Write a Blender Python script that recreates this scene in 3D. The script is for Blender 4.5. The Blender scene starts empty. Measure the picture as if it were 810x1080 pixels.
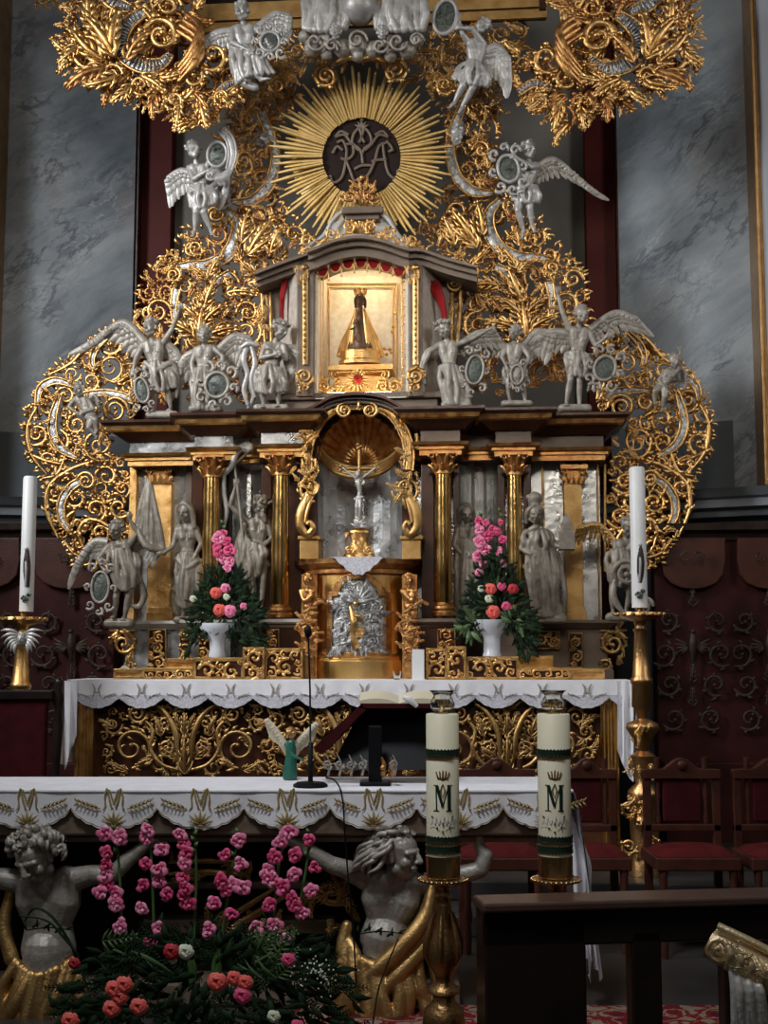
import bpy, bmesh, math, random
from mathutils import Vector, Matrix, noise
from math import sin, cos, pi, sqrt, atan2, radians
rnd = random.Random(7)
sc = bpy.context.scene
COL = sc.collection
# ------------------------------------------------------------------ camera geometry
F = 1350.0; PITCH = math.atan(150 / F); CZ = 1.61
PHI = 0.0                                   # yaw of the frame the current group is built in
def frame(deg):
    global PHI
    PHI = radians(deg)
def P(px, py, Y):
    """point of the photograph carried to the plane at distance Y (in the current frame)"""
    u = (px - 405) / F; v = (540 - py) / F
    dx, dy, dz = u, cos(PITCH) - v * sin(PITCH), sin(PITCH) + v * cos(PITCH)
    c, s = cos(PHI), sin(PHI)
    dx, dy = dx * c - dy * s, dx * s + dy * c
    t = Y / dy
    return Vector((dx * t, Y, CZ + dz * t))
def X(px, Y, py=600): return P(px, py, Y).x
def Z(py, Y, px=380): return P(px, py, Y).z
def W(x, y, d, Y):                          # pixel-scale sculpting space: d = depth towards the viewer
    p = P(x, y, Y); p.y -= d * Y / F
    return p
# ------------------------------------------------------------------ materials
def newmat(name):
    m = bpy.data.materials.new(name); m.use_nodes = True
    n = m.node_tree.nodes; l = m.node_tree.links
    return m, n, l, n['Principled BSDF']
def mat(name, col, rough=.5, metal=0., col2=None, scale=8., bump=0., bscale=60., spec=.5, rvar=0., emit=0., lo=.35, hi=.65, detail=6.):
    m, n, l, b = newmat(name)
    b.inputs['Base Color'].default_value = (*col, 1); b.inputs['Roughness'].default_value = rough
    b.inputs['Metallic'].default_value = metal; b.inputs['Specular IOR Level'].default_value = spec
    tc = n.new('ShaderNodeTexCoord')
    if col2 is not None or rvar:
        t = n.new('ShaderNodeTexNoise'); t.inputs['Scale'].default_value = scale; t.inputs['Detail'].default_value = detail
        l.new(tc.outputs['Object'], t.inputs['Vector'])
        r = n.new('ShaderNodeValToRGB'); r.color_ramp.elements[0].position = lo; r.color_ramp.elements[1].position = hi
        r.color_ramp.elements[0].color = (*col, 1); r.color_ramp.elements[1].color = (*(col2 or col), 1)
        l.new(t.outputs['Fac'], r.inputs['Fac']); l.new(r.outputs['Color'], b.inputs['Base Color'])
        if rvar:
            q = n.new('ShaderNodeMapRange'); q.inputs['To Min'].default_value = max(.02, rough - rvar); q.inputs['To Max'].default_value = rough + rvar
            q.inputs['From Min'].default_value = .3; q.inputs['From Max'].default_value = .7
            l.new(t.outputs['Fac'], q.inputs['Value']); l.new(q.outputs['Result'], b.inputs['Roughness'])
    if bump:
        t2 = n.new('ShaderNodeTexNoise'); t2.inputs['Scale'].default_value = bscale; t2.inputs['Detail'].default_value = 4
        l.new(tc.outputs['Object'], t2.inputs['Vector'])
        bp = n.new('ShaderNodeBump'); bp.inputs['Strength'].default_value = bump; bp.inputs['Distance'].default_value = .01
        l.new(t2.outputs['Fac'], bp.inputs['Height']); l.new(bp.outputs['Normal'], b.inputs['Normal'])
    if emit:
        b.inputs['Emission Color'].default_value = (*col, 1); b.inputs['Emission Strength'].default_value = emit
    return m
M = {}
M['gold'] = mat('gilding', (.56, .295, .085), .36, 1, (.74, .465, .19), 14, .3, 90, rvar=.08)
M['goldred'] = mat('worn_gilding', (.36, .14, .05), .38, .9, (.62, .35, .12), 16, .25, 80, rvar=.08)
M['goldsun'] = mat('satin_gilding', (.52, .35, .12), .5, .85, (.66, .47, .20), 9, .1, 60)
M['goldflat'] = mat('burnished_gilding', (.66, .38, .11), .19, 1, (.76, .49, .19), 5, .12, 12, rvar=.06)
M['goldsatin'] = mat('satin_flat_gilding', (.66, .39, .12), .36, 1, (.76, .50, .2), 4, .1, 40)
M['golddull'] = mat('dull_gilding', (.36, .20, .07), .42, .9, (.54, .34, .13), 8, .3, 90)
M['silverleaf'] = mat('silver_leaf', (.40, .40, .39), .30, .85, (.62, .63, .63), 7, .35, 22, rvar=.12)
M['silverinlay'] = mat('silver_inlay', (.26, .26, .26), .38, .7, (.62, .62, .60), 26, .6, 70, lo=.42, hi=.6)
M['stat'] = mat('silvered_wood', (.25, .22, .185), .46, .25, (.36, .33, .285), 16, .3, 70, lo=.4, hi=.6)
M['statw'] = mat('pale_silvered_wood', (.35, .335, .315), .42, .3, (.48, .465, .45), 16, .25, 60)
M['stone'] = mat('painted_stone', (.46, .43, .38), .55, 0, (.56, .53, .48), 6, .2, 60)
M['bole'] = mat('red_bole_wood', (.035, .014, .009), .3, .0, (.075, .028, .014), 7, .1, 40)
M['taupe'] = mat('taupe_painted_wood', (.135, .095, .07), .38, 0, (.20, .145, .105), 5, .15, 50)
M['medal'] = mat('dark_painted_medallion', (.035, .045, .04), .3, .1, (.12, .13, .11), 60, .4, 120)
M['dark'] = mat('dark_recess', (.02, .012, .01), .6)
M['darkwood'] = mat('dark_polished_wood', (.012, .008, .007), .3, 0, (.022, .013, .011), 5, .1, 60)
M['pewtop'] = mat('pew_top_wood', (.075, .04, .03), .3, 0, (.1, .055, .04), 10, .1, 60)
M['redwood'] = mat('red_brown_wood', (.040, .012, .008), .4, 0, (.065, .020, .012), 8, .15, 60)
M['stall'] = mat('stall_red_wood', (.028, .008, .007), .55, 0, (.048, .012, .010), 4, .2, 60)
M['stallcarve'] = mat('stall_carving', (.026, .017, .013), .5, .1, (.05, .034, .025), 12, .3, 90)
M['redcloth'] = mat('red_cloth', (.22, .010, .012), .8, 0, (.30, .016, .016), 12, .2, 120)
M['redseat'] = mat('dull_red_seat', (.06, .006, .006), .9, 0, (.09, .009, .009), 12, .2, 120)
M['redvelvet'] = mat('dark_red_velvet', (.035, .004, .005), .9, 0, (.055, .006, .007), 12, .2, 120)
M['redstrip'] = mat('oxblood_paint', (.07, .011, .009), .5, 0, (.09, .015, .012), 3, .1, 40)
M['cloth'] = mat('white_linen', (.72, .71, .74), .85, 0, (.80, .79, .82), 10, .15, 200)
M['lace'] = mat('lace_linen', (.66, .65, .69), .9, 0, (.46, .45, .50), 60, .5, 200)
M['embro'] = mat('gold_embroidery', (.42, .31, .12), .55, .3, (.30, .22, .10), 60, .5, 300)
M['embrog'] = mat('grey_gold_embroidery', (.34, .30, .27), .6, .2)
M['greywall'] = mat('grey_olive_plaster', (.145, .135, .115), .8, 0, (.175, .16, .14), 2, .1, 30)
M['white'] = mat('white_plaster', (.42, .43, .47), .8)
M['ledge'] = mat('grey_stucco', (.16, .18, .20), .7, 0, (.20, .22, .24), 3, .1, 30)
M['dado'] = mat('dark_grey_stucco', (.075, .085, .095), .7, 0, (.10, .115, .125), 2, .1, 30)
M['wax'] = mat('ivory_wax', (.84, .77, .55), .45, 0, (.88, .81, .60), 3, .05, 30)
M['waxw'] = mat('white_wax', (.66, .66, .65), .4, 0, (.72, .72, .71), 3, .03, 30)
M['green'] = mat('dark_green_ribbon', (.012, .028, .014), .45)
M['black'] = mat('black_metal', (.008, .008, .009), .4, .2)
M['glass'] = None
M['leaf'] = mat('dark_leaf', (.007, .017, .008), .6, 0, (.018, .036, .013), 14, .2, 60)
M['leafl'] = mat('fresh_leaf', (.05, .10, .03), .5, 0, (.09, .15, .05), 14, .2, 60)
M['stem'] = mat('flower_stem', (.06, .13, .03), .5)
M['pink'] = mat('pink_petal', (.72, .12, .27), .6, 0, (.86, .32, .48), 30, .2, 80)
M['pinkd'] = mat('deep_pink_petal', (.58, .035, .13), .6, 0, (.74, .12, .27), 30, .2, 80)
M['coral'] = mat('coral_petal', (.70, .075, .06), .6, 0, (.80, .16, .12), 30, .2, 80)
M['redp'] = mat('red_petal', (.35, .01, .02), .6, 0, (.5, .02, .03), 30, .2, 80)
M['whitep'] = mat('cream_petal', (.55, .6, .42), .6, 0, (.7, .72, .6), 30, .2, 80)
M['ceram'] = mat('white_ceramic', (.60, .62, .66), .25, 0)
M['greenfig'] = mat('green_glazed', (.015, .10, .07), .35, 0, (.03, .14, .10), 20, .2, 60)
M['paper'] = mat('ivory_paper', (.62, .55, .40), .8)
M['brass'] = mat('polished_brass', (.62, .40, .16), .22, 1, (.72, .49, .22), 6, .06, 60, rvar=.05)
M['bronze'] = mat('aged_brass', (.42, .23, .09), .33, .95, (.56, .33, .14), 10, .3, 80)
M['blackskin'] = mat('dark_carved_figure', (.10, .045, .02), .45, .2)
m, n, l, b = newmat('clear_glass'); b.inputs['Transmission Weight'].default_value = 1; b.inputs['Roughness'].default_value = .03; b.inputs['IOR'].default_value = 1.45; b.inputs['Base Color'].default_value = (.95, .97, .93, 1); M['glass'] = m
m = mat('lamplight', (1., .82, .52), emit=22); M['lamp'] = m
M['statd'] = mat('dark_silvered_wood', (.17, .145, .115), .46, .2, (.26, .225, .18), 16, .3, 70, lo=.4, hi=.6)
M['silverpale'] = mat('bright_silvered_wood', (.62, .59, .53), .4, .2, (.75, .72, .66), 16, .25, 60)
M['goldpale'] = mat('pale_gilding', (.80, .60, .32), .38, .7, (.88, .72, .45), 14, .3, 70)
def marble():
    m, n, l, b = newmat('painted_grey_marble')
    tc = n.new('ShaderNodeTexCoord'); mp = n.new('ShaderNodeMapping'); mp.vector_type = 'TEXTURE'; mp.inputs['Rotation'].default_value = (0, radians(-38), 0); mp.inputs['Scale'].default_value = (1.5, 1, .6)
    l.new(tc.outputs['Object'], mp.inputs['Vector'])
    def nz(sc_, det, dist, vec=None, rough=.6):
        a = n.new('ShaderNodeTexNoise'); a.inputs['Scale'].default_value = sc_; a.inputs['Detail'].default_value = det; a.inputs['Distortion'].default_value = dist; a.inputs['Roughness'].default_value = rough
        l.new((vec or mp).outputs['Vector' if vec is None else 'Object'], a.inputs['Vector']); return a
    a = nz(1.1, 10, .35, rough=.66); r = n.new('ShaderNodeValToRGB'); e = r.color_ramp.elements
    e[0].position = .34; e[0].color = (.11, .135, .16, 1); e[1].position = .66; e[1].color = (.33, .36, .38, 1); x = e.new(.5); x.color = (.225, .255, .28, 1)
    l.new(a.outputs['Fac'], r.inputs['Fac']); cur = r.outputs['Color']
    for sc_, wd, col, amt, seed in ((.9, .02, (.06, .075, .095, 1), .85, 0), (1.9, .016, (.46, .48, .49, 1), .5, 5), (2.2, .018, (.09, .10, .12, 1), .6, 9)):
        v = nz(sc_, 7, .6, rough=.62); v.noise_dimensions = '4D'; v.inputs['W'].default_value = seed
        s_ = n.new('ShaderNodeMath'); s_.operation = 'SUBTRACT'; s_.inputs[1].default_value = .5; l.new(v.outputs['Fac'], s_.inputs[0])
        ab = n.new('ShaderNodeMath'); ab.operation = 'ABSOLUTE'; l.new(s_.outputs[0], ab.inputs[0])
        vr = n.new('ShaderNodeMapRange'); vr.inputs['From Max'].default_value = wd; vr.inputs['To Min'].default_value = amt; vr.inputs['To Max'].default_value = 0; l.new(ab.outputs[0], vr.inputs['Value'])
        br = nz(.9, 2, 0); bm_ = n.new('ShaderNodeMapRange'); bm_.inputs['From Min'].default_value = .45; bm_.inputs['From Max'].default_value = .6; l.new(br.outputs['Fac'], bm_.inputs['Value'])
        mu = n.new('ShaderNodeMath'); mu.operation = 'MULTIPLY'; l.new(vr.outputs['Result'], mu.inputs[0]); l.new(bm_.outputs['Result'], mu.inputs[1])
        mx = n.new('ShaderNodeMix'); mx.data_type = 'RGBA'; mx.inputs['B'].default_value = col; l.new(mu.outputs[0], mx.inputs['Factor']); l.new(cur, mx.inputs['A']); cur = mx.outputs['Result']
    p = nz(.8, 3, 0, tc); pr = n.new('ShaderNodeMapRange'); pr.inputs['From Min'].default_value = .54; pr.inputs['From Max'].default_value = .68; pr.inputs['To Max'].default_value = .6; l.new(p.outputs['Fac'], pr.inputs['Value'])
    m2 = n.new('ShaderNodeMix'); m2.data_type = 'RGBA'; m2.inputs['B'].default_value = (.21, .145, .135, 1); l.new(pr.outputs['Result'], m2.inputs['Factor']); l.new(cur, m2.inputs['A'])
    l.new(m2.outputs['Result'], b.inputs['Base Color']); b.inputs['Roughness'].default_value = .5
    return m
M['marble'] = marble()
def carpet():
    m, n, l, b = newmat('patterned_red_carpet')
    tc = n.new('ShaderNodeTexCoord'); v = n.new('ShaderNodeTexVoronoi'); v.inputs['Scale'].default_value = 7; l.new(tc.outputs['Object'], v.inputs['Vector'])
    t = n.new('ShaderNodeTexNoise'); t.inputs['Scale'].default_value = 16; t.inputs['Detail'].default_value = 3; l.new(tc.outputs['Object'], t.inputs['Vector'])
    ad = n.new('ShaderNodeMath'); ad.operation = 'MULTIPLY'; l.new(v.outputs['Distance'], ad.inputs[0]); l.new(t.outputs['Fac'], ad.inputs[1])
    r = n.new('ShaderNodeValToRGB'); r.color_ramp.interpolation = 'CONSTANT'; e = r.color_ramp.elements
    e[0].color = (.03, .012, .02, 1); e[1].position = .10; e[1].color = (.13, .01, .013, 1)
    for q, c in ((.2, (.20, .15, .10, 1)), (.26, (.14, .01, .013, 1)), (.36, (.20, .15, .11, 1))):
        x = e.new(q); x.color = c
    l.new(ad.outputs[0], r.inputs['Fac']); l.new(r.outputs['Color'], b.inputs['Base Color']); b.inputs['Roughness'].default_value = .95
    return m
M['carpet'] = carpet()
M['floor'] = mat('dark_stone_floor', (.022, .02, .018), .5, 0, (.036, .032, .029), 3, .05, 20)
for nm_ in ('redvelvet', 'redseat', 'redcloth', 'dark', 'stall', 'leaf', 'carpet', 'redstrip', 'embro', 'lace', 'cloth', 'black'): M[nm_].node_tree.nodes['Principled BSDF'].inputs['Specular IOR Level'].default_value = .12
for nm_ in ('darkwood', 'stallcarve', 'redwood', 'bole', 'floor', 'taupe'): M[nm_].node_tree.nodes['Principled BSDF'].inputs['Specular IOR Level'].default_value = .28
# ------------------------------------------------------------------ mesh builder
def catmull(pts, n=4):
    if len(pts) < 3: return [tuple(p) for p in pts]
    out = []
    for i in range(len(pts) - 1):
        p0 = pts[max(i - 1, 0)]; p1 = pts[i]; p2 = pts[i + 1]; p3 = pts[min(i + 2, len(pts) - 1)]
        for k in range(n):
            t = k / n
            out.append(tuple(.5 * (2 * b_ + (c_ - a_) * t + (2 * a_ - 5 * b_ + 4 * c_ - d_) * t * t + (3 * b_ - a_ - 3 * c_ + d_) * t ** 3) for a_, b_, c_, d_ in zip(p0, p1, p2, p3)))
    out.append(tuple(pts[-1]))
    return out
ORG = {}
class MB:
    def __init__(s): s.v = []; s.f = []
    def add(s, vs, fs):
        o = len(s.v); s.v += [Vector(v) for v in vs]; s.f += [tuple(i + o for i in f) for f in fs]
    def box(s, x0, x1, y0, y1, z0, z1):
        x0, x1 = min(x0, x1), max(x0, x1); y0, y1 = min(y0, y1), max(y0, y1); z0, z1 = min(z0, z1), max(z0, z1)
        s.add([(x0, y0, z0), (x1, y0, z0), (x1, y1, z0), (x0, y1, z0), (x0, y0, z1), (x1, y0, z1), (x1, y1, z1), (x0, y1, z1)],
              [(0, 3, 2, 1), (4, 5, 6, 7), (0, 1, 5, 4), (1, 2, 6, 5), (2, 3, 7, 6), (3, 0, 4, 7)])
        return s
    def boxp(s, xa, xb, ya, yb, Y, t, out=0):   # box from a pixel rectangle: front face at Y, thickness t behind it
        a = P(xa, ya, Y); b_ = P(xb, yb, Y); return s.box(a.x, b_.x, Y - out, Y + t, b_.z, a.z)
    def rings(s, rings, cap=True):
        n = len(rings[0]); o = len(s.v)
        for r in rings: s.v += [Vector(p) for p in r]
        for i in range(len(rings) - 1):
            for k in range(n):
                a = o + i * n + k; b_ = o + i * n + (k + 1) % n
                s.f.append((a, b_, b_ + n, a + n))
        if cap:
            s.f.append(tuple(o + k for k in range(n))[::-1]); s.f.append(tuple(o + (len(rings) - 1) * n + k for k in range(n)))
        return s
    def lathe(s, prof, c, n=20, sx=1., sy=1., flute=0, fl=0.):
        rings = []
        for r, z in prof:
            rings.append([(c[0] + r * sx * cos(2 * pi * k / n) * (1 + (fl if flute and k % 2 else 0)), c[1] + r * sy * sin(2 * pi * k / n) * (1 + (fl if flute and k % 2 else 0)), c[2] + z) for k in range(n)])
        return s.rings(rings)
    def tube(s, pts, rad, n=8):                 # world points, parallel-transported frame
        pts = [Vector(p) for p in pts]; m = len(pts)
        if not hasattr(rad, '__len__'): rad = [rad] * m
        t0 = (pts[1] - pts[0]).normalized(); up = Vector((0, 1, 0)) if abs(t0.y) < .9 else Vector((1, 0, 0))
        a = t0.cross(up).normalized(); rings = []
        for i in range(m):
            t = (pts[min(i + 1, m - 1)] - pts[max(i - 1, 0)]).normalized()
            a = (a - t * a.dot(t)).normalized(); b_ = t.cross(a)
            rings.append([pts[i] + (a * cos(2 * pi * k / n) + b_ * sin(2 * pi * k / n)) * rad[i] for k in range(n)])
        return s.rings(rings)
    def blade(s, pts, wid, Y, th=.45, ridge=False, smooth=4, n=6):   # pixel-space flattened stroke: pts (x,y,d), wid in px
        L = [(*p, w) if len(p) == 3 else (p[0], p[1], 0, w) for p, w in zip(pts, wid)]
        if smooth > 1: L = catmull(L, smooth)
        m = len(L); rings = []
        for i in range(m):
            a = Vector(L[max(i - 1, 0)][:3]); b_ = Vector(L[min(i + 1, m - 1)][:3]); t = b_ - a
            if t.length < 1e-6: t = Vector((1, 0, 0))
            t.normalize(); sd = t.cross(Vector((0, 0, 1)))
            if sd.length < .05: sd = Vector((1, 0, 0))
            sd.normalize(); up = sd.cross(t); c = Vector(L[i][:3]); w = max(L[i][3], .05)
            if up.z < 0: up = -up
            ring = []
            for k in range(n):
                an = 2 * pi * k / n; ring.append(W(*(c + sd * cos(an) * w + up * sin(an) * w * th), Y))
            rings.append(ring)
        return s.rings(rings)
    def ball(s, c, r, n=10, m=6, sc_=(1, 1, 1)):
        c = Vector(c); top = c + Vector((0, 0, r * sc_[2])); bot = c - Vector((0, 0, r * sc_[2])); o = len(s.v)
        s.v.append(top)
        for i in range(1, m):
            a = pi * i / m
            for k in range(n): s.v.append(c + Vector((r * sc_[0] * sin(a) * cos(2 * pi * k / n), r * sc_[1] * sin(a) * sin(2 * pi * k / n), r * sc_[2] * cos(a))))
        s.v.append(bot); e = len(s.v) - 1
        for k in range(n):
            s.f.append((o, o + 1 + k, o + 1 + (k + 1) % n))
            s.f.append((e, o + 1 + (m - 2) * n + (k + 1) % n, o + 1 + (m - 2) * n + k))
            for i in range(m - 2):
                a = o + 1 + i * n; s.f.append((a + k, a + n + k, a + n + (k + 1) % n, a + (k + 1) % n))
        return s
    def ballp(s, x, y, d, r, Y, sc_=(1, 1, 1)): return s.ball(W(x, y, d, Y), r * Y / F, sc_=sc_)
    def prism(s, poly, y0, y1):                 # poly: (x,z) outline in the frame, extruded in depth
        n = len(poly); s.add([(x, y0, z) for x, z in poly] + [(x, y1, z) for x, z in poly],
                             [tuple(range(n)), tuple(range(2 * n - 1, n - 1, -1))] + [(k, (k + 1) % n, n + (k + 1) % n, n + k) for k in range(n)])
        return s
    def prismp(s, poly, Y, t, out=0):
        return s.prism([(P(x, y, Y).x, P(x, y, Y).z) for x, y in poly], Y - out, Y + t)
    def sweep(s, path, prof):                   # path: plan (x,y) from left to right; prof: (out,z); out points to the viewer side
        m = len(path); path = [Vector(p) for p in path]; rings = []
        for i in range(m):
            d1 = (path[i] - path[i - 1]).normalized() if i else None; d2 = (path[i + 1] - path[i]).normalized() if i < m - 1 else None
            n1 = Vector((d1.y, -d1.x)) if d1 else None; n2 = Vector((d2.y, -d2.x)) if d2 else None
            if n1 is None: nn = n2
            elif n2 is None: nn = n1
            else:
                nn = n1 + n2
                nn = nn / max(nn.dot(n1), .35) if nn.length > .1 else n1
            rings.append([(path[i].x + nn.x * o, path[i].y + nn.y * o, z) for o, z in prof])
        return s.rings(rings)
    def build(s, name, m_, parent=None, smooth=False, bevel=0., frameorg=None):
        me = bpy.data.meshes.new(name)
        if parent is not None: org = ORG[parent.name]
        elif frameorg is not None: org = Vector(frameorg)
        else:
            xs = [v.x for v in s.v]; ys = [v.y for v in s.v]; org = Vector(((min(xs) + max(xs)) / 2, (min(ys) + max(ys)) / 2, min(v.z for v in s.v)))
        me.from_pydata([v - org for v in s.v], [], s.f); bm = bmesh.new(); bm.from_mesh(me)
        bmesh.ops.recalc_face_normals(bm, faces=bm.faces); bm.to_mesh(me); bm.free()
        if smooth:
            me.polygons.foreach_set('use_smooth', [True] * len(me.polygons)); me.set_sharp_from_angle(angle=radians(68))
        me.materials.append(M[m_] if isinstance(m_, str) else m_)
        o = bpy.data.objects.new(name, me); COL.objects.link(o)
        if parent is not None: o.parent = parent
        else:
            o.rotation_euler.z = -PHI; o.location = Matrix.Rotation(-PHI, 3, 'Z') @ org
        ORG[o.name] = org
        if bevel:
            b_ = o.modifiers.new('bevel', 'BEVEL'); b_.width = bevel; b_.segments = 2; b_.limit_method = 'ANGLE'
        return o
def thing(name, label, cat, org, group=None):
    o = bpy.data.objects.new(name, None); COL.objects.link(o); org = Vector(org)
    o.empty_display_size = .05; o.rotation_euler.z = -PHI; o.location = Matrix.Rotation(-PHI, 3, 'Z') @ org
    ORG[o.name] = org; tag(o, label, cat, group); return o
def tag(o, label=None, cat=None, group=None, kind=None):
    if label: o['label'] = label
    if cat: o['category'] = cat
    if group: o['group'] = group
    if kind: o['kind'] = kind
    return o
def struct(o): o['kind'] = 'structure'; return o
# ------------------------------------------------------------------ carved ornament strokes (pixel space)
def rot(a, v): return (v[0] * cos(a) - v[1] * sin(a), v[0] * sin(a) + v[1] * cos(a))
def leaflet(mb, Y, x, y, ang, L, curl, w, d=0, th=.5):
    pts = []; a = ang; px, py = x, y; N = 5
    for i in range(N + 1):
        t = i / N; pts.append((px, py, d + sin(t * pi) * w * .9 + t * w * .5)); px += cos(a) * L / N; py += sin(a) * L / N; a += curl / N
    mb.blade(pts, [w * q for q in (.45, .85, 1, .8, .5, .12)], Y, th, smooth=2)
def acanthus(mb, Y, x, y, ang, L, curl=0., w=None, lobes=3, d=0, R=rnd):
    w = w or L * .10; px, py, a = x, y, ang; N = 10; pts = []; nl = lobes + 2
    for i in range(N + 1):
        t = i / N; pts.append((px, py, d + sin(t * pi) * L * .10 + t * t * L * .07))
        if i < N and (i * nl) // N != ((i - 1) * nl) // N:
            l_ = L * (.40 - .22 * t) * R.uniform(.85, 1.2)
            for sg in (1, -1): leaflet(mb, Y, px, py, a + sg * (.95 - .35 * t), l_, -sg * R.uniform(.5, 1.6) + curl * .3, w * .42, d + L * .04, .6)
        px += cos(a) * L / N; py += sin(a) * L / N; a += curl / N
    mb.blade(pts, [w * q for q in (.5, .55, .55, .6, .6, .58, .52, .46, .4, .3, .12)], Y, .8, smooth=1)
def scroll(mb, Y, x, y, r, a0, turns=1.5, s=1, w=None, leaves=5, d=0, R=rnd, lead=0., eye=True, leafr=.55):
    """volute: starts at angle a0 on radius r and winds inwards; leaflets leave its outer side"""
    w = w or r * .15; N = int(11 * turns) + 4; pts = []
    for i in range(N + 1):
        t = i / N; rr = r * (1 - t) ** .85 * .88 + r * .12; a = a0 + s * 2 * pi * turns * t
        pts.append((x + rr * cos(a), y + rr * sin(a), d + w * 1.4 * t))
    if lead:
        ax, ay = pts[0][0], pts[0][1]; ta = a0 - s * pi / 2
        pts.insert(0, (ax + cos(ta) * lead, ay + sin(ta) * lead, d))
    wd = [w * (1 - .55 * i / (len(pts) - 1)) for i in range(len(pts))]; wd[0] *= .6
    mb.blade(pts, wd, Y, .75, smooth=2)
    if eye: mb.ballp(pts[-1][0], pts[-1][1], d + w * 1.5, w * 1.05, Y)
    for k in range(leaves):
        t = (k + .4) / leaves * .62 / turns; a = a0 + s * 2 * pi * turns * t; rr = r * (1 - t) ** .85 * .88 + r * .12
        leaflet(mb, Y, x + rr * cos(a), y + rr * sin(a), a + s * .75, r * leafr * R.uniform(.75, 1.2), s * R.uniform(.5, 1.4), w * .85, d)
    if turns > 1:
        for k in range(2):
            a = a0 + s * (3.6 + 1.3 * k); rr = r * .55
            leaflet(mb, Y, x + rr * cos(a), y + rr * sin(a), a - s * 2.2, r * .35, -s * .8, w * .6, d)
def inside(poly, x, y):
    c = False; j = len(poly) - 1
    for i in range(len(poly)):
        xi, yi = poly[i]; xj, yj = poly[j]
        if (yi > y) != (yj > y) and x < (xj - xi) * (y - yi) / (yj - yi) + xi: c = not c
        j = i
    return c
def edged(poly, x, y):
    best = 1e9
    for i in range(len(poly)):
        a = Vector(poly[i]); b_ = Vector(poly[(i + 1) % len(poly)]); p = Vector((x, y)); ab = b_ - a
        t = max(0, min(1, (p - a).dot(ab) / max(ab.length_squared, 1e-9))); best = min(best, (a + ab * t - p).length)
    return best
def pack(poly, rmax, rmin, seed, avoid=(), tries=2600, gap=.96):
    R = random.Random(seed); xs = [p[0] for p in poly]; ys = [p[1] for p in poly]; out = list(avoid); na = len(out)
    for k in range(tries):
        r0 = rmax + (rmin - rmax) * (k / tries) ** .7
        x = R.uniform(min(xs), max(xs)); y = R.uniform(min(ys), max(ys))
        if not inside(poly, x, y): continue
        q = min([edged(poly, x, y) * 1.05] + [sqrt((x - a) ** 2 + (y - b_) ** 2) - c for a, b_, c in out])
        if q < rmin: continue
        if q < r0 * .98: continue
        out.append((x, y, min(q, rmax) * gap))
    return out[na:]
def filigree(mb, Y, poly, rmax, rmin, seed, avoid=(), w=.15, d=0, leaves=5, mb2=None, tries=2600, turns=(1.2, 1.7)):
    R = random.Random(seed)
    for i, (x, y, r) in enumerate(pack(poly, rmax, rmin, seed, avoid, tries)):
        s = R.choice((1, -1)); b_ = mb2 if (mb2 and R.random() < .35) else mb
        scroll(b_, Y, x, y, r, R.uniform(0, 2 * pi), R.uniform(*turns), s, r * w + .35, leaves if r > 5 else 3, d + R.uniform(0, 3), R, lead=r * .5)
def leafmass(mb, Y, poly, L, n, seed, ang=None, d=0, mb2=None, spread=.9, lobes=3, wf=None):
    R = random.Random(seed); xs = [p[0] for p in poly]; ys = [p[1] for p in poly]; k = 0; g = 0
    while k < n and g < n * 30:
        g += 1; x = R.uniform(min(xs), max(xs)); y = R.uniform(min(ys), max(ys))
        if not inside(poly, x, y): continue
        a = (ang(x, y) if callable(ang) else ang) if ang is not None else R.uniform(0, 2 * pi)
        b_ = mb2 if (mb2 and R.random() < .35) else mb
        acanthus(b_, Y, x, y, a + R.uniform(-spread, spread), L * R.uniform(.7, 1.25), R.uniform(-1.8, 1.8), L * wf if wf else None, lobes, d + R.uniform(0, 4), R); k += 1
def band(mbs, mbg, Y, pts, w, d=0, edge=1.0):
    """silvered ribbon edged with gilt mouldings"""
    c = catmull([(p[0], p[1], d, w_) for p, w_ in zip(pts, w)], 5)
    mbs.blade([p[:3] for p in c], [p[3] for p in c], Y, .28, smooth=1, n=8)
    for sg in (1, -1):
        e = []
        for i, p in enumerate(c):
            a = c[max(i - 1, 0)]; b_ = c[min(i + 1, len(c) - 1)]; tx, ty = b_[0] - a[0], b_[1] - a[1]; L = sqrt(tx * tx + ty * ty) or 1
            e.append((p[0] - ty / L * p[3] * sg, p[1] + tx / L * p[3] * sg, d + 1))
        mbg.blade(e, [edge] * len(e), Y, .9, smooth=1)
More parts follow.
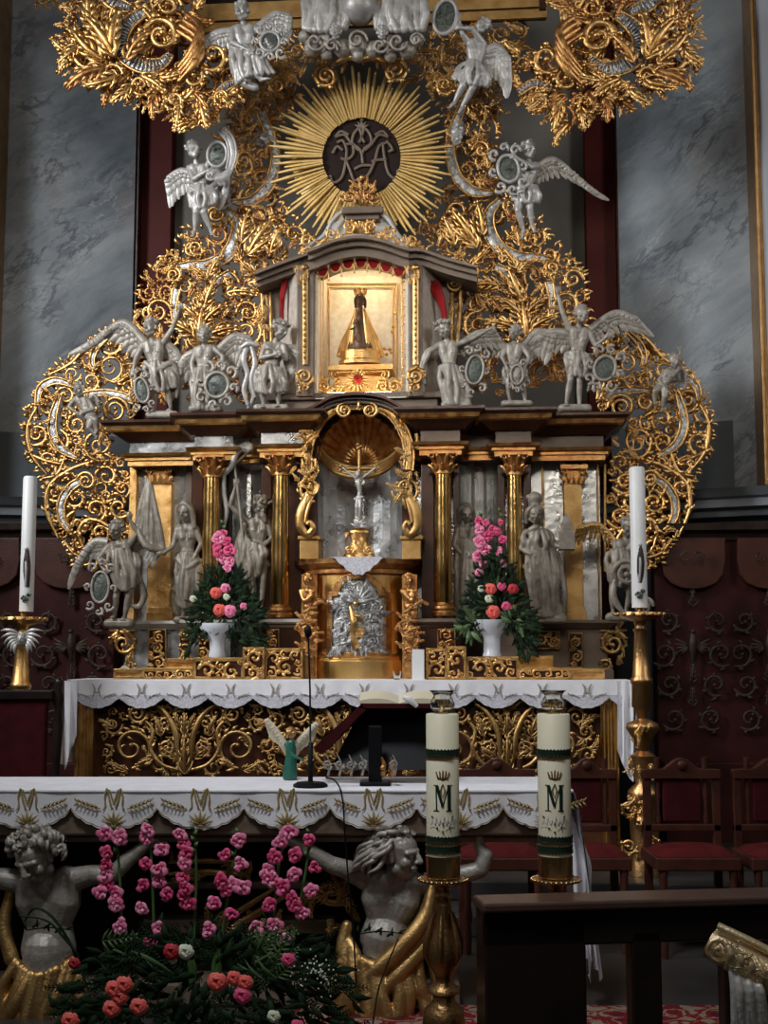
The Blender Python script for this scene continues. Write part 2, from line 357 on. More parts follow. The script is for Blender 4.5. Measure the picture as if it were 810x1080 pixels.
# ------------------------------------------------------------------ sculpted figures: strokes of clay fused by a voxel remesh
class Clay:
    def __init__(s, Y): s.Y = Y; s.mb = MB()
    def st(s, *pts, n=8):                       # pts (x,y,d,r)
        for a, b_ in zip(pts, pts[1:]): s.cap(a, b_, n)
        if len(pts) == 1: s.mb.ballp(*pts[0][:3], pts[0][3], s.Y)
        return s
    def cap(s, a, b_, n=8):
        if max(a[3], b_[3]) > 6: n = 16
        A = Vector(a[:3]); B = Vector(b_[:3]); t = B - A
        if t.length < 1e-4: s.mb.ballp(*a[:3], a[3], s.Y); return
        t.normalize(); u = t.cross(Vector((.3, .5, .8))).normalized(); v = t.cross(u); rings = []
        for c, r, an in [(A, a[3], x) for x in (-1.3, -.8, -.35, 0)] + [(B, b_[3], x) for x in (0, .35, .8, 1.3)]:
            rings.append([W(*(c + t * r * sin(an) + (u * cos(2 * pi * k / n) + v * sin(2 * pi * k / n)) * r * cos(an)), s.Y) for k in range(n)])
        s.mb.rings(rings)
    def curve(s, *pts, n=3): return s.st(*catmull(pts, n))
    def head(s, x, y, d, h, yaw=0, pitch=0, roll=0, hair=None, detail=False):
        h *= 1.08
        Rm = Matrix.Rotation(radians(roll), 3, 'Z') @ Matrix.Rotation(radians(yaw), 3, 'Y') @ Matrix.Rotation(radians(-pitch), 3, 'X')
        def q(a, b_, c, r): v = Rm @ Vector((a, b_, c)); return (x + v.x * h, y + v.y * h, d + v.z * h, r * h)
        s.q = q
        s.st(q(0, -.28, -.12, .72)); s.st(q(0, -.25, .1, .62), q(0, .3, .18, .5), q(0, .72, .33, .26))
        s.st(q(0, -.12, .74, .10), q(0, .22, .92, .13)); s.st(q(-.11, .26, .8, .09), q(.11, .26, .8, .09))
        for g in (1, -1):
            s.st(q(g * .12, -.16, .70, .12), q(g * .42, -.12, .56, .11)); s.st(q(g * .27, .02, .60, .11))
            s.st(q(g * .34, .28, .45, .22)); s.st(q(g * .68, -.05, -.05, .14), q(g * .66, .2, .0, .11)); s.st(q(g * .35, .55, .05, .25), q(0, .8, .3, .2))
        s.st(q(-.17, .5, .66, .07), q(0, .47, .74, .08), q(.17, .5, .66, .07)); s.st(q(-.12, .6, .66, .07), q(.12, .6, .66, .07))
        return s
    def hair(s, kind='curls', seed=1, r=.24):
        R = random.Random(seed); q = s.q
        if kind == 'curls':
            for i in range(34):
                a = R.uniform(0, 2 * pi); b_ = R.uniform(-.2, 1.45); X_, Z_ = cos(a) * cos(b_), sin(a) * cos(b_); Yv = -sin(b_)
                if Z_ > .25 and Yv > -.55: continue
                s.st(q(X_ * .78, Yv * .80 - .2, Z_ * .74 - .1, r * R.uniform(.7, 1.15)))
        elif kind == 'long':
            for g in (1, -1):
                for k in range(4):
                    s.curve(q(g * .15, -.95, .35 - k * .25, .16), q(g * .72, -.45, .25 - k * .25, .2), q(g * .82, .25, -.1 - k * .15, .22), q(g * (.7 + .1 * (k % 2)), .9, -.25 - .1 * k, .16))
            s.st(q(0, -.5, -.35, .75))
        elif kind == 'veil':
            s.curve(q(0, -.9, .1, .5), q(0, -.4, -.3, .8), q(0, .5, -.5, .75), q(0, 1.3, -.5, .6))
            for g in (1, -1): s.curve(q(g * .3, -.85, .4, .25), q(g * .8, -.2, .2, .25), q(g * .85, .7, 0, .28), q(g * .9, 1.5, 0, .25))
        elif kind == 'laurel':
            s.hair('curls', seed, r)
            for k in range(12):
                a = 2 * pi * k / 12; s.st(q(cos(a) * .86, -.62, sin(a) * .8, .14), q(cos(a) * .98, -.9, sin(a) * .9, .07))
        return s
    def arm(s, sh, el, wr, h, fl=None, r=1.):
        s.st((*sh, .46 * h * r), ((sh[0] * .5 + el[0] * .5), (sh[1] + el[1]) / 2, (sh[2] + el[2]) / 2, .40 * h * r), (*el, .31 * h * r))
        m_ = [el[i] * .65 + wr[i] * .35 for i in range(3)]; s.st((*el, .31 * h * r), (*m_, .33 * h * r), (*wr, .2 * h * r))
        a = Vector(wr) - Vector(el); a.normalize(); s.hand(wr, fl or tuple(a), h)
        return s
    def hand(s, wr, dr, h, spread=.25, curl=.35):
        D = Vector(dr).normalized(); n_ = Vector((0, 0, 1)); sd = D.cross(n_)
        if sd.length < .2: sd = Vector((1, 0, 0))
        sd.normalize(); up = sd.cross(D); w_ = Vector(wr); pl = w_ + D * .45 * h
        s.st((*w_, .19 * h), (*pl, .24 * h)); s.st((*(w_ + D * .2 * h + sd * .12 * h), .14 * h), (*(pl + sd * .16 * h), .14 * h)); s.st((*(w_ + D * .2 * h - sd * .12 * h), .14 * h), (*(pl - sd * .16 * h), .14 * h))
        for k, L in enumerate((.42, .52, .48, .36)):
            o = (k - 1.5) * .15 * h; b_ = pl + sd * o + D * .12 * h; dd = (D + sd * (k - 1.5) * spread).normalized()
            m_ = b_ + dd * L * h * .55; e = m_ + (dd + up * curl).normalized() * L * h * .5
            s.st((*b_, .085 * h), (*m_, .078 * h), (*e, .06 * h), n=6)
        b_ = w_ + D * .2 * h - sd * .2 * h; m_ = b_ + (D - sd * .9).normalized() * .3 * h; e = m_ + (D * 1.2 - sd * .3).normalized() * .25 * h
        s.st((*b_, .12 * h), (*m_, .09 * h), (*e, .075 * h), n=6)
        return s
    def leg(s, hp, kn, an, h, toe=None, r=1.):
        m_ = [hp[i] * .5 + kn[i] * .5 for i in range(3)]; s.st((*hp, .66 * h * r), (*m_, .60 * h * r), (*kn, .42 * h * r))
        c = [kn[i] * .65 + an[i] * .35 for i in range(3)]; c[2] -= .1 * h
        s.st((*kn, .40 * h * r), (*c, .42 * h * r), (*an, .23 * h * r))
        toe = toe or (an[0], an[1] + .35 * h, an[2] + .9 * h)
        s.st((an[0], an[1] + .12 * h, an[2] - .15 * h, .24 * h), ((an[0] + toe[0]) / 2, (an[1] + toe[1]) / 2 + .05 * h, (an[2] + toe[2]) / 2, .22 * h), (*toe, .15 * h))
        for k in range(5):
            o = (k - 2) * .1 * h; s.st((toe[0] + o, toe[1] - .02 * h, toe[2] - .1 * h, .07 * h), (toe[0] + o * 1.25, toe[1] + .05 * h, toe[2] + .14 * h, .065 * h), n=6)
        return s
    def torso(s, nk, shL, shR, pv, h, bust=.0, belly=.0):
        S = Vector(shL); T = Vector(shR); c = (S + T) / 2; pvv = Vector(pv); ax = (T - S); ax2 = ax * .5
        ch = c.lerp(pvv, .28); ws = c.lerp(pvv, .62)
        s.st((*nk, .33 * h), (c.x, c.y - .05 * h, c.z, .40 * h))
        s.st((*(S.lerp(T, .08)), .42 * h), (*c, .48 * h), (*(S.lerp(T, .92)), .42 * h))
        for g in (-.5, .5):
            s.st((*(c + ax2 * g * 1.15), .58 * h), (*(ch + ax2 * g * .95), .68 * h), (*(ws + ax2 * g * .5), .56 * h), (*(pvv + ax2 * g * .65), .66 * h))
            q_ = ch + ax2 * g * .9; s.st((q_.x, q_.y, q_.z + (.36 if h < 15 else .22) * h, .36 * h + bust * h))     # breast muscles
        s.st((*(ch.lerp(ws, .3)), .6 * h), (*(ws), .58 * h), (*pvv, .68 * h))
        for k in range(3):
            q_ = ch.lerp(pvv, .35 + .2 * k)
            for g in (-.16, .16): s.st((q_.x + ax2.x * g * 1.3, q_.y, q_.z + .44 * h, .15 * h))
        if belly: s.st((ws.x, ws.y + .3 * h, ws.z + .25 * h, .6 * h))
        return s
    def folds(s, a, b_, n, r, w=.0, seed=3, sw=1.):
        """n cloth folds hanging between polyline a and polyline b_ (lists of 3 (x,y,d))"""
        R = random.Random(seed); A = catmull(a, 8); B = catmull(b_, 8)
        for k in range(n):
            t = k / max(1, n - 1); p = A[min(len(A) - 1, int(t * (len(A) - 1)))]; q_ = B[min(len(B) - 1, int(t * (len(B) - 1)))]
            m1 = [p[i] * .66 + q_[i] * .34 for i in range(3)]; m2 = [p[i] * .33 + q_[i] * .67 for i in range(3)]; o1 = R.uniform(-1, 1) * r * sw; o2 = R.uniform(-1, 1) * r * sw
            s.curve((*p, r * .8), (m1[0] + o1, m1[1], m1[2] + R.uniform(0, 1) * r, r), (m2[0] + o2, m2[1], m2[2] + R.uniform(0, 1) * r, r * R.uniform(.8, 1.2)), (*q_, r * R.uniform(.7, 1.)))
        return s
    def build(s, name, m_, parent=None, vox=.75, smooth=3, **k):
        o = s.mb.build(name, m_, parent, **k)
        r = o.modifiers.new('r', 'REMESH'); r.mode = 'VOXEL'; r.voxel_size = vox * s.Y / F; r.use_smooth_shade = True
        if smooth: q = o.modifiers.new('s', 'SMOOTH'); q.iterations = smooth; q.factor = .5
        dg = bpy.context.evaluated_depsgraph_get(); me = bpy.data.meshes.new_from_object(o.evaluated_get(dg))
        o.modifiers.clear(); old = o.data; o.data = me; me.name = old.name
        if not me.materials: me.materials.append(M[m_])
        me.polygons.foreach_set('use_smooth', [True] * len(me.polygons)); bpy.data.meshes.remove(old)
        return o
def wing(Y, root, wrist, tip, flen, a0, a1, n=11, fw=None, name='wing', m_='stat', parent=None, d=-4):
    """feathered wing: leading edge root-wrist-tip (px), feather directions swing from a0 to a1 (degrees)"""
    mb = MB(); fw = fw or flen * .10; c = catmull([root, wrist, tip], 12); c = [(p[0], p[1], d) for p in c]
    for row, (lf, lo, dd) in enumerate(((1., 0, 0), (.62, 0, 1.6), (.36, 0, 3.0), (.2, 0, 4.))):
        m = n + row * 2
        for k in range(m):
            t = k / (m - 1); p = c[min(len(c) - 1, int(t * (len(c) - 1)))]
            a = radians(a0 + (a1 - a0) * t); L = flen * lf * (.55 + .45 * t) * (1 if row else 1 + .05 * (k % 2)); cv = radians(14) * (1 if a1 > a0 else -1)
            pts = []; x, y = p[0], p[1]
            for i in range(6):
                pts.append((x, y, d + dd + .9 * sin(i / 5 * pi) + .25 * (k % 2))); x += cos(a) * L / 5; y += sin(a) * L / 5; a += cv / 5
            mb.blade(pts, [fw * q for q in (.6, .95, 1.05, 1.05, .9, .35)], Y, .32, smooth=2)
    mb.blade([(p[0], p[1], d + 3.5) for p in c[::3]], [fw * 1.5 * (1 - .5 * i / 8) for i in range(len(c[::3]))], Y, .8, smooth=2)
    return mb.build(name, m_, parent, smooth=True)
def medallion(Y, x, y, rx, ry, parent, d=6, roll=0, frame_m='stat', name='cartouche', curls=True, face='medal', relief=True):
    fr = MB(); pts = []
    for k in range(25):
        a = 2 * pi * k / 24; v = rot(radians(roll), (cos(a) * rx, sin(a) * ry)); pts.append((x + v[0], y + v[1], d + 1.5))
    fr.blade(pts, [max(1.5, rx * .17)] * 25, Y, .9, smooth=2)
    if curls:
        for (ax, ay, s, q) in ((-1, -1.25, 1, .4), (1, -1.25, -1, .4), (-1.1, 1.2, -1, .42), (1.1, 1.2, 1, .42), (-1.45, 0, 1, .3), (1.45, 0, -1, .3), (0, 1.6, 1, .35), (0, -1.6, -1, .33)):
            v = rot(radians(roll), (ax * rx, ay * ry)); scroll(fr, Y, x + v[0], y + v[1], rx * q * 1.35, rnd.uniform(0, 6), 1.1, s, rx * .19, 1, d, leafr=.6, eye=False)
    f = fr.build(name, frame_m, parent, smooth=True)
    dk = MB(); rg = []
    for q, dd in ((1, d - 3), (1, d), (.7, d + 1), (.05, d + 1.6)):
        rg.append([W(x + rot(radians(roll), (cos(2 * pi * k / 24) * rx * q, sin(2 * pi * k / 24) * ry * q))[0], y + rot(radians(roll), (cos(2 * pi * k / 24) * rx * q, sin(2 * pi * k / 24) * ry * q))[1], dd, Y) for k in range(24)])
    dk.rings(rg); o = dk.build('medallion', face, f, smooth=True); o['label'] = 'dark oval medallion'
    if relief:
        rl = MB(); leafmass(rl, Y, [(x - rx * .6, y - ry * .6), (x + rx * .6, y - ry * .6), (x + rx * .6, y + ry * .6), (x - rx * .6, y + ry * .6)], rx * .6, 5, int(x * 7 + y), d=d + 1)
        rl.build('relief', 'medal', f, smooth=True)
    return f
def rock(cl, x0, x1, y0, y1, seed=1):
    R = random.Random(seed); r = (y1 - y0) / 2
    cl.st((x0 + r, y1 - r, 0, r), (x1 - r, y1 - r, 0, r)); cl.st((x0 + r, y1 - r, 6, r), (x1 - r, y1 - r, 6, r))
    for k in range(4): cl.st((R.uniform(x0 + r, x1 - r), y0 + r * .8, R.uniform(-2, 8), r * .8))
# ================================================================== THE SETTING
HALT = 5.0
frame(HALT)
b = MB(); b.box(-4.5, 5.5, 4.0, 11.6, -.12, 0); struct(b.build('floor', 'floor', frameorg=(0, 8, -.12)))
b = MB(); b.box(-2.3, 3.6, 7.55, 9.8, 0.001, .12); b.box(-2.1, 3.2, 8.0, 9.8, .12, .24); tag(b.build('altar_step', 'floor', bevel=.01), 'dark stone step platform under the high altar', 'step')
frame(0)
b = MB(); b.box(-.4, 2.6, 4.0, 6.08, 0.001, .012); tag(b.build('carpet', 'carpet'), 'red patterned carpet lying on the floor behind the dark pew', 'carpet')
frame(HALT)
WB = 11.1
def wallseg(name, xa, ya, xb, yb, z0, z1, m_, t=.12):
    b = MB(); d = Vector((xb - xa, yb - ya)).normalized(); nx, ny = -d.y, d.x
    b.add([(xa, ya, z0), (xb, yb, z0), (xb + nx * t, yb + ny * t, z0), (xa + nx * t, ya + ny * t, z0), (xa, ya, z1), (xb, yb, z1), (xb + nx * t, yb + ny * t, z1), (xa + nx * t, ya + ny * t, z1)],
          [(0, 3, 2, 1), (4, 5, 6, 7), (0, 1, 5, 4), (1, 2, 6, 5), (2, 3, 7, 6), (3, 0, 4, 7)])
    return struct(b.build(name, m_))
zl0, zl1 = Z(556, WB), Z(531, WB); ztop = 7.6
xL, xR = X(146, WB - .1, 110), X(649, WB - .1, 110)
wallseg('wall_back', X(120, WB + .12), WB + .12, X(700, WB + .12), WB + .12, 0, ztop, 'greywall')
yLm = 10.75
wallseg('wall_left', X(-70, 10.5), 10.45, xL, 10.95, zl1, ztop, 'marble')
wallseg('wall_right', xR, 10.95, X(789, 10.45, 110), 10.5, zl1, ztop, 'marble')
wallseg('wall_left_dado', X(-70, 10.5), 10.35, xL + .1, 10.93, 0, Z(455, 10.8), 'dado')
wallseg('wall_right_dado', xR - .1, 10.93, X(830, 10.4, 110), 10.4, 0, Z(452, 10.7), 'dado')
# oxblood painted strips beside the marble, slim mouldings
for nm, a, c in (('trim_1', 149, 182), ('trim_2', 616, 648)):
    b = MB(); b.box(X(a, WB - .02, 150), X(c, WB - .02, 150), WB - .02, WB + .14, 0, ztop); struct(b.build(nm, 'redstrip', bevel=.01))
for nm, a in (('trim_3', 147), ('trim_4', 649.5)):
    b = MB(); b.box(X(a, WB - .12, 150) - .007, X(a, WB - .12, 150) + .007, WB - .14, WB, zl1, ztop); struct(b.build(nm, 'bole'))
b = MB(); xx = X(791, 10.3, 110); b.box(xx, xx + .03, 10.2, 10.6, zl1, ztop); b.box(xx + .03, xx + .06, 10.22, 10.6, zl1, ztop); struct(b.build('trim_5', 'bronze', bevel=.01))
b = MB(); b.box(xx + .055, xx + 1.2, 10.15, 10.7, zl1, ztop); struct(b.build('wall_right_pilaster', 'white', bevel=.02))
b = MB(); xx = X(3, 10.45, 110); b.box(xx - .05, xx, 10.2, 10.6, zl1, ztop); struct(b.build('trim_6', 'bronze', bevel=.01))
# ledge moulding that follows the bent apse wall
for nm, pth in (('trim_7', [(X(-70, 10.4), 10.4), (xL + .2, 10.9)]), ('trim_8', [(xR - .2, 10.9), (X(830, 10.4), 10.35)])):
    b = MB(); H = zl1 - zl0
    b.sweep(pth, [(-.1, zl0), (.03, zl0), (.05, zl0 + H * .25), (.13, zl0 + H * .32), (.13, zl0 + H * .62), (.17, zl0 + H * .7), (.22, zl0 + H * .92), (.24, zl1), (-.1, zl1)])
    struct(b.build(nm, 'ledge'))
# ---------------------------------------------------------------- carved red stalls left and right
def stall(x0, x1, w0, w1, label, seed, holes):
    s = thing('choir_stall', label, 'stall', ((X(x0, w0) + X(x1, w1)) / 2, (w0 + w1) / 2, 0))
    zt = Z(556, (w0 + w1) / 2, (x0 + x1) / 2); Y = (w0 + w1) / 2
    xa, xb = X(x0, Y), X(x1, Y)
    b = MB(); b.box(xa, xb, Y, Y + .25, 0, zt); b.build('back_panel', 'stall', s, bevel=.01)
    b = MB(); b.sweep([(xa, Y), (xb, Y)], [(-.05, zt - .10), (.03, zt - .10), (.05, zt - .05), (.12, zt - .03), (.14, zt + .02), (-.05, zt + .02)]); b.build('cornice', 'stallcarve', s)
    b = MB()                                     # hanging lambrequin boards
    W_ = (x1 - x0) / holes
    for k in range(holes):
        a = x0 + W_ * (k + .08); c = x0 + W_ * (k + .92); poly = [(a, 568)] + [(a + (c - a) * (.5 - .5 * cos(pi * i / 8)), 592 + 30 * sin(pi * i / 8) ** .7) for i in range(9)] + [(c, 568)]
        b.prismp(poly, Y, .05, out=.07)
    b.build('lambrequin', 'redwood', s, bevel=.008)
    R = random.Random(seed)
    for k in range(holes):
        b = MB(); c = x0 + W_ * (k + .5)
        for sg in (1, -1):
            scroll(b, Y - .12, c + sg * 7, 588, 6, R.uniform(0, 6), 1.2, sg, 1.1, 3, 2)
            for (yy, r, dx) in ((655, 12, 26), (690, 14, 30), (722, 13, 24), (758, 13, 20)):
                scroll(b, Y - .02, c + sg * dx, yy, r, (pi * .2 if sg > 0 else pi * .8) + R.uniform(-.5, .5), 1.3, sg, 2., 4, 3, leafr=.5)
        for yy in (640, 720, 745): acanthus(b, Y - .02, c, yy, -pi / 2, 20, 0, 2.4, 3, 3, R)
        # double wings of a spread bird
        for sg in (1, -1):
            for q in range(5): leaflet(b, Y - .02, c + sg * 4, 682, (-.55 + q * .33) if sg > 0 else pi + .55 - q * .33, 17 - q * 1.5, 0, 1.7, 4)
        b.blade([(c, 668, 5), (c, 680, 7), (c, 698, 4)], [2.2, 4, 1.5], Y - .02, .8); b.ballp(c, 666, 6, 2.8, Y - .02)
        b.build('carving', 'stallcarve', s, smooth=True)
    b = MB(); b.box(xa, xb, Y - .35, Y, 0, Z(800, Y, x0 + 20)); b.build('seat_row', 'stall', s, bevel=.01)
    return s
stall(-60, 122, 10.25, 10.3, 'dark red carved wooden stall behind the left tall candle', 3, 2)
stall(690, 850, 10.1, 10.1, 'dark red carved wooden stall with bird relief behind the right chairs', 5, 2)
# ================================================================== THE RETABLE
zz = lambda py, Y=9.85: P(150, py, Y).z
ret = thing('altar_retable', 'gilded and silvered baroque retable wall with columns and central niche', 'altarpiece', (X(380, 10), 10.0, .24))
b = MB(); b.box(X(138, 10.05), X(634, 10.05), 10.05, 10.4, .24, zz(450)); b.build('rear_wall', 'silverleaf', ret)
PL = [(X(134, 9.85), 10.2), (X(134, 9.85), 9.85), (X(203, 9.85), 9.85), (X(203, 9.6), 9.6), (X(244, 9.6), 9.6), (X(244, 9.6), 9.78), (X(274, 9.78), 9.78), (X(274, 9.5), 9.5), (X(318, 9.5), 9.5), (X(318, 9.5), 9.78), (X(328, 9.78), 9.78)]
PR = [(X(434, 9.78), 9.78), (X(444, 9.5), 9.78), (X(444, 9.5), 9.5), (X(486, 9.5), 9.5), (X(486, 9.5), 9.78), (X(524, 9.78), 9.78), (X(524, 9.6), 9.6), (X(562, 9.6), 9.6), (X(562, 9.6), 9.85), (X(639, 9.85), 9.85), (X(639, 9.85), 10.2)]
zt = [zz(q) for q in (447, 449.5, 452, 458, 461, 464, 466, 479, 482, 486, 491.5)]
for side, pth in (('left', PL), ('right', PR)):
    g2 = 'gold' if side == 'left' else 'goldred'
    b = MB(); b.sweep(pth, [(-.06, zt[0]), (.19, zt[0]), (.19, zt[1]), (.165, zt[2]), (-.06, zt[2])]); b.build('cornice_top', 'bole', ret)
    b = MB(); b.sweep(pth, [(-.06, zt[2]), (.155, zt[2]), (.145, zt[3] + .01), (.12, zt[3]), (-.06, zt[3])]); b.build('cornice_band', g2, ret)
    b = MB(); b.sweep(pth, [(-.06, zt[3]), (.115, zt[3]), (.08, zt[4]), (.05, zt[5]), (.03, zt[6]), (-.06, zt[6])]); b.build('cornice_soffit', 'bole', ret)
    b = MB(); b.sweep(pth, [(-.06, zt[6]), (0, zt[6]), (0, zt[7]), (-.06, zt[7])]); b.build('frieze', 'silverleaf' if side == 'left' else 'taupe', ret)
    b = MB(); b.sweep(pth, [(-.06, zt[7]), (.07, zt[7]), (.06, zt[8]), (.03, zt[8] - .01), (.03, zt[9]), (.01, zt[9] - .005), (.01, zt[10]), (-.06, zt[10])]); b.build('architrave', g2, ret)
    zp = [zz(q) for q in (655, 658, 661, 664)]
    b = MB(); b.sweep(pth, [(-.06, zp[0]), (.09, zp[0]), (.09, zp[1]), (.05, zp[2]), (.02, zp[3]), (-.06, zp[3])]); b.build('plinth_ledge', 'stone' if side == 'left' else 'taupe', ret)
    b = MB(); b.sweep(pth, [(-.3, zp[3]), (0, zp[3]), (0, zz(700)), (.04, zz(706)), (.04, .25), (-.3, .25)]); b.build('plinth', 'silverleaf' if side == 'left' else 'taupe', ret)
for a, c, mm in ((276, 319, 'bole'), (443, 487, 'bole')):
    b = MB(); b.boxp(a, c, 654, 716, 9.47, .4); b.boxp(a - 3, c + 3, 652, 659, 9.43, .4); b.boxp(a - 2, c + 2, 704, 716, 9.44, .4); b.build('pedestal', mm, ret, bevel=.008)
# inner bole coloured pilaster strips behind columns and concave silver bays between them
for a, c, w in ((203, 212, 9.75), (234, 240, 9.75), (276, 285, 9.7), (305, 319, 9.7), (444, 458, 9.7), (478, 486, 9.7), (524, 534, 9.75), (552, 562, 9.75)): MB().boxp(a, c, 490, 656, w, .35).build('backing_strip', 'bole', ret, bevel=.006)
def bay(xa, xb, y0, y1, w, depth, m_, name='bay_panel', parent=None):
    b = MB(); a, c = X(xa, w), X(xb, w); z0, z1 = Z(y1, w), Z(y0, w); n = 14; cx = (a + c) / 2; r = (c - a) / 2
    ins = [(cx - r * cos(pi * k / n), w + depth * sin(pi * k / n)) for k in range(n + 1)]; outs = [(x, y + .03) for x, y in ins]; lp = ins + outs[::-1]
    m = len(lp); b.add([(x, y, z0) for x, y in lp] + [(x, y, z1) for x, y in lp], [(k, (k + 1) % m, m + (k + 1) % m, m + k) for k in range(m)] + [(k, k + 1, m - 2 - k, m - 1 - k) for k in range(n)] + [(m + k, m + k + 1, 2 * m - 2 - k, 2 * m - 1 - k) for k in range(n)])
    return b.build(name, m_, parent or ret, smooth=False)
for a, c in ((240, 277), (486, 525)): bay(a, c, 490, 656, 9.8, .2, 'silverleaf')
bay(334, 426, 470, 592, 9.72, .3, 'silverleaf', 'niche_wall')
# pilasters
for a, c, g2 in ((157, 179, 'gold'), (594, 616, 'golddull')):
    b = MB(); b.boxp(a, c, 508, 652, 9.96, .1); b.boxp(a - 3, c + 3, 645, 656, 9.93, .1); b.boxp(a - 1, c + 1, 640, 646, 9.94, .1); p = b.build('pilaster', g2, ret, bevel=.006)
    b = MB(); cx = (a + c) / 2
    for q in range(5): acanthus(b, 9.94, a + 1 + q * (c - a - 2) / 4, 509, -pi / 2 + (q - 2) * .12, 9, (q - 2) * .5, 1.6, 1, 1)
    for q in (-1, 1): scroll(b, 9.94, cx + q * (c - a) * .5, 497, 4, pi / 2, 1.4, q, 1.1, 2, 3)
    b.boxp(a - 3, c + 4, 490, 494, 9.9, .15); b.boxp(a - .5, c + .5, 494, 510, 9.945, .08); b.build('capital', 'goldred', p, smooth=True)
for a, c in ((137, 141), (196, 200)):
    b = MB(); b.boxp(a, c, 490, 655, 9.98, .1); b.build('moulding', 'gold' if a < 140 else 'taupe', ret, bevel=.004)
for a in (571, 629):
    b = MB(); b.boxp(a, a + 5, 486, 655, 9.98, .1); b.build('moulding', 'golddull', ret, bevel=.004)
# columns
def column(px, w, ytop, ybase, rpx, label):
    k = w / F; cx = X(px, w); r = rpx * k; zt_, zb = Z(ytop, w, px), Z(ybase, w, px); h = zt_ - zb
    c = thing('gilt_column', label, 'column', (cx, w, zb), 'gilded columns of the retable')
    c.parent = None
    pr = [(r * 1.45, 0), (r * 1.45, .03), (r * 1.25, .04), (r * 1.4, .055), (r * 1.35, .075), (r * 1.12, .085), (r * 1.12, .10)]
    b = MB(); b.lathe(pr, (cx, w, zb), 28); b.build('base', 'goldred', c, smooth=False, bevel=.003)
    ch = 21 * k
    sh = [(r * (1.02 - .14 * (t / 12) ** 1.6), .10 + (h - ch - .10) * t / 12) for t in range(13)]
    b = MB(); b.lathe(sh, (cx, w, zb), 36); b.build('shaft', 'goldflat', c, smooth=True)
    b = MB(); z1 = ytop + 21
    b.lathe([(r * 1.05, h - ch - .012), (r * 1.05, h - ch + .01), (r * .9, h - ch + .01), (r * .95, h - ch * .4), (r * 1.3, h - 3 * k)], (cx, w, zb), 20)
    for ring, (hh, n_, L) in enumerate(((h - ch + .01, 8, 7), (h - ch * .55, 8, 8))):
        for q in range(n_):
            a = 2 * pi * (q + .5 * ring) / n_; dx, dy = cos(a), sin(a); base = Vector((cx + dx * r * .95, w + dy * r * .95, zb + hh)); pts = []
            for t in range(6):
                o = (0, .12, .25, .45, .75, .8)[t] * r; pts.append(base + Vector((dx * o, dy * o, (0, .3, .6, .85, 1, .82)[t] * L * k)))
            b.tube(pts, [r * q_ for q_ in (.26, .3, .28, .24, .18, .08)], 6)
    for sx_ in (-1, 1):
        for sy_ in (-1, 1):
            q = Vector((cx + sx_ * r * 1.25, w + sy_ * r * 1.25, zb + h - 5 * k)); pts = [q + Vector((cos(t * .9) * r * .42 * (1 - t / 9) * sx_, 0, sin(t * .9) * r * .42 * (1 - t / 9))) for t in range(8)]
            b.tube(pts, [r * .13] * 8, 6)
    s_ = r * 1.6; b.box(cx - s_, cx + s_, w - s_, w + s_, zb + h - 2.5 * k, zb + h); b.build('capital', 'goldred', c, smooth=True)
    return c
column(222, 9.62, 482, 655, 9.6, 'gilded column standing on the retable plinth behind the left bouquet')
column(295.5, 9.55, 480, 652, 9.8, 'gilded column on the retable plinth just left of the tabernacle')
column(467.5, 9.55, 478, 650, 9.0, 'gilded column on the retable plinth just right of the tabernacle')
column(543.5, 9.62, 479, 652, 8.4, 'gilded column standing on the retable plinth behind the right bouquet')
# gilt panels on the plinth
for (a, c, y0, y1, w, g2, sd) in ((157, 175, 664, 708, 9.83, 'gold', 1), (190, 201, 664, 700, 9.83, 'gold', 2), (210, 222, 668, 698, 9.58, 'gold', 9), (565, 590, 666, 684, 9.83, 'golddull', 3), (600, 614, 668, 704, 9.83, 'golddull', 4), (282, 294, 664, 686, 9.46, 'goldred', 5), (462, 480, 664, 686, 9.46, 'goldred', 6)):
    b = MB(); b.boxp(a, c, y0, y1, w - .01, .05); f = b.build('relief_panel', 'bole', ret, bevel=.004)
    b = MB(); filigree(b, w - .015, [(a, y0), (c, y0), (c, y1), (a, y1)], 6, 2.4, sd, leaves=4, w=.2, d=1, tries=700); b.blade([(a, y0, 1), (c, y0, 1)], [.8, .8], w - .01, 1); b.blade([(a, y1, 1), (c, y1, 1)], [.8, .8], w - .01, 1)
    b.blade([(a, y0, 1), (a, y1, 1)], [.8, .8], w - .01, 1); b.blade([(c, y0, 1), (c, y1, 1)], [.8, .8], w - .01, 1); b.build('relief', g2, f, smooth=True)
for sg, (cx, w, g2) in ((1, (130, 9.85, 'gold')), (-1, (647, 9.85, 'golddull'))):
    b = MB(); scroll(b, w, cx + sg * 1, 679, 14, pi if sg > 0 else 0, 1.7, sg, 2.8, 5, 2, leafr=.35); scroll(b, w, cx + sg * 8, 702, 7, pi, 1.2, -sg, 1.8, 3, 2)
    leafmass(b, w, [(cx - 10, 665), (cx + 10, 665), (cx + 8, 708), (cx - 2, 700)], 12, 9, 4, d=2); b.blade([(cx - 14, 665, 0), (cx + 14, 665, 0)], [2, 2], w, 1.5)
    b.build('scroll_console', g2, ret, smooth=True)
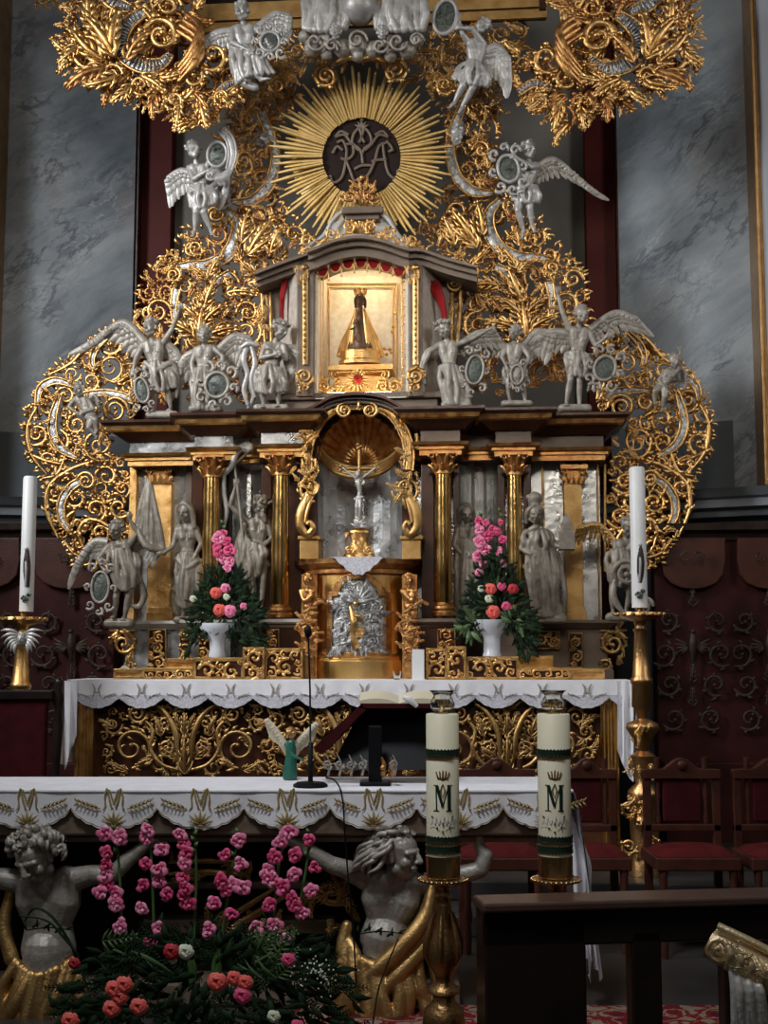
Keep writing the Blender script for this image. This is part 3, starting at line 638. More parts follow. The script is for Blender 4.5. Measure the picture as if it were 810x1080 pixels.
# ---------------------------------------------------------------- arched centre cornice, niche frame, shell
arc = [(318, 436), (328, 434), (338, 429), (350, 422.5), (364, 419), (379, 418), (394, 419), (408, 422.5), (420, 429), (430, 433.5), (446, 435)]
def layered(parts, Y, pts, layers, m_, name, parent):
    b = MB()
    for o0, o1, out in layers:
        top = catmull([(x, y + o0) for x, y in pts], 3); bot = catmull([(x, y + o1) for x, y in pts], 3); n = len(top)
        fr = [[(P(x, y, Y).x, Y - out, P(x, y, Y).z) for x, y in s_] for s_ in (top, bot)]; bk = [[(x, Y + .3, z) for x, y, z in s_] for s_ in fr]
        vs = fr[0] + fr[1] + bk[0] + bk[1]; fs = []
        for i in range(n - 1): fs += [(i, i + 1, n + i + 1, n + i), (i, 2 * n + i, 2 * n + i + 1, i + 1), (n + i, n + i + 1, 3 * n + i + 1, 3 * n + i), (2 * n + i, 3 * n + i, 3 * n + i + 1, 2 * n + i + 1)]
        fs += [(0, n, 3 * n, 2 * n), (n - 1, 3 * n - 1, 4 * n - 1, 2 * n - 1)]; b.add(vs, fs)
    return b.build(name, m_, parent)
layered(None, 9.6, arc, [(0, 3, .17), (3, 6, .12), (9, 12, .05)], 'bole', 'arched_cornice', ret)
layered(None, 9.6, arc, [(5.5, 9.5, .09)], 'taupe', 'arched_band', ret)
b = MB(); b.prismp([(326, 600), (326, 436)] + [(x, y + 9) for x, y in arc[1:-1]] + [(434, 436), (434, 600), (424, 600), (424, 470)] + [(379 + 45 * cos(pi * k / 12), 470 - 38 * sin(pi * k / 12)) for k in range(13)] + [(334, 600)], 9.68, .1)
b.build('niche_surround', 'bole', ret)
frp = [(325, 496), (324, 478), (330, 458), (342, 440), (358, 430), (379, 427), (400, 430), (416, 440), (427, 458), (432, 478), (431, 496)]
b = MB(); s2 = MB(); band(s2, b, 9.58, frp, [5] * 11, 3, 1.3)
for x, s_ in ((364, 1), (391, -1)): scroll(b, 9.54, x, 434, 8, -pi / 2, 1.8, -s_, 2., 0, 6)
acanthus(b, 9.55, 379, 434, -pi / 2, 12, 0, 2.5, 2, 4)
fr = s2.build('niche_arch', 'gold', ret, smooth=True); b.build('moulding', 'gold', fr, smooth=True)
b = MB()
for k in range(15):
    a = pi * (k + .5) / 15; ex, ey = 379 + 45 * cos(a), 484 - 50 * sin(a)
    b.blade([(379, 484, -26), (379 + (ex - 379) * .35, 484 + (ey - 484) * .35, -34), (379 + (ex - 379) * .7, 484 + (ey - 484) * .7, -26), (ex, ey, -6)], [1.2, 3.2, 4.6, 5.6], 9.68, .55, smooth=3)
b.build('shell_vault', 'goldred', ret, smooth=True)
b = MB()
for k in range(5):
    o = k * 3.2; b.blade([(333 + k, 467 + o, -4), (348, 484 + o * .8, 2), (364, 492 + o * .8, 6), (379, 495 + o * .7, 8), (394, 492 + o * .8, 6), (410, 484 + o * .8, 2), (424 - k, 469 + o, -4)], [1.4, 2.2, 2.6, 2.8, 2.6, 2.2, 1.4], 9.72, .8)
b.build('gilded_swag', 'golddull', ret, smooth=True)
for sg, cx in ((1, 325), (-1, 433)):
    b = MB(); w = 9.5
    b.blade([(cx + sg * 2, 505, 2), (cx + sg * 2, 522, 4), (cx - sg * 6, 540, 6), (cx - sg * 7, 556, 6), (cx, 564, 6), (cx + sg * 6, 558, 7), (cx + sg * 3, 551, 8), (cx, 554, 9)], [3, 4.5, 5.5, 5, 4, 3.2, 2.5, 2], w, .7)
    b.blade([(cx + sg * 8, 516, 2), (cx + sg * 1, 536, 7), (cx - sg * 2, 552, 8)], [1.5, 2, 1.5], w, .8)
    scroll(b, w, cx + sg * 4, 517, 13, pi * .4, 1.4, sg, 2., 6, 5, leafr=.5)
    leafmass(b, w, [(cx - sg * 13, 478), (cx + sg * 6, 478), (cx + sg * 18, 535), (cx - sg * 10, 520)], 13, 16, 11 + sg, d=5, mb2=None)
    leafmass(b, w, [(cx - 6, 455), (cx + 6, 455), (cx + 5, 482), (cx - 5, 482)], 13, 5, 21 + sg, ang=-pi / 2, d=3)
    v = b.build('volute_console', 'golddull' if sg < 0 else 'gold', ret, smooth=True)
    b = MB(); b.boxp(cx - 9, cx + 11, 569, 590, 9.5, .25); b.boxp(cx - 11, cx + 13, 565, 569, 9.48, .25); b.build('pedestal', 'golddull', ret, bevel=.006)
# ---------------------------------------------------------------- tabernacle
cxT = X(378.5, 9.85); RT = 60 * 9.45 / F
tab = thing('tabernacle', 'curved gilded tabernacle with arched silver relief door below the crucifix', 'tabernacle', (cxT, 9.85, Z(717, 9.4)))
zb = Z(717, 9.4)
def hz(y): return Z(y, 9.42) - zb
b = MB(); b.lathe([(RT + .03, 0), (RT + .03, hz(697)), (RT + .015, hz(694)), (RT + .03, hz(692)), (RT, hz(689)), (RT, hz(605))], (cxT, 9.85, zb), 64); b.build('body', 'goldsatin', tab, smooth=False, bevel=.002)
b = MB(); b.lathe([(RT, hz(606)), (RT + .03, hz(604)), (RT + .03, hz(600)), (RT + .055, hz(598)), (RT + .085, hz(594)), (RT + .09, hz(589)), (RT - .1, hz(588))], (cxT, 9.85, zb), 64); b.build('cornice', 'goldred', tab)
def bend(mb, R=RT, c=cxT):
    for v in mb.v:
        d = min(abs(v.x - c), R * .98); v.y += R - sqrt(R * R - d * d)
    return mb
wF = 9.85 - RT
def archp(x0, x1, y0, y1, sh, n=10):
    cx = (x0 + x1) / 2; r = (x1 - x0) / 2; rr = r - 7
    return [(x0, y1)] + [(x0, y0 + sh)] + [(x0 + 7, y0 + sh)] + [(cx - rr * cos(pi * k / n), y0 + sh - (sh) * sin(pi * k / n)) for k in range(n + 1)] + [(x1 - 7, y0 + sh), (x1, y0 + sh), (x1, y1)]
b = MB(); o_ = archp(344, 412, 604, 692, 20); i_ = archp(350, 406, 610, 689, 18)
def ringp(b, o_, i_, Y, t, out):
    n = len(o_); c = lambda L, y: [(P(x, q, Y).x, y, P(x, q, Y).z) for x, q in L]
    b.add(c(o_, Y - out) + c(i_, Y - out) + c(o_, Y + t) + c(i_, Y + t), sum([[(k, (k + 1) % n, n + (k + 1) % n, n + k), (k, 2 * n + k, 2 * n + (k + 1) % n, (k + 1) % n), (n + k, n + (k + 1) % n, 3 * n + (k + 1) % n, 3 * n + k)] for k in range(n)], []))

def slices(b, x0, x1, top, bot, Y, t, out, n=26):
    for i in range(n):
        xa, xb = x0 + (x1 - x0) * i / n, x0 + (x1 - x0) * (i + 1) / n; v = []
        for yy, o2 in ((Y - out, 0), (Y + t, 0)):
            for x, f in ((xa, top), (xb, top), (xb, bot), (xa, bot)): q = P(x, f(x), Y); v.append((q.x, yy, q.z))
        b.add(v, [(0, 1, 2, 3), (7, 6, 5, 4), (0, 4, 5, 1), (1, 5, 6, 2), (2, 6, 7, 3), (3, 7, 4, 0)])
def dtop(x0, x1, y0, sh):
    def f(x):
        cx = (x0 + x1) / 2; rr = (x1 - x0) / 2 - 7; u = abs(x - cx)
        return y0 + sh if u >= rr else y0 + sh - sh * sqrt(1 - (u / rr) ** 2)
    return f
slices(b, 344, 350, dtop(344, 412, 604, 20), lambda x: 692, wF, .05, .03, 3); slices(b, 406, 412, dtop(344, 412, 604, 20), lambda x: 692, wF, .05, .03, 3); slices(b, 350, 406, dtop(344, 412, 604, 20), dtop(350, 406, 611, 18), wF, .05, .03); slices(b, 350, 406, lambda x: 688, lambda x: 692, wF, .05, .03)
bend(b).build('door_frame', 'goldred', tab, bevel=.004)
b = MB(); slices(b, 350, 406, dtop(350, 406, 611, 18), lambda x: 688, wF, .05, .008); dr = bend(b).build('door', 'silverinlay', tab)
b = MB(); poly = archp(353, 403, 614, 686, 18)
leafmass(b, wF, poly, 12, 60, 5, ang=lambda x, y: atan2(y - 648, x - 378), d=2.5, spread=.6); filigree(b, wF, [(353, 632), (370, 632), (370, 686), (353, 686)], 6, 3, 6, d=3, tries=500); filigree(b, wF, [(386, 632), (403, 632), (403, 686), (386, 686)], 6, 3, 7, d=3, tries=500)
for k in range(9): leaflet(b, wF, 378, 636, -pi / 2 + (k - 4) * .33, 20, 0, 1.7, 4)
bend(b).build('relief', 'silverinlay', dr, smooth=True)
b = MB(); b.blade([(370, 640, 5), (374, 655, 8), (373, 668, 6), (377, 684, 4)], [2, 4, 3.5, 5], wF, .8); b.ballp(376, 637, 7, 3.2, wF); b.blade([(384, 655, 8), (380, 650, 9), (374, 650, 9)], [1.5, 1.7, 1.5], wF, 1); b.boxp(369, 384, 662, 672, wF - .05, .04); b.build('relief_figure', 'gold', dr, smooth=True)
for sg, cx in ((1, 326), (-1, 432)):        # small carved herms left and right
    c = Clay(9.44); c.head(cx, 612, 12, 6, -20 * sg); c.hair('curls', 2, .25); c.torso((cx, 619, 9), (cx - 7, 624, 8), (cx + 7, 624, 8), (cx, 640, 6), 6)
    c.curve((cx - 7, 624, 8, 3), (cx - 3 * sg, 634, 12, 2.5), (cx + 5, 628, 13, 2)); c.st((cx, 640, 6, 5), (cx + sg, 655, 5, 4.2), (cx, 672, 4, 4))
    c.build('herm_figure', 'goldred', tab, vox=.7)
    b = MB(); scroll(b, 9.4, cx - sg * 2, 664, 6, -pi / 2, 1.5, sg, 1.6, 4, 5); scroll(b, 9.4, cx - sg * 1, 688, 6.5, pi / 2, 1.6, -sg, 1.8, 3, 5); leafmass(b, 9.4, [(cx - 7, 630), (cx + 7, 630), (cx + 6, 690), (cx - 6, 690)], 13, 26, 8, d=2); b.boxp(cx - 8, cx + 8, 606, 716, 9.47, .1); b.boxp(cx - 5, cx + 5, 692, 716, 9.42, .1)
    b.build('herm_scroll', 'goldred', tab, smooth=True)
# lace cloth hanging in front of the tabernacle top
b = MB(); poly = [(352, 588)] + [(352 + 4 * k + 2, 589 + 17 * sin(pi * (k + .5) / 13) ** 1.3 + (1.2 if k % 2 else -.6)) for k in range(13)] + [(404, 588)]
b.prismp(poly, wF - .11, .006); b.box(X(352, 9.5), X(404, 9.5), wF - .11, wF + .35, Z(588, wF - .1) - .001, Z(588, wF - .1) + .005)
tag(b.build('lace_doily', 'lace'), 'white lace cloth hanging over the tabernacle front edge', 'cloth')
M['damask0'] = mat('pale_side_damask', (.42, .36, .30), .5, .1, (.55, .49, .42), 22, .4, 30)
# ---------------------------------------------------------------- upper bay with the lit shrine
up = thing('shrine_bay', 'arched brown-grey shrine bay with gilt posts framing the lit statue niche', 'shrine', (X(380, 9.9), 9.9, Z(434, 9.9)))
b = MB(); b.boxp(300, 462, 418, 437, 9.72, .6); b.boxp(296, 466, 415, 419, 9.68, .6); b.build('base', 'taupe', up, bevel=.01)
wS = 9.66
for a, c in ((313, 331), (430, 447)): MB().boxp(a, c, 272, 418, wS, .12).build('post', 'taupe', up, bevel=.01)
for a, c in ((313, 331), (430, 447)):
    b = MB(); cx = (a + c) / 2
    b.blade([(cx, 290, 2), (cx, 385, 2)], [3, 3], wS, .5); 
    for k in range(14): b.ballp(cx, 300 + k * 6, 4, 1.9, wS)
    scroll(b, wS - .03, cx, 398, 9.5, 0, 1.9, 1 if a < 350 else -1, 2.2, 4, 4, leafr=.4); scroll(b, wS - .03, cx, 410, 6, 2, 1.3, 1, 1.6, 4, 4)
    leafmass(b, wS - .02, [(a, 280), (c, 280), (c, 300), (a, 300)], 10, 7, 3, ang=pi / 2, d=3); b.ballp(cx, 284, 5, 4.5, wS)
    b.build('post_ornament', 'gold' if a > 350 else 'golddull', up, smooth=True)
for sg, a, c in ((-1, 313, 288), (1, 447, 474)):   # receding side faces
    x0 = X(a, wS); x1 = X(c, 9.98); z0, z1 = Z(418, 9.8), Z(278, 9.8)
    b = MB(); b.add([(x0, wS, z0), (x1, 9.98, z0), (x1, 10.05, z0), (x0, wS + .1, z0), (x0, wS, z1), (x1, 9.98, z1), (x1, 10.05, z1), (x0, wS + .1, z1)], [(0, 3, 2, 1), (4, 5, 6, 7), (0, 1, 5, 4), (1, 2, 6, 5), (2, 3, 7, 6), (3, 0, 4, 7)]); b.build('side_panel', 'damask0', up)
    b = MB(); b.box(x1 - .05, x1 + .05, 9.9, 10.02, z0, z1); b.build('side_post', 'taupe', up, bevel=.008)
    b = MB(); cc = 283 if sg < 0 else 479
    scroll(b, 9.88, cc, 300, 8, 0, 1.7, sg, 2, 0, 3); b.blade([(cc + sg * 7, 300, 0), (cc + sg * 5, 340, 0), (cc, 400, 0)], [2.2, 2, 2], 9.88, .8); b.blade([(cc - sg * 2, 308, 0), (cc - sg * 3, 350, 0), (cc - sg * 4, 400, 0)], [1.8, 1.8, 1.8], 9.88, .8)
    leafmass(b, 9.88, [(cc - 8, 305), (cc + 8, 305), (cc + 6, 350), (cc - 6, 350)], 12, 6, 7, ang=pi / 2, d=1); b.build('side_volute', 'golddull', up, smooth=True)
    b = MB()
    for k in range(4):
        pts = [(303 - k, 296, 4), (300 - k * .8, 312, 5), (299 - k * .4, 330, 5), (300 - k * .5, 346, 4)] if sg < 0 else [(451 + k * 3.4, 297, 4), (457 + k * 3.0, 310, 6), (466 + k * 1.2, 328, 6), (468 + k, 346, 4)]
        b.blade(pts, [1.4, 1.7, 1.4, .8], 9.80, .8)
    o = b.build('red_curtain', 'redcloth', None, smooth=True); tag(o, 'red gathered curtain at the %s side opening of the shrine bay' % ('left' if sg < 0 else 'right'), 'curtain')
capL = [(272, 292), (300, 281), (329, 271)]; capC = [(327, 270), (338, 266), (352, 260), (366, 256.5), (380, 255), (394, 256.5), (408, 260), (422, 265), (432, 268)]; capR = [(431, 268), (446, 268), (472, 277), (503, 285)]
layered(None, 9.75, capL, [(0, 3, .14), (3, 8, .09), (8, 13, .05)], 'taupe', 'cornice', up)
layered(None, wS, capC, [(0, 3, .16), (3, 8, .1), (8, 17, .05)], 'taupe', 'arched_cornice', up)
layered(None, 9.7, capR, [(0, 3, .14), (3, 8, .09), (8, 14, .05)], 'taupe', 'cornice', up)
b = MB(); b.box(X(332, 9.7), X(429, 9.7), wS + .02, 10.4, Z(418, 9.7) - .02, Z(416.5, 9.7)); b.box(X(330, 9.7) - .03, X(330, 9.7) + .02, wS + .05, 10.4, Z(418, 9.7), Z(268, 9.7)); b.box(X(431, 9.7) - .02, X(431, 9.7) + .03, wS + .05, 10.4, Z(418, 9.7), Z(268, 9.7))
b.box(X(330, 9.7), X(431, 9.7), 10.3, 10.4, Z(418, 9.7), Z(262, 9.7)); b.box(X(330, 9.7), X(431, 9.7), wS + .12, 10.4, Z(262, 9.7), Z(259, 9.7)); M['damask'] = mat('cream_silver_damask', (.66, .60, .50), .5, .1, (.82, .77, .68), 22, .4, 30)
nic = b.build('niche_box', 'damask', up)
b = MB()
for (a, y0, c, y1) in ((347, 303, 347, 404), (415, 303, 415, 404), (347, 303, 415, 303), (343, 299, 343, 404), (419, 299, 419, 404), (343, 299, 419, 299)): b.blade([(a, y0, 0), (c, y1, 0)], [.8, .8], 10.28, 1)
for a in (338, 341, 424): b.blade([(a, 288, 0), (a, 412, 0)], [.7, .7], 9.9, 1)
for yy in range(300, 405, 9): leaflet(b, 9.9, 423, yy, -.9, 7, .8, 1, 0); leaflet(b, 9.9, 337, yy, -2.2, 5, -.8, .8, 0)
for (x, y) in ((415, 345), (411, 369), (408, 374), (413, 372), (406, 368), (417, 331), (414, 350)): b.ballp(x, y, 2, 2.1, 10.1)
b.blade([(416, 400, 2), (418, 370, 2), (416, 325, 2)], [.6, .6, .5], 10.1, 1)
b.build('gilt_tracery', 'gold', nic, smooth=True)
lam = MB(); trm = MB()
for k in range(7):
    t = k / 6; x = 340 + 81 * t; y = 290 - 12 * sin(pi * (t * .86 + .07)); 
    poly = [(x - 6, y - 5)] + [(x - 5.4 * cos(pi * i / 8), y - 1 + 5.6 * sin(pi * i / 8)) for i in range(9)] + [(x + 6, y - 5)]
    lam.prismp(poly, wS + .03, .02); trm.blade([(x - 5.4 * cos(pi * i / 8), y - 1 + 5.6 * sin(pi * i / 8), 0) for i in range(9)], [.8] * 9, wS + .02, 1, smooth=1)
    if k < 6: trm.blade([(x + 6.7, y + 1, 0), (x + 6.7, y + 7, 0), (x + 6.7, y + 9, 0)], [.5, .8, 1.3], wS + .02, 1)
v = tag(lam.build('lambrequin', 'redcloth'), 'scalloped red cloth valance with gold tassels across the lit niche top', 'valance'); trm.build('gold_trim', 'gold', v, smooth=True)
b = MB(); b.box(X(348, 10), X(414, 10), 10.0, 10.06, Z(280.5, 10.03), Z(279, 10.03)); lp = b.build('lamp_strip', 'lamp'); tag(lp, 'glowing warm lamp strip at the top inside the shrine niche', 'lamp')
b = MB(); b.box(X(346, 9.8), X(414, 9.8), 9.73, 9.76, Z(415.5, 9.75), Z(414.2, 9.75)); lp = b.build('lamp_strip', 'lamp'); tag(lp, 'glowing warm lamp strip at the foot of the shrine niche', 'lamp')
# statue in the niche
ped = MB(); wM = 9.95
ped.boxp(346, 414, 385, 389, wM - .12, .3); ped.boxp(350, 410, 389, 392, wM - .09, .25); ped.boxp(354, 406, 392, 417, wM - .02, .15)
for sg in (1, -1):
    scroll(ped, wM - .08, 380 + sg * 26, 396, 5, -pi / 2, 1.4, sg, 1.3, 2, 2); scroll(ped, wM - .1, 380 + sg * 37, 408, 7, 0, 1.5, -sg, 1.7, 4, 2); scroll(ped, wM - .08, 380 + sg * 24, 408, 6, 2, 1.4, sg, 1.5, 3, 3)
    leafmass(ped, wM - .08, [(380 + sg * 4, 394), (380 + sg * 44, 402), (380 + sg * 46, 416), (380 + sg * 4, 416)], 9, 9, 5 + sg, d=2)
for k in range(16): a = 2 * pi * k / 16; leaflet(ped, wM - .1, 378 + 4 * cos(a), 401 + 4 * sin(a), a, 9, 0, .9, 4)
pd = tag(ped.build('statue_pedestal', 'gold', smooth=True), 'gilded scroll pedestal with a red heart under the small crowned statue', 'pedestal')
c = Clay(wM - .14); c.st((375.3, 399, 2, 2.6), (378, 405, 2, .8)); c.st((380.7, 399, 2, 2.6), (378, 405, 2, .8)); c.build('heart', 'redcloth', pd, vox=.5)
mad = thing('madonna_statue', 'small dark crowned Madonna statue in gold cape inside the lit niche', 'statue', (X(380, wM), wM, Z(385, wM)))
b = MB(); k_ = wM / F
cz = lambda y: Z(y, wM) - Z(385, wM)
b.lathe([(17 * k_, cz(385)), (17 * k_, cz(381)), (15 * k_, cz(380)), (15.5 * k_, cz(371)), (14 * k_, cz(370)), (12 * k_, cz(369))], (X(379, wM), wM, Z(385, wM)), 24, 1.35, .8); b.build('base', 'gold', mad, smooth=False, bevel=.003)
c = Clay(wM)
c.st((380, 367, 2, 8.5), (380, 350, 2, 7), (380, 336, 1, 5.5), (380, 328, 0, 3.5)); c.st((372, 368, 2, 6), (377, 340, 1, 4)); c.st((388, 368, 2, 6), (383, 340, 1, 4)); c.st((375, 343, 8, 2.4), (379, 352, 10, 2.4), (376, 358, 10, 2)); c.build('robe', 'blackskin', mad, vox=.6)
c = Clay(wM); c.head(380, 318, 2, 6, 0); c.hair('long', 1); c.st((380, 324, 0, 3), (380, 330, 0, 3.4)); c.build('head', 'blackskin', mad, vox=.45)
c = Clay(wM - .05); c.head(376, 340, 3, 3.4, 10); c.st((376, 344, 2, 2.5), (377, 352, 2, 3.6), (379, 360, 2, 3)); c.st((376, 346, 3, 1.5), (370, 349, 6, 1)); c.build('child_figure', 'blackskin', mad, vox=.45)
b = MB()
for sg in (1, -1):
    for k in range(5):
        e = 10 + k * 3.4; b.blade([(380 + sg * 4, 327, 3), (380 + sg * (6 + k * .9), 342, 7 - k * 2), (380 + sg * (e * .78), 360, 6 - k * 2), (380 + sg * e, 376, 5 - k * 2)], [1.5, 2.0, 2.3, 2.5], wM, .7)
b.build('gold_cape', 'gold', mad, smooth=True)
b = MB(); r = 5 * k_; cp = P(380, 313, wM)
b.lathe([(r * .92, 0), (r, 0), (r * 1.12, 3 * k_), (r * 1.0, 3 * k_)], cp, 20)
for q in range(8):
    a = 2 * pi * q / 8; p0 = cp + Vector((cos(a) * r * 1.05, sin(a) * r * 1.05, 2 * k_)); b.tube([p0, p0 + Vector((cos(a) * r * .2, sin(a) * r * .2, 5 * k_)), p0 + Vector((0, 0, 8 * k_))], [1.1 * k_, 1.5 * k_, .4 * k_], 6)
b.build('crown', 'gold', mad, smooth=True)
# ---------------------------------------------------------------- gable over the shrine
gb = thing('shrine_gable', 'silvered gable with gilt shell and leaves above the lit shrine', 'gable', (X(380, 9.9), 9.9, Z(262, 9.9)))
b = MB(); b.prismp([(318, 262), (338, 256), (350, 236), (364, 228), (366, 220), (400, 220), (402, 228), (414, 236), (424, 254), (446, 262), (446, 264), (318, 264)], 9.88, .2); b.build('gable_body', 'stone', gb, bevel=.01)
b = MB(); b.boxp(360, 404, 218, 224, 9.76, .2); b.boxp(364, 400, 224, 231, 9.8, .2); b.build('block', 'taupe', gb, bevel=.008)
for sg in (1, -1):
    b = MB(); cx = 381; b.blade([(cx + sg * 20, 224, 2), (cx + sg * 30, 233, 2), (cx + sg * 40, 250, 2), (cx + sg * 58, 262, 2)], [2.5, 2.5, 2.5, 3], 9.83, .8); b.build('raking_moulding', 'statw', gb, smooth=True)
b = MB()
for k in range(11): a = pi * (k + .5) / 11; b.blade([(380, 247, 2), (380 + 8 * cos(a), 247 - 7 * sin(a), 4), (380 + 15 * cos(a), 247 - 12 * sin(a), 3)], [.8, 1.6, 2.4], 9.8, .8)
leafmass(b, 9.72, [(316, 262), (345, 252), (380, 246), (416, 252), (452, 262), (450, 269), (424, 260), (380, 251), (336, 262), (318, 270)], 11, 46, 3, d=3, mb2=None)
for sg in (1, -1): scroll(b, 9.74, 380 + sg * 12, 240, 7, pi / 2, 1.4, sg, 1.7, 4, 3); scroll(b, 9.74, 380 + sg * 30, 248, 7, 0, 1.4, -sg, 1.7, 5, 3); scroll(b, 9.74, 380 + sg * 56, 255, 7, 0, 1.4, sg, 1.7, 5, 3)
b.build('gilt_leaves', 'gold', gb, smooth=True)
# ================================================================== OPENWORK ORNAMENT
frame(HALT)
def mirror(cx2, sy, pts): return [(cx2 - p[0], 690 - (690 - p[1]) * sy) + tuple(p[2:]) for p in pts]
SIDES = ((0, lambda p: p), (1, None))
def wing_orn(side, label):
    w = 10.02; mf = (lambda p: p) if side == 0 else (lambda p: mirror(777, 1.012, p)); sg = 1 if side == 0 else -1
    poly = mf([(140, 604), (138, 492), (118, 470), (118, 450), (148, 440), (150, 400), (150, 372), (135, 354), (119, 342), (100, 356), (86, 374), (66, 380), (52, 392), (40, 410), (28, 435), (25, 455), (28, 478), (40, 492), (46, 512), (54, 540), (60, 560), (70, 575), (80, 600), (110, 606)])
    c = mf([(85, 480)])[0]; t = thing('openwork_wing', label, 'altar ornament', (X(c[0], w), w, Z(606, w)))
    g = MB(); s = MB(); V = mf([(122, 433), (92, 508), (106, 470), (117, 388), (77, 395)])
    scroll(g, w - .05, V[0][0], V[0][1], 14, 0 if side == 0 else pi, 2.1, -sg, 2.2, 0, 2)
    scroll(g, w - .05, V[1][0], V[1][1], 10, pi if side == 0 else 0, 1.8, sg, 2, 0, 3)
    scroll(g, w - .03, V[2][0], V[2][1], 17, pi * .5, 1.6, sg, 2.4, 7, 4, leafr=.4)
    scroll(g, w - .03, V[3][0], V[3][1], 14, pi * .5, 1.5, -sg, 2.1, 6, 1, leafr=.45)
    scroll(g, w - .03, V[4][0], V[4][1], 9, 0, 1.5, sg, 1.7, 6, 1)
    for pts, wd in (([(40, 428), (44, 410), (60, 402), (80, 408)], [2, 4, 4, 2]), ([(64, 416), (57, 440), (57, 458), (66, 474), (84, 484)], [2, 4.5, 5, 4.5, 2]), ([(88, 416), (110, 415), (130, 419), (142, 424)], [2, 4, 5, 3]),
                    ([(90, 506), (76, 514), (66, 530), (66, 548), (76, 562)], [4, 4.5, 4.5, 4, 2]), ([(119, 352), (104, 366), (98, 380), (101, 392)], [1.5, 3, 3, 2]), ([(140, 390), (143, 410), (146, 425)], [2, 3, 2])):
        q = mf([(*p, 0) for p in pts]); band(s, g, w - .02, q, [v * .85 for v in wd], 2, 1.4)
        for (i0, i1) in ((0, 1), (-1, -2), (1, 2)): acanthus(g, w - .03, q[i0][0], q[i0][1], atan2(q[i1][1] - q[i0][1], q[i1][0] - q[i0][0]) + .5, 15, 1.2, None, 2, 5)
    # large C and S stems
    for pts in ([(138, 600), (120, 560), (96, 548), (84, 560), (88, 578)], [(50, 500), (34, 480), (30, 452), (40, 430)], [(62, 568), (50, 540), (52, 515), (68, 500), (90, 490), (116, 486)], [(30, 478), (48, 486), (66, 490)], [(52, 396), (76, 384), (96, 362), (118, 344)], [(70, 480), (62, 500), (46, 505)], [(112, 400), (124, 404), (138, 396), (147, 380)], [(96, 590), (80, 585), (68, 570)]):
        q = mf([(*p, 3) for p in pts]); g.blade(q, [1.1] + [2.3] * (len(q) - 2) + [1.0], w - .02, .8)
        for k in range(1, len(q) - 1):
            a = atan2(q[k + 1][1] - q[k - 1][1], q[k + 1][0] - q[k - 1][0])
            leaflet(g, w - .02, q[k][0], q[k][1], a - .8, 9, .9, 1.6, 3); leaflet(g, w - .02, q[k][0], q[k][1], a + .8, 9, -.9, 1.6, 3)
    avoid = [(V[0][0], V[0][1], 14), (V[1][0], V[1][1], 10), (V[2][0], V[2][1], 15), (V[3][0], V[3][1], 13), (V[4][0], V[4][1], 9)]
    for pts, rr in (((57, 448), 7), ((66, 535), 6), ((115, 416), 5), ((60, 405), 5)): q = mf([pts])[0]; avoid.append((q[0], q[1], rr))
    filigree(g, w, poly, 13, 3.6, 31 + side, avoid, w=.205, leaves=7, tries=3200, turns=(1.0, 1.5))
    filigree(g, w + .035, poly, 10, 4, 131 + side, [(a_[0], a_[1], a_[2] * .6) for a_ in avoid], w=.2, leaves=6, tries=2800, turns=(.9, 1.3))
    # leafy outer rim
    R = random.Random(5)
    for i in range(5, len(poly) - 2):
        a = Vector(poly[i]); b_ = Vector(poly[i + 1]); n_ = int((b_ - a).length / 6) + 1; out = Vector((b_.y - a.y, -(b_.x - a.x))).normalized()
        cc = Vector(c)
        if out.dot(a - cc) < 0: out = -out
        for k in range(n_):
            p = a.lerp(b_, k / n_); g_ = p - out * 3; leaflet(g, w, g_.x, g_.y, atan2(out.y, out.x) + R.uniform(-.8, .8), R.uniform(7, 10), R.uniform(-1.5, 1.5), 1.5, 1)
    leafmass(g, w - .03, mf([(90, 460), (125, 452), (128, 490), (92, 492)]), 12, 10, 9, d=6)
    g.build('scrollwork', 'gold', t, smooth=True); s.build('silver_inlay', 'silverinlay', t, smooth=True)
    rb = MB(); q = mf([(139, 604, 0), (139, 492, 0)]); rb.blade(q, [1.8, 1.8], w, 1.2); rb.build('border', 'gold' if side == 0 else 'golddull', t)
wing_orn(0, 'pierced gilded scrollwork wing with silver inlay, left end of the retable')
wing_orn(1, 'pierced gilded scrollwork wing with silver inlay, right end of the retable')
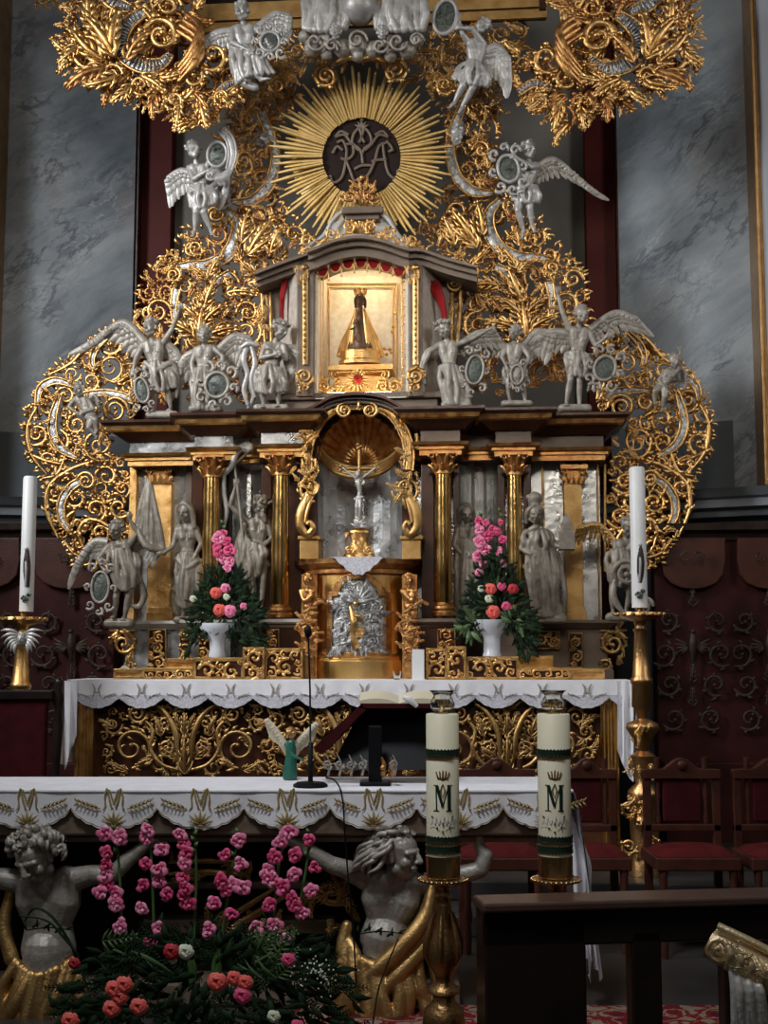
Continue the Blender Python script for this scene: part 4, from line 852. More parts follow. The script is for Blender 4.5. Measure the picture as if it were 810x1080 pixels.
def upper_orn(side, label):
    w = 10.1; mf = (lambda p: p) if side == 0 else (lambda p: mirror(766, 1.02, p)); sg = 1 if side == 0 else -1
    fa = (lambda a: a) if side == 0 else (lambda a: pi - a)
    poly = mf([(262, 95), (240, 118), (240, 150), (246, 190), (232, 212), (226, 238), (196, 240), (184, 262), (158, 284), (148, 300), (144, 345), (160, 366), (178, 376), (215, 376), (262, 376), (283, 380), (290, 330), (284, 292), (300, 272), (328, 252), (318, 235), (296, 212), (286, 182), (290, 150), (300, 125), (315, 100), (296, 86)])
    c = mf([(230, 250)])[0]; t = thing('upper_openwork', label, 'altar ornament', (X(c[0], w), w, Z(376, w)))
    g = MB(); s = MB(); gr = MB()
    for pts, wd in (([(246, 214), (266, 213), (283, 199), (290, 180), (291, 160), (284, 140), (276, 120)], [2, 5, 5.5, 5, 4.5, 4.5, 4]), ([(238, 222), (249, 234), (250, 252), (240, 270), (221, 280), (200, 281), (184, 283)], [3, 5, 6.5, 6.5, 5.5, 4, 2]),
                    ([(243, 290), (228, 300), (214, 319)], [4, 3.5, 1.5]), ([(187, 306), (184, 325), (186, 345)], [4, 3, 2])): band(s, g, w - .03, mf([(*p, 0) for p in pts]), wd, 3, 1.2)
    q = mf([(278, 150)])[0]; s.ballp(q[0], q[1], 6, 7, w)
    for k in range(8): a = k * pi / 4; leaflet(s, w, q[0] + 3 * cos(a), q[1] + 3 * sin(a), a, 6, .5, 2, 6)
    for (x, y, r, a0, tn, s_, w_) in ((228, 228, 10, pi / 2, 1.8, 1, 2.2), (184, 291, 8, -pi / 2, 1.7, 1, 1.9), (284, 307, 9, pi, 1.8, 1, 1.9), (262, 352, 16, -pi / 2, 1.6, 1, 2.4), (168, 330, 14, 0, 1.5, -1, 2.2), (262, 330, 12, pi, 1.4, 1, 2), (208, 262, 9, 0, 1.4, 1, 1.8), (258, 170, 10, 0, 1.4, -1, 1.8), (262, 128, 10, 0, 1.4, 1, 1.8)):
        p = mf([(x, y)])[0]; scroll(g, w - .04, p[0], p[1], r, fa(a0), tn, s_ * sg, w_, 6, 3, leafr=.5)
    for (x, y, a, L, cv) in ((210, 372, -1.5, 48, .1), (214, 345, -2.1, 34, -.6), (214, 345, -1.0, 36, .7), (216, 330, -1.3, 40, .2), (212, 360, -2.4, 40, -.5), (214, 360, -.6, 40, .6), (219, 296, -2.2, 22, -.7), (222, 292, -1.2, 26, .5),
                             (262, 270, -1.0, 46, .1), (262, 270, -.5, 34, -.3), (256, 258, -1.5, 36, .3), (270, 290, -2.6, 28, .6), (266, 250, -.3, 30, -.6), (286, 268, -1.3, 30, .3), (262, 300, -.2, 26, .5), (240, 310, -.2, 34, .6), (296, 262, -1.9, 22, .3)):
        p = mf([(x, y)])[0]; acanthus(g, w - .05, p[0], p[1], fa(a), L, cv * sg, None, 4, 4)
    avoid = [(*mf([(x, y)])[0][:2], r) for x, y, r in ((228, 228, 9), (284, 307, 9), (262, 352, 15), (168, 330, 13), (248, 250, 6), (288, 180, 5), (278, 150, 7), (215, 345, 7))]
    filigree(g, w, poly, 11, 4, 51, avoid, w=.17, leaves=6, mb2=gr, tries=3000, turns=(.9, 1.4)); filigree(gr, w + .04, poly, 10, 4, 53, (), w=.17, leaves=6, mb2=g, tries=2200, turns=(.9, 1.4))
    leafmass(g, w - .03, poly, 17, 70, 12, d=2, mb2=gr, lobes=4)
    R = random.Random(8)
    for i in range(len(poly)):
        a = Vector(poly[i]); b_ = Vector(poly[(i + 1) % len(poly)]); n_ = int((b_ - a).length / 7) + 1; out = Vector((b_.y - a.y, -(b_.x - a.x))).normalized(); m_ = (a + b_) / 2
        if inside(poly, *(m_ + out * 4)): out = -out
        for k in range(n_):
            p = a.lerp(b_, k / n_) - out * 3; leaflet(g, w, p.x, p.y, atan2(out.y, out.x) + R.uniform(-.9, .9), R.uniform(7, 11), R.uniform(-1.5, 1.5), 1.6, 1)
    g.build('gilt_foliage', 'gold', t, smooth=True); s.build('silver_bands', 'silverinlay', t, smooth=True); gr.build('worn_foliage', 'goldred', t, smooth=True)
upper_orn(0, 'gilded acanthus scrollwork with silver bands, left of the lit shrine and sunburst')
upper_orn(1, 'gilded acanthus scrollwork with silver bands, right of the lit shrine and sunburst')
def top_orn(side, label):
    w = 9.6; sg = 1 if side == 0 else -1; mf = (lambda p: p) if side == 0 else (lambda p: [(803 - q[0], q[1] + 3) + tuple(q[2:]) for q in p]); fa = (lambda a: a) if side == 0 else (lambda a: pi - a)
    poly = mf([(66, -30), (72, 10), (67, 30), (70, 72), (90, 84), (110, 98), (140, 108), (165, 118), (195, 130), (215, 134), (232, 118), (258, 96), (262, 60), (215, 38), (206, 0), (206, -30)])
    c = mf([(150, 60)])[0]; t = thing('crest_ornament', label, 'altar ornament', (X(c[0], w), w, Z(134, w)))
    g = MB(); s = MB(); gr = MB()
    for pts, wd in (([(152, 14), (136, 26), (128, 42), (134, 60), (152, 70), (170, 69), (181, 58)], [5, 7, 8, 8, 8, 6, 3]), ([(104, -10), (122, 4), (138, 10)], [6, 7, 4]), ([(222, 92), (240, 86), (256, 96)] if side else [(230, 100), (240, 92), (250, 88)], [3, 4, 3])):
        q = mf([(*p, 0) for p in pts]); band(s, g, w - .03, q, wd, 2, 1.8); cc = catmull([(*a, b_) for a, b_ in zip(q, wd)], 5)
        for i in range(2, len(cc) - 1, 1):                       # ribs across the silver scroll
            a, b_ = cc[i - 1], cc[i + 1]; L = sqrt((b_[0] - a[0]) ** 2 + (b_[1] - a[1]) ** 2) or 1; nx, ny = -(b_[1] - a[1]) / L, (b_[0] - a[0]) / L; r = cc[i][3] * .85
            s.blade([(cc[i][0] - nx * r, cc[i][1] - ny * r, 4), (cc[i][0], cc[i][1], 6.5), (cc[i][0] + nx * r, cc[i][1] + ny * r, 4)], [.6, 1.1, .6], w - .03, 1.2, smooth=2)
    for (x, y, r, a0, tn, s_, w_, lv) in ((172, 40, 20, pi * .9, 1.5, 1, 4, 4), (226, 62, 17, pi, 1.3, -1, 3.4, 5), (205, 84, 14, pi, 1.4, 1, 3, 6), (96, 55, 20, pi * .4, 1.3, 1, 3, 8), (150, 92, 12, 0, 1.4, 1, 2.4, 6), (185, 108, 11, pi, 1.4, -1, 2.4, 6), (120, 80, 11, 0, 1.4, -1, 2.2, 6), (236, 105, 11, 0, 1.4, 1, 2.4, 6), (180, 8, 13, 0, 1.5, -1, 2.8, 6)):
        p = mf([(x, y)])[0]; scroll(g, w - .06, p[0], p[1], r, fa(a0), tn, s_ * sg, w_, lv, 5, leafr=.5)
    for k in range(4):                                            # deep gilt shell lip
        q = mf([(198 - k * 3, 18 + k * 6, 6 + k), (214, 34 + k * 7, 12), (206, 58 + k * 6, 14), (190, 74 + k * 5, 8)]); gr.blade(q, [2, 4.4, 4.4, 2], w - .06, .8)
    for (x, y, a, L, cv) in ((122, 62, -2.0, 55, -.5), (118, 60, -1.5, 50, .3), (110, 66, -2.6, 48, .6), (112, 74, 2.9, 46, -.6), (124, 82, 2.5, 38, .8), (140, 92, 2.2, 30, .6), (165, 102, 1.9, 28, -.6), (190, 112, 1.5, 26, .5), (212, 108, 1.3, 32, .1), (206, 100, .7, 26, .6), (135, 66, -1.1, 40, .5), (98, 30, -1.8, 40, .5), (84, 50, 2.2, 30, .5), (232, 100, 1.0, 22, -.4), (150, 82, .4, 34, .5), (170, 84, .1, 32, -.7)):
        p = mf([(x, y)])[0]; acanthus(g if (x + y) % 3 else gr, w - .07, p[0], p[1], fa(a), L, cv * sg, L * .13, 3, 5)
    avoid = [(*mf([(x, y)])[0][:2], r) for x, y, r in ((172, 40, 17), (226, 62, 15), (128, 42, 7), (152, 70, 7), (96, 55, 14))]
    filigree(g, w, poly, 12, 5.5, 71, avoid, w=.18, leaves=5, mb2=gr, tries=1500, turns=(.8, 1.3)); leafmass(g, w, poly, 28, 62, 17, d=1, mb2=gr, lobes=3, wf=.17); filigree(gr, w + .06, poly, 12, 5, 73, (), w=.2, leaves=6, mb2=g, tries=1500)
    R = random.Random(18)
    for i in range(0, 11):
        a = Vector(poly[i]); b_ = Vector(poly[i + 1]); n_ = int((b_ - a).length / 9) + 1; out = Vector((b_.y - a.y, -(b_.x - a.x))).normalized(); m_ = (a + b_) / 2
        if inside(poly, *(m_ + out * 4)): out = -out
        for k in range(n_):
            p = a.lerp(b_, k / n_) - out * 6; acanthus(g, w, p.x, p.y, atan2(out.y, out.x) + R.uniform(-.6, .6), R.uniform(13, 18), R.uniform(-1.2, 1.2), 2.4, 1, 2, R)
    g.build('gilt_foliage', 'gold', t, smooth=True); s.build('silver_shellwork', 'silverinlay', t, smooth=True); gr.build('worn_gilt_lips', 'goldred', t, smooth=True)
    return t
top_orn(0, 'massive gilded acanthus crest with ribbed silver scroll at the upper left')
top_orn(1, 'massive gilded acanthus crest with ribbed silver scroll at the upper right')
b = MB(); filigree(b, 10.3, [(34, -12), (66, -20), (64, 8), (40, 14)], 9, 4, 3, w=.2); leafmass(b, 10.3, [(36, -10), (64, -12), (62, 8), (40, 8)], 14, 8, 3); tag(b.build('acanthus_spray', 'golddull', smooth=True), 'small gilded acanthus spray on the marble at the top left corner', 'altar ornament')
# gallery frame along the top of the picture
t = thing('picture_frame', 'dark gilded lower moulding of the large altarpiece frame at the top', 'picture frame', (X(380, 9.9), 9.95, Z(30, 9.9)))
b = MB(); b.boxp(205, 576, 6, 9, 9.88, .06); b.boxp(207, 574, 9, 16, 9.94, .03); b.boxp(205, 576, 16, 19, 9.9, .04); b.boxp(205, 213, -40, 9, 9.85, .2); b.boxp(568, 576, -40, 9, 9.85, .2)
b.build('lower_rail', 'bole', t, smooth=False)
b = MB(); b.boxp(204, 577, 5, 6.5, 9.86, .03); b.boxp(204, 577, 16, 18, 9.88, .03)
for k in range(90): b.ballp(209 + k * 4.05, 12, 0, 1.6, 9.91)
b.build('gilt_beading', 'golddull', t)
b = MB(); b.boxp(213, 568, -40, 9, 9.99, .05); b.build('canvas', 'dark', t)
b = MB(); leafmass(b, 9.85, [(300, 50), (330, 58), (430, 58), (470, 50), (480, 90), (440, 80), (380, 70), (320, 82), (290, 92)], 15, 34, 4, ang=pi / 2, d=2); 
for cx, s_ in ((345, 1), (417, -1)): scroll(b, 9.78, cx, 83 if s_ > 0 else 77, 12, -pi / 2, 2.0, -s_, 2.8, 4, 5)
for sg in (1, -1): b.blade([(381 + sg * 26, 68, 3), (381 + sg * 12, 62, 5), (381, 66, 6)], [3, 4, 4], 9.8, .8); scroll(b, 9.8, 381 + sg * 88, 92, 10, 0, 1.6, sg, 2.2, 5, 4)
leafmass(b, 9.95, [(215, 22), (325, 20), (325, 62), (300, 100), (270, 118), (240, 90)], 18, 46, 14, d=2, lobes=4); filigree(b, 10.0, [(215, 22), (325, 20), (325, 62), (300, 100), (270, 118), (240, 90)], 10, 5, 14, tries=900); leafmass(b, 9.95, [(445, 20), (560, 20), (545, 90), (505, 125), (466, 100), (436, 78)], 18, 50, 15, d=2, lobes=4); filigree(b, 10.0, [(445, 20), (560, 20), (545, 90), (505, 125), (466, 100), (436, 78)], 10, 5, 15, tries=900)
tag(b.build('gilt_canopy', 'gold', smooth=True), 'gilded twin volutes and leaves between the silver cloud and the sunburst', 'altar ornament')
# ================================================================== SUNBURST
w = 9.9; cx, cy = 382, 168
sun = thing('sunburst', 'gilded sunburst of straight rays around a dark disc with monogram', 'sunburst', (X(cx, w), w, Z(cy + 92, w)))
R = random.Random(4)
b = MB(); rg = [[W(cx + cos(2 * pi * k / 48) * r, cy + sin(2 * pi * k / 48) * r, d, w) for k in range(48)] for r, d in ((42, 4), (56, 3), (74, 0), (74, -3), (42, -3))]
b.rings(rg, cap=False); b.build('gilt_backing', 'goldsun', sun, smooth=True)
for k in range(98):
    a = 2 * pi * k / 98 + R.uniform(-.01, .01); L = (96 if k % 3 == 0 else (90 if k % 3 == 1 else 80)) * R.uniform(.96, 1.04)
    if 1.1 < (a % (2 * pi)) < 2.04: L = min(L, 62)
    z_ = R.uniform(3, 7); b = MB(); b.blade([(cx + 41 * cos(a), cy + 41 * sin(a), z_ + 1), (cx + L * .8 * cos(a), cy + L * .8 * sin(a), z_), (cx + L * cos(a), cy + L * sin(a), z_ - 1)], [1.3, 2.2, 1.1], w, .7, smooth=1)
    b.build('ray', 'goldsun', sun)
b = MB(); b.rings([[W(cx + cos(2 * pi * k / 40) * r, cy + sin(2 * pi * k / 40) * r, d, w) for k in range(40)] for r, d in ((42, 2), (42, 0), (.5, 0))]); dsc = b.build('dark_disc', 'dark', sun); 
b = MB()
def ms(*p, r=1.5): b.blade([(cx + x, cy + y, 4) for x, y in p], [r] * len(p), w, .9)
for sg in (1, -1):
    ms((sg * 2, -32), (sg * 8, -26), (sg * 10, -16), (sg * 3, -10), (0, -4)); ms((sg * 2, -30), (0, -22), (sg * 3, -16)); ms((sg * 28, -22), (sg * 18, -24), (sg * 10, -14), (sg * 3, -8))
ms((-26, -16), (-20, -18), (-16, -8), (-18, 10), (-22, 22), (-30, 26), (-33, 20)); ms((-18, -14), (-10, -14), (-9, -4), (-16, 2), (-22, 0)); ms((-16, 4), (-12, 14), (-8, 24), (-3, 22)); ms((-30, -6), (-26, -12), (-20, -8))
ms((26, -16), (18, -12), (14, 2), (8, 16), (2, 22)); ms((22, -16), (24, 0), (28, 16), (36, 22), (38, 14)); ms((10, 4), (18, 2), (26, 2)); ms((-8, 12), (0, 8), (10, 8)); ms((0, -4), (1, 6)); ms((28, -6), (32, -10), (26, -18)); ms((-28, -22), (-22, -28), (-14, -24)); ms((28, -22), (22, -28), (14, -24))
for x, y in ((-33, 20), (38, 14), (-3, 22), (2, 22), (-30, -6), (32, -8), (0, -36), (0, -40)): b.ballp(cx + x, cy + y, 4, 2.1, w)
for q in range(5): leaflet(b, w, cx, cy - 30, -pi / 2 + (q - 2) * .5, 9, 0, 1.4, 4)
o = b.build('monogram', 'taupe', dsc, smooth=True); o['label'] = 'interlaced letter monogram under a small crown'
b = MB(); leafmass(b, w - .1, [(cx - 22, 218), (cx + 22, 218), (cx + 8, 194), (cx - 8, 194)], 12, 14, 5, ang=-pi / 2, d=5)
for sg in (1, -1): scroll(b, w - .1, cx + sg * 12, 210, 7, 0, 1.4, sg, 1.8, 4, 5); scroll(b, w - .1, cx + sg * 5, 200, 5, 2, 1.3, -sg, 1.5, 3, 6)
b.ballp(cx + 1, 190, 6, 4, w - .1); tag(b.build('leaf_finial', 'goldred', smooth=True), 'small gilded leaf finial at the foot of the sunburst disc', 'altar ornament')
# lower ornament showing between the figures above the cornice
for side_, S_ in (('left', ((196, 385, 10, 1), (240, 405, 12, -1), (268, 395, 9, 1), (255, 418, 8, 1), (178, 420, 8, 1))), ('right', ((512, 392, 10, 1), (572, 395, 12, -1), (590, 385, 9, 1)))):
  b = MB()
  for (x, y, r, s_) in S_: scroll(b, 10.0, x, y, r, x, 1.5, s_, 1.9, 6, 1)
  leafmass(b, 10.0, [(170, 372), (290, 372), (290, 426), (170, 426)] if side_ == 'left' else [(500, 368), (600, 364), (600, 420), (500, 420)], 17, 46, 15, ang=-pi / 2, spread=1.4)
  tag(b.build('cresting', 'goldred', smooth=True), 'worn gilded leaf cresting behind the angels on the %s half of the cornice' % side_, 'altar ornament')
# ================================================================== SILVERED FIGURES
frame(HALT)
def fig(name, label, cat, base, w, group=None):
    return thing(name, label, cat, (X(base[0], w), w, Z(base[1], w)), group)
# --- angel A with raised arm, far left on the cornice
w = 9.72; t = fig('angel_statue', 'silvered angel with one arm raised at the left end of the cornice', 'statue', (165, 441), w)
c = Clay(w); c.head(160, 347, 4, 9.5, -25, -10, -8); c.hair('curls', 3); c.torso((161, 357, 3), (152, 364, 2), (173, 362, 2), (166, 394, 2), 8.6)
c.arm((173, 362, 2), (183, 347, 4), (190, 329, 5), 8.6, (.2, -1, .2)); c.arm((152, 364, 2), (145, 377, 4), (143, 390, 8), 8.6, (.2, 1, .3))
c.leg((163, 396, 2), (165, 413, 6), (163, 432, 3), 8.4); c.leg((172, 396, 2), (177, 412, 3), (180, 430, 0), 8.4)
c.folds([(153, 386, 5), (166, 383, 9), (180, 386, 4)], [(158, 408, 7), (170, 414, 9), (186, 408, 3)], 9, 2.4); c.curve((155, 384, 6, 3), (168, 392, 9, 3.5), (183, 384, 4, 3.5), (187, 404, 0, 3.2), (186, 418, -2, 2)); rock(c, 155, 190, 434, 443); c.build('body', 'stat', t)
wing(w, (153, 362), (130, 340), (104, 358), 34, 120, 150, 12, name='feathered_wing', parent=t); wing(w, (174, 362), (186, 372), (190, 390), 34, 70, 110, 9, name='feathered_wing', parent=t)
medallion(w, 153, 414, 7, 13, t, 12, -12)
# --- angel B with dark round medallion
t = fig('angel_statue', 'silvered angel with spread wing leaning on a dark round medallion, second from the left', 'statue', (216, 432), w)
c = Clay(w); c.head(216, 354, 4, 8.6, 10, 0, 5); c.hair('curls', 5); c.torso((216, 363, 3), (208, 369, 2), (226, 368, 2), (214, 396, 2), 8, bust=.05)
c.arm((208, 369, 2), (203, 384, 4), (206, 398, 8), 8, (.4, 1, .3)); c.arm((226, 368, 2), (236, 377, 5), (236, 392, 9), 8, (0, 1, .3))
c.folds([(206, 392, 4), (214, 390, 9), (226, 392, 5)], [(204, 430, 3), (212, 432, 9), (230, 430, 6)], 10, 3); c.st((214, 396, 2, 7), (214, 412, 3, 8), (214, 428, 2, 8.5)); rock(c, 200, 236, 428, 436); c.build('body', 'stat', t)
wing(w, (228, 372), (246, 355), (264, 356), 34, 60, 108, 11, name='feathered_wing', parent=t); wing(w, (206, 372), (196, 376), (188, 386), 36, 85, 100, 8, name='feathered_wing', parent=t)
medallion(w, 232, 409, 12, 13, t, 14, 10)
# --- angel C facing right
t = fig('angel_statue', 'silvered laurel-crowned angel with crossed arms just left of the lit shrine', 'statue', (287, 430), 9.66); w = 9.66
c = Clay(w); c.head(296, 349, 4, 9.5, 62, 14, 5); c.hair('laurel', 7); c.torso((291, 359, 2), (281, 365, 2), (300, 366, 0), (284, 397, 2), 8.8)
c.arm((281, 365, 3), (276, 379, 6), (290, 377, 12), 8.8, (1, -.3, .2)); c.arm((300, 366, 2), (303, 380, 6), (289, 371, 12), 8.8, (-1, -.4, .2))
c.leg((280, 398, 2), (277, 414, 6), (279, 428, 4), 8.4, r=.95); c.leg((289, 398, 2), (294, 413, 5), (294, 427, 3), 8.4, r=.95)
c.folds([(272, 390, 4), (283, 387, 9), (296, 390, 4)], [(270, 412, 4), (283, 416, 10), (302, 412, 3)], 9, 2.8); c.curve((271, 392, 5, 3), (284, 400, 9, 3.4), (297, 391, 5, 3)); c.curve((272, 392, 2, 2.6), (264, 404, 2, 3), (268, 418, 1, 2.6), (262, 430, 0, 2)); rock(c, 268, 306, 427, 435); c.build('body', 'stat', t)
wing(w, (300, 368), (308, 366), (314, 368), 34, 80, 100, 8, name='feathered_wing', parent=t, d=-6)
b = MB(); b.blade([(262, 366, 6), (258, 380, 7), (262, 396, 6), (258, 412, 5), (262, 428, 4)], [2, 3, 2.6, 2.6, 1.6], w, .7); b.blade([(266, 366, 6), (270, 384, 7), (266, 402, 6), (270, 420, 5)], [2, 2.6, 2.4, 1.2], w, .7); b.blade([(256, 368, 7), (264, 364, 8), (274, 366, 7)], [2, 3, 2], w, .8); b.build('hanging_sash', 'statw', t, smooth=True)
# --- angel D right of shrine
t = fig('angel_statue', 'silvered angel stretching its arm over an oval medallion just right of the lit shrine', 'statue', (480, 430), w)
c = Clay(w); c.head(468, 348, 4, 9.2, 20, 10, -14); c.hair('laurel', 9); c.torso((471, 358, 2), (463, 364, 0), (482, 364, 2), (474, 394, 2), 8.6)
c.arm((482, 364, 2), (500, 358, 6), (515, 350, 9), 8.4, (1, -.35, .2)); c.arm((463, 364, 0), (453, 372, 3), (447, 386, 4), 8.4, (-.3, 1, .2))
c.folds([(464, 388, 4), (474, 386, 9), (486, 390, 4)], [(468, 424, 5), (478, 428, 10), (494, 424, 4)], 9, 3); c.st((474, 394, 2, 7), (478, 410, 3, 8), (480, 424, 2, 8)); c.curve((462, 366, 0, 3), (450, 372, -2, 4), (444, 390, -2, 3.5), (448, 404, -2, 2.2)); rock(c, 465, 498, 424, 432); c.build('body', 'stat', t)
wing(w, (484, 362), (503, 350), (520, 347), 26, 70, 60, 9, name='feathered_wing', parent=t, d=-8)
medallion(w, 501, 392, 9, 15, t, 8, 8)
# --- angel E small
w = 9.72; t = fig('angel_statue', 'silvered small angel behind a scrolled cartouche, middle of the right cornice', 'statue', (545, 428), w)
c = Clay(w); c.head(543, 352, 4, 7.6, -15, 0, 10); c.hair('curls', 5); c.torso((542, 360, 2), (534, 366, 1), (551, 365, 1), (541, 390, 1), 7.4); c.arm((534, 366, 1), (529, 378, 5), (534, 388, 9), 7.2, (.5, 1, .3)); c.arm((551, 365, 1), (558, 378, 4), (553, 390, 9), 7.2, (-.4, 1, .2))
c.leg((537, 391, 1), (536, 408, 4), (538, 424, 2), 7.2); c.leg((546, 391, 1), (552, 408, 4), (554, 424, 2), 7.2); c.folds([(533, 386, 3), (541, 384, 6), (551, 386, 3)], [(530, 404, 3), (541, 408, 6), (558, 404, 3)], 7, 2.2); rock(c, 528, 562, 423, 430); c.build('body', 'stat', t)
wing(w, (551, 366), (566, 350), (584, 352), 32, 60, 100, 10, name='feathered_wing', parent=t); wing(w, (534, 366), (520, 356), (508, 360), 24, 110, 130, 8, name='feathered_wing', parent=t); medallion(w, 545, 398, 6.5, 10, t, 12, 0, face='stat')
# --- angel F raised arm right
t = fig('angel_statue', 'silvered angel with raised arm and dark medallion, right end of the cornice', 'statue', (606, 432), w)
c = Clay(w); c.head(613, 333, 4, 9.3, 30, -14, 10); c.hair('curls', 13); c.torso((610, 343, 2), (601, 349, 2), (621, 351, 2), (608, 381, 2), 8.8); c.arm((601, 349, 2), (593, 331, 4), (588, 312, 5), 8.6, (-.05, -1, .2)); c.arm((621, 351, 2), (628, 366, 4), (637, 359, 8), 8.6, (.7, -.7, .2))
c.leg((603, 382, 2), (601, 402, 5), (597, 426, 3), 8.6); c.leg((612, 382, 2), (611, 404, 3), (611, 427, 1), 8.6); c.folds([(597, 374, 5), (608, 372, 9), (620, 375, 4)], [(598, 394, 6), (610, 398, 8), (626, 398, 3)], 8, 2.5); c.curve((597, 376, 5, 3), (608, 382, 9, 3.4), (622, 376, 3, 3), (624, 396, 0, 2.6), (620, 412, -1, 2)); rock(c, 588, 624, 427, 436); c.build('body', 'stat', t)
wing(w, (622, 348), (648, 330), (668, 334), 30, 70, 48, 11, name='feathered_wing', parent=t); wing(w, (602, 352), (580, 350), (560, 358), 34, 100, 130, 10, name='feathered_wing', parent=t); medallion(w, 637, 391, 11, 13, t, 10, 20)
# --- cherubs on the wings
for (side, lab, H, tr, pv, legs, hr, yaw) in ((0, 'small silvered cherub sitting on the left openwork wing', (85, 412), ((80, 421), (93, 422)), (96, 440), (((103, 444), (104, 456)), ((96, 452), (104, 462))), 7.4, -20),
                                              (1, 'small silvered cherub perched on the right openwork wing', (711, 382), ((701, 392), (713, 394)), (698, 408), (((690, 414), (690, 426)), ((700, 420), (698, 432))), 7.4, 20)):
    w = 9.8; t = fig('cherub_statue', lab, 'statue', (pv[0], pv[1] + 18), w); c = Clay(w); c.head(*H, 4, hr, yaw, 0, 8 if side else -10); c.hair('curls', 4, .26); c.torso(((tr[0][0] + tr[1][0]) / 2, tr[0][1] - 3, 2), (*tr[0], 2), (*tr[1], 2), (*pv, 2), 7, belly=.1)
    if side == 0: c.arm((*tr[0], 2), (74, 430, 5), (82, 436, 8), 6.4, (1, .5, 0)); c.arm((*tr[1], 2), (100, 432, 4), (92, 436, 8), 6.4, (-1, .3, 0))
    else: c.arm((*tr[0], 2), (694, 402, 5), (700, 410, 8), 6.4, (.6, 1, 0)); c.arm((*tr[1], 2), (718, 384, 4), (716, 372, 8), 6.4, (-.3, -1, 0))
    for k, (kn, an) in enumerate(legs): c.leg((pv[0] + (k - .5) * 5, pv[1], 2), (*kn, 8), (*an, 5), 6.8, r=1.1)
    c.build('body', 'stat', t, vox=.7)
    wing(w, (tr[1][0], tr[1][1]), (tr[1][0] + (6 if side == 0 else 5), tr[1][1] - 6), (tr[1][0] + 11, tr[1][1]), 15, 60, 90, 6, name='feathered_wing', parent=t)
# --- mid angels beside the sunburst
w = 9.85; t = fig('angel_statue', 'silvered angel holding an oval frame, left of the sunburst', 'statue', (215, 250), w)
c = Clay(w); c.head(205, 160, 4, 10, 40, -18, 10); c.hair('curls', 23, .2); c.torso((207, 171, 2), (200, 178, 1), (219, 178, 2), (213, 207, 2), 9); c.arm((219, 178, 2), (224, 168, 8), (228, 158, 12), 8.6, (.2, -1, 0)); c.arm((200, 178, 1), (206, 192, 8), (220, 186, 14), 8.6, (1, -.3, 0))
c.leg((209, 209, 2), (208, 226, 7), (206, 243, 2), 8.8, toe=(204, 251, 6)); c.leg((218, 209, 2), (216, 226, 6), (222, 242, 1), 8.8, toe=(225, 249, 5)); c.folds([(202, 201, 4), (213, 198, 9), (226, 200, 4)], [(202, 220, 6), (213, 222, 9), (228, 215, 4)], 9, 2.5); c.curve((202, 200, 5, 3), (214, 206, 9, 3.4), (228, 196, 4, 3)); c.build('body', 'statw', t)
wing(w, (204, 184), (190, 180), (176, 188), 30, 75, 80, 11, name='feathered_wing', parent=t, m_='statw'); wing(w, (222, 184), (232, 180), (240, 186), 34, 88, 100, 8, name='feathered_wing', parent=t, m_='statw')
m_ = medallion(w, 232, 168, 10, 13, t, 13, 8, frame_m='statw', curls=False); b = MB(); band(b, b, w - .1, [(242, 180, 0), (246, 164, 0), (243, 148, 0), (234, 138, 0), (240, 144, 0)], [3, 4, 4, 3.5, 2], 2, 1.3); b.blade([(220, 182, 3), (226, 190, 6), (238, 188, 6), (246, 176, 4)], [2, 4, 4.5, 2.5], w - .08, .6); scroll(b, w - .1, 223, 187, 5, 0, 1.5, 1, 1.6, 0, 5); b.build('frame_scroll', 'statw', t, smooth=True)
t = fig('angel_statue', 'silvered angel clasping an oval frame with one wing outstretched, right of the sunburst', 'statue', (556, 250), w)
c = Clay(w); c.head(558, 160, 4, 9.5, 35, -10, 8); c.hair('curls', 33, .22); c.torso((558, 170, 2), (550, 177, 3), (568, 176, 1), (553, 204, 2), 8.8); c.arm((568, 176, 2), (560, 180, 10), (545, 172, 15), 8.6, (-1, -.3, 0)); c.arm((550, 177, 3), (546, 190, 9), (548, 200, 14), 8.2, (0, 1, 0))
c.leg((549, 205, 2), (546, 224, 7), (552, 243, 2), 9, toe=(550, 253, 5)); c.leg((557, 205, 2), (559, 222, 5), (561, 238, 2), 9, toe=(564, 246, 5)); c.folds([(543, 200, 4), (552, 196, 9), (566, 198, 4)], [(540, 212, 6), (554, 216, 9), (568, 214, 4)], 9, 2.5); c.build('body', 'statw', t)
wing(w, (566, 178), (585, 168), (618, 196), 27, 100, 35, 12, name='feathered_wing', parent=t, m_='stat')
medallion(w, 536, 183, 11, 14, t, 13, -12, frame_m='statw', curls=True)
# --- top angels
w = 9.5; t = fig('angel_statue', 'silvered angel with dark medallion at the top left of the altar', 'statue', (262, 90), w)
c = Clay(w); c.head(256, 14, 4, 10, -20, 0, -8); c.hair('curls', 43); c.torso((257, 25, 2), (247, 32, 2), (270, 31, 2), (260, 60, 2), 9.5); c.arm((270, 31, 2), (280, 40, 8), (284, 50, 14), 9, (.6, .6, 0)); c.arm((247, 32, 2), (246, 48, 8), (262, 58, 14), 9, (1, .3, 0))
c.leg((257, 62, 2), (262, 78, 10), (276, 86, 8), 9, toe=(286, 88, 12)); c.leg((264, 60, 2), (276, 72, 10), (262, 88, 6), 9); c.folds([(248, 54, 4), (260, 52, 9), (275, 54, 4)], [(250, 90, 4), (264, 84, 12), (290, 80, 8)], 11, 3); c.curve((248, 40, 2, 4), (246, 60, 2, 5), (252, 84, 2, 5), (270, 94, 4, 4)); c.build('body', 'statw', t)
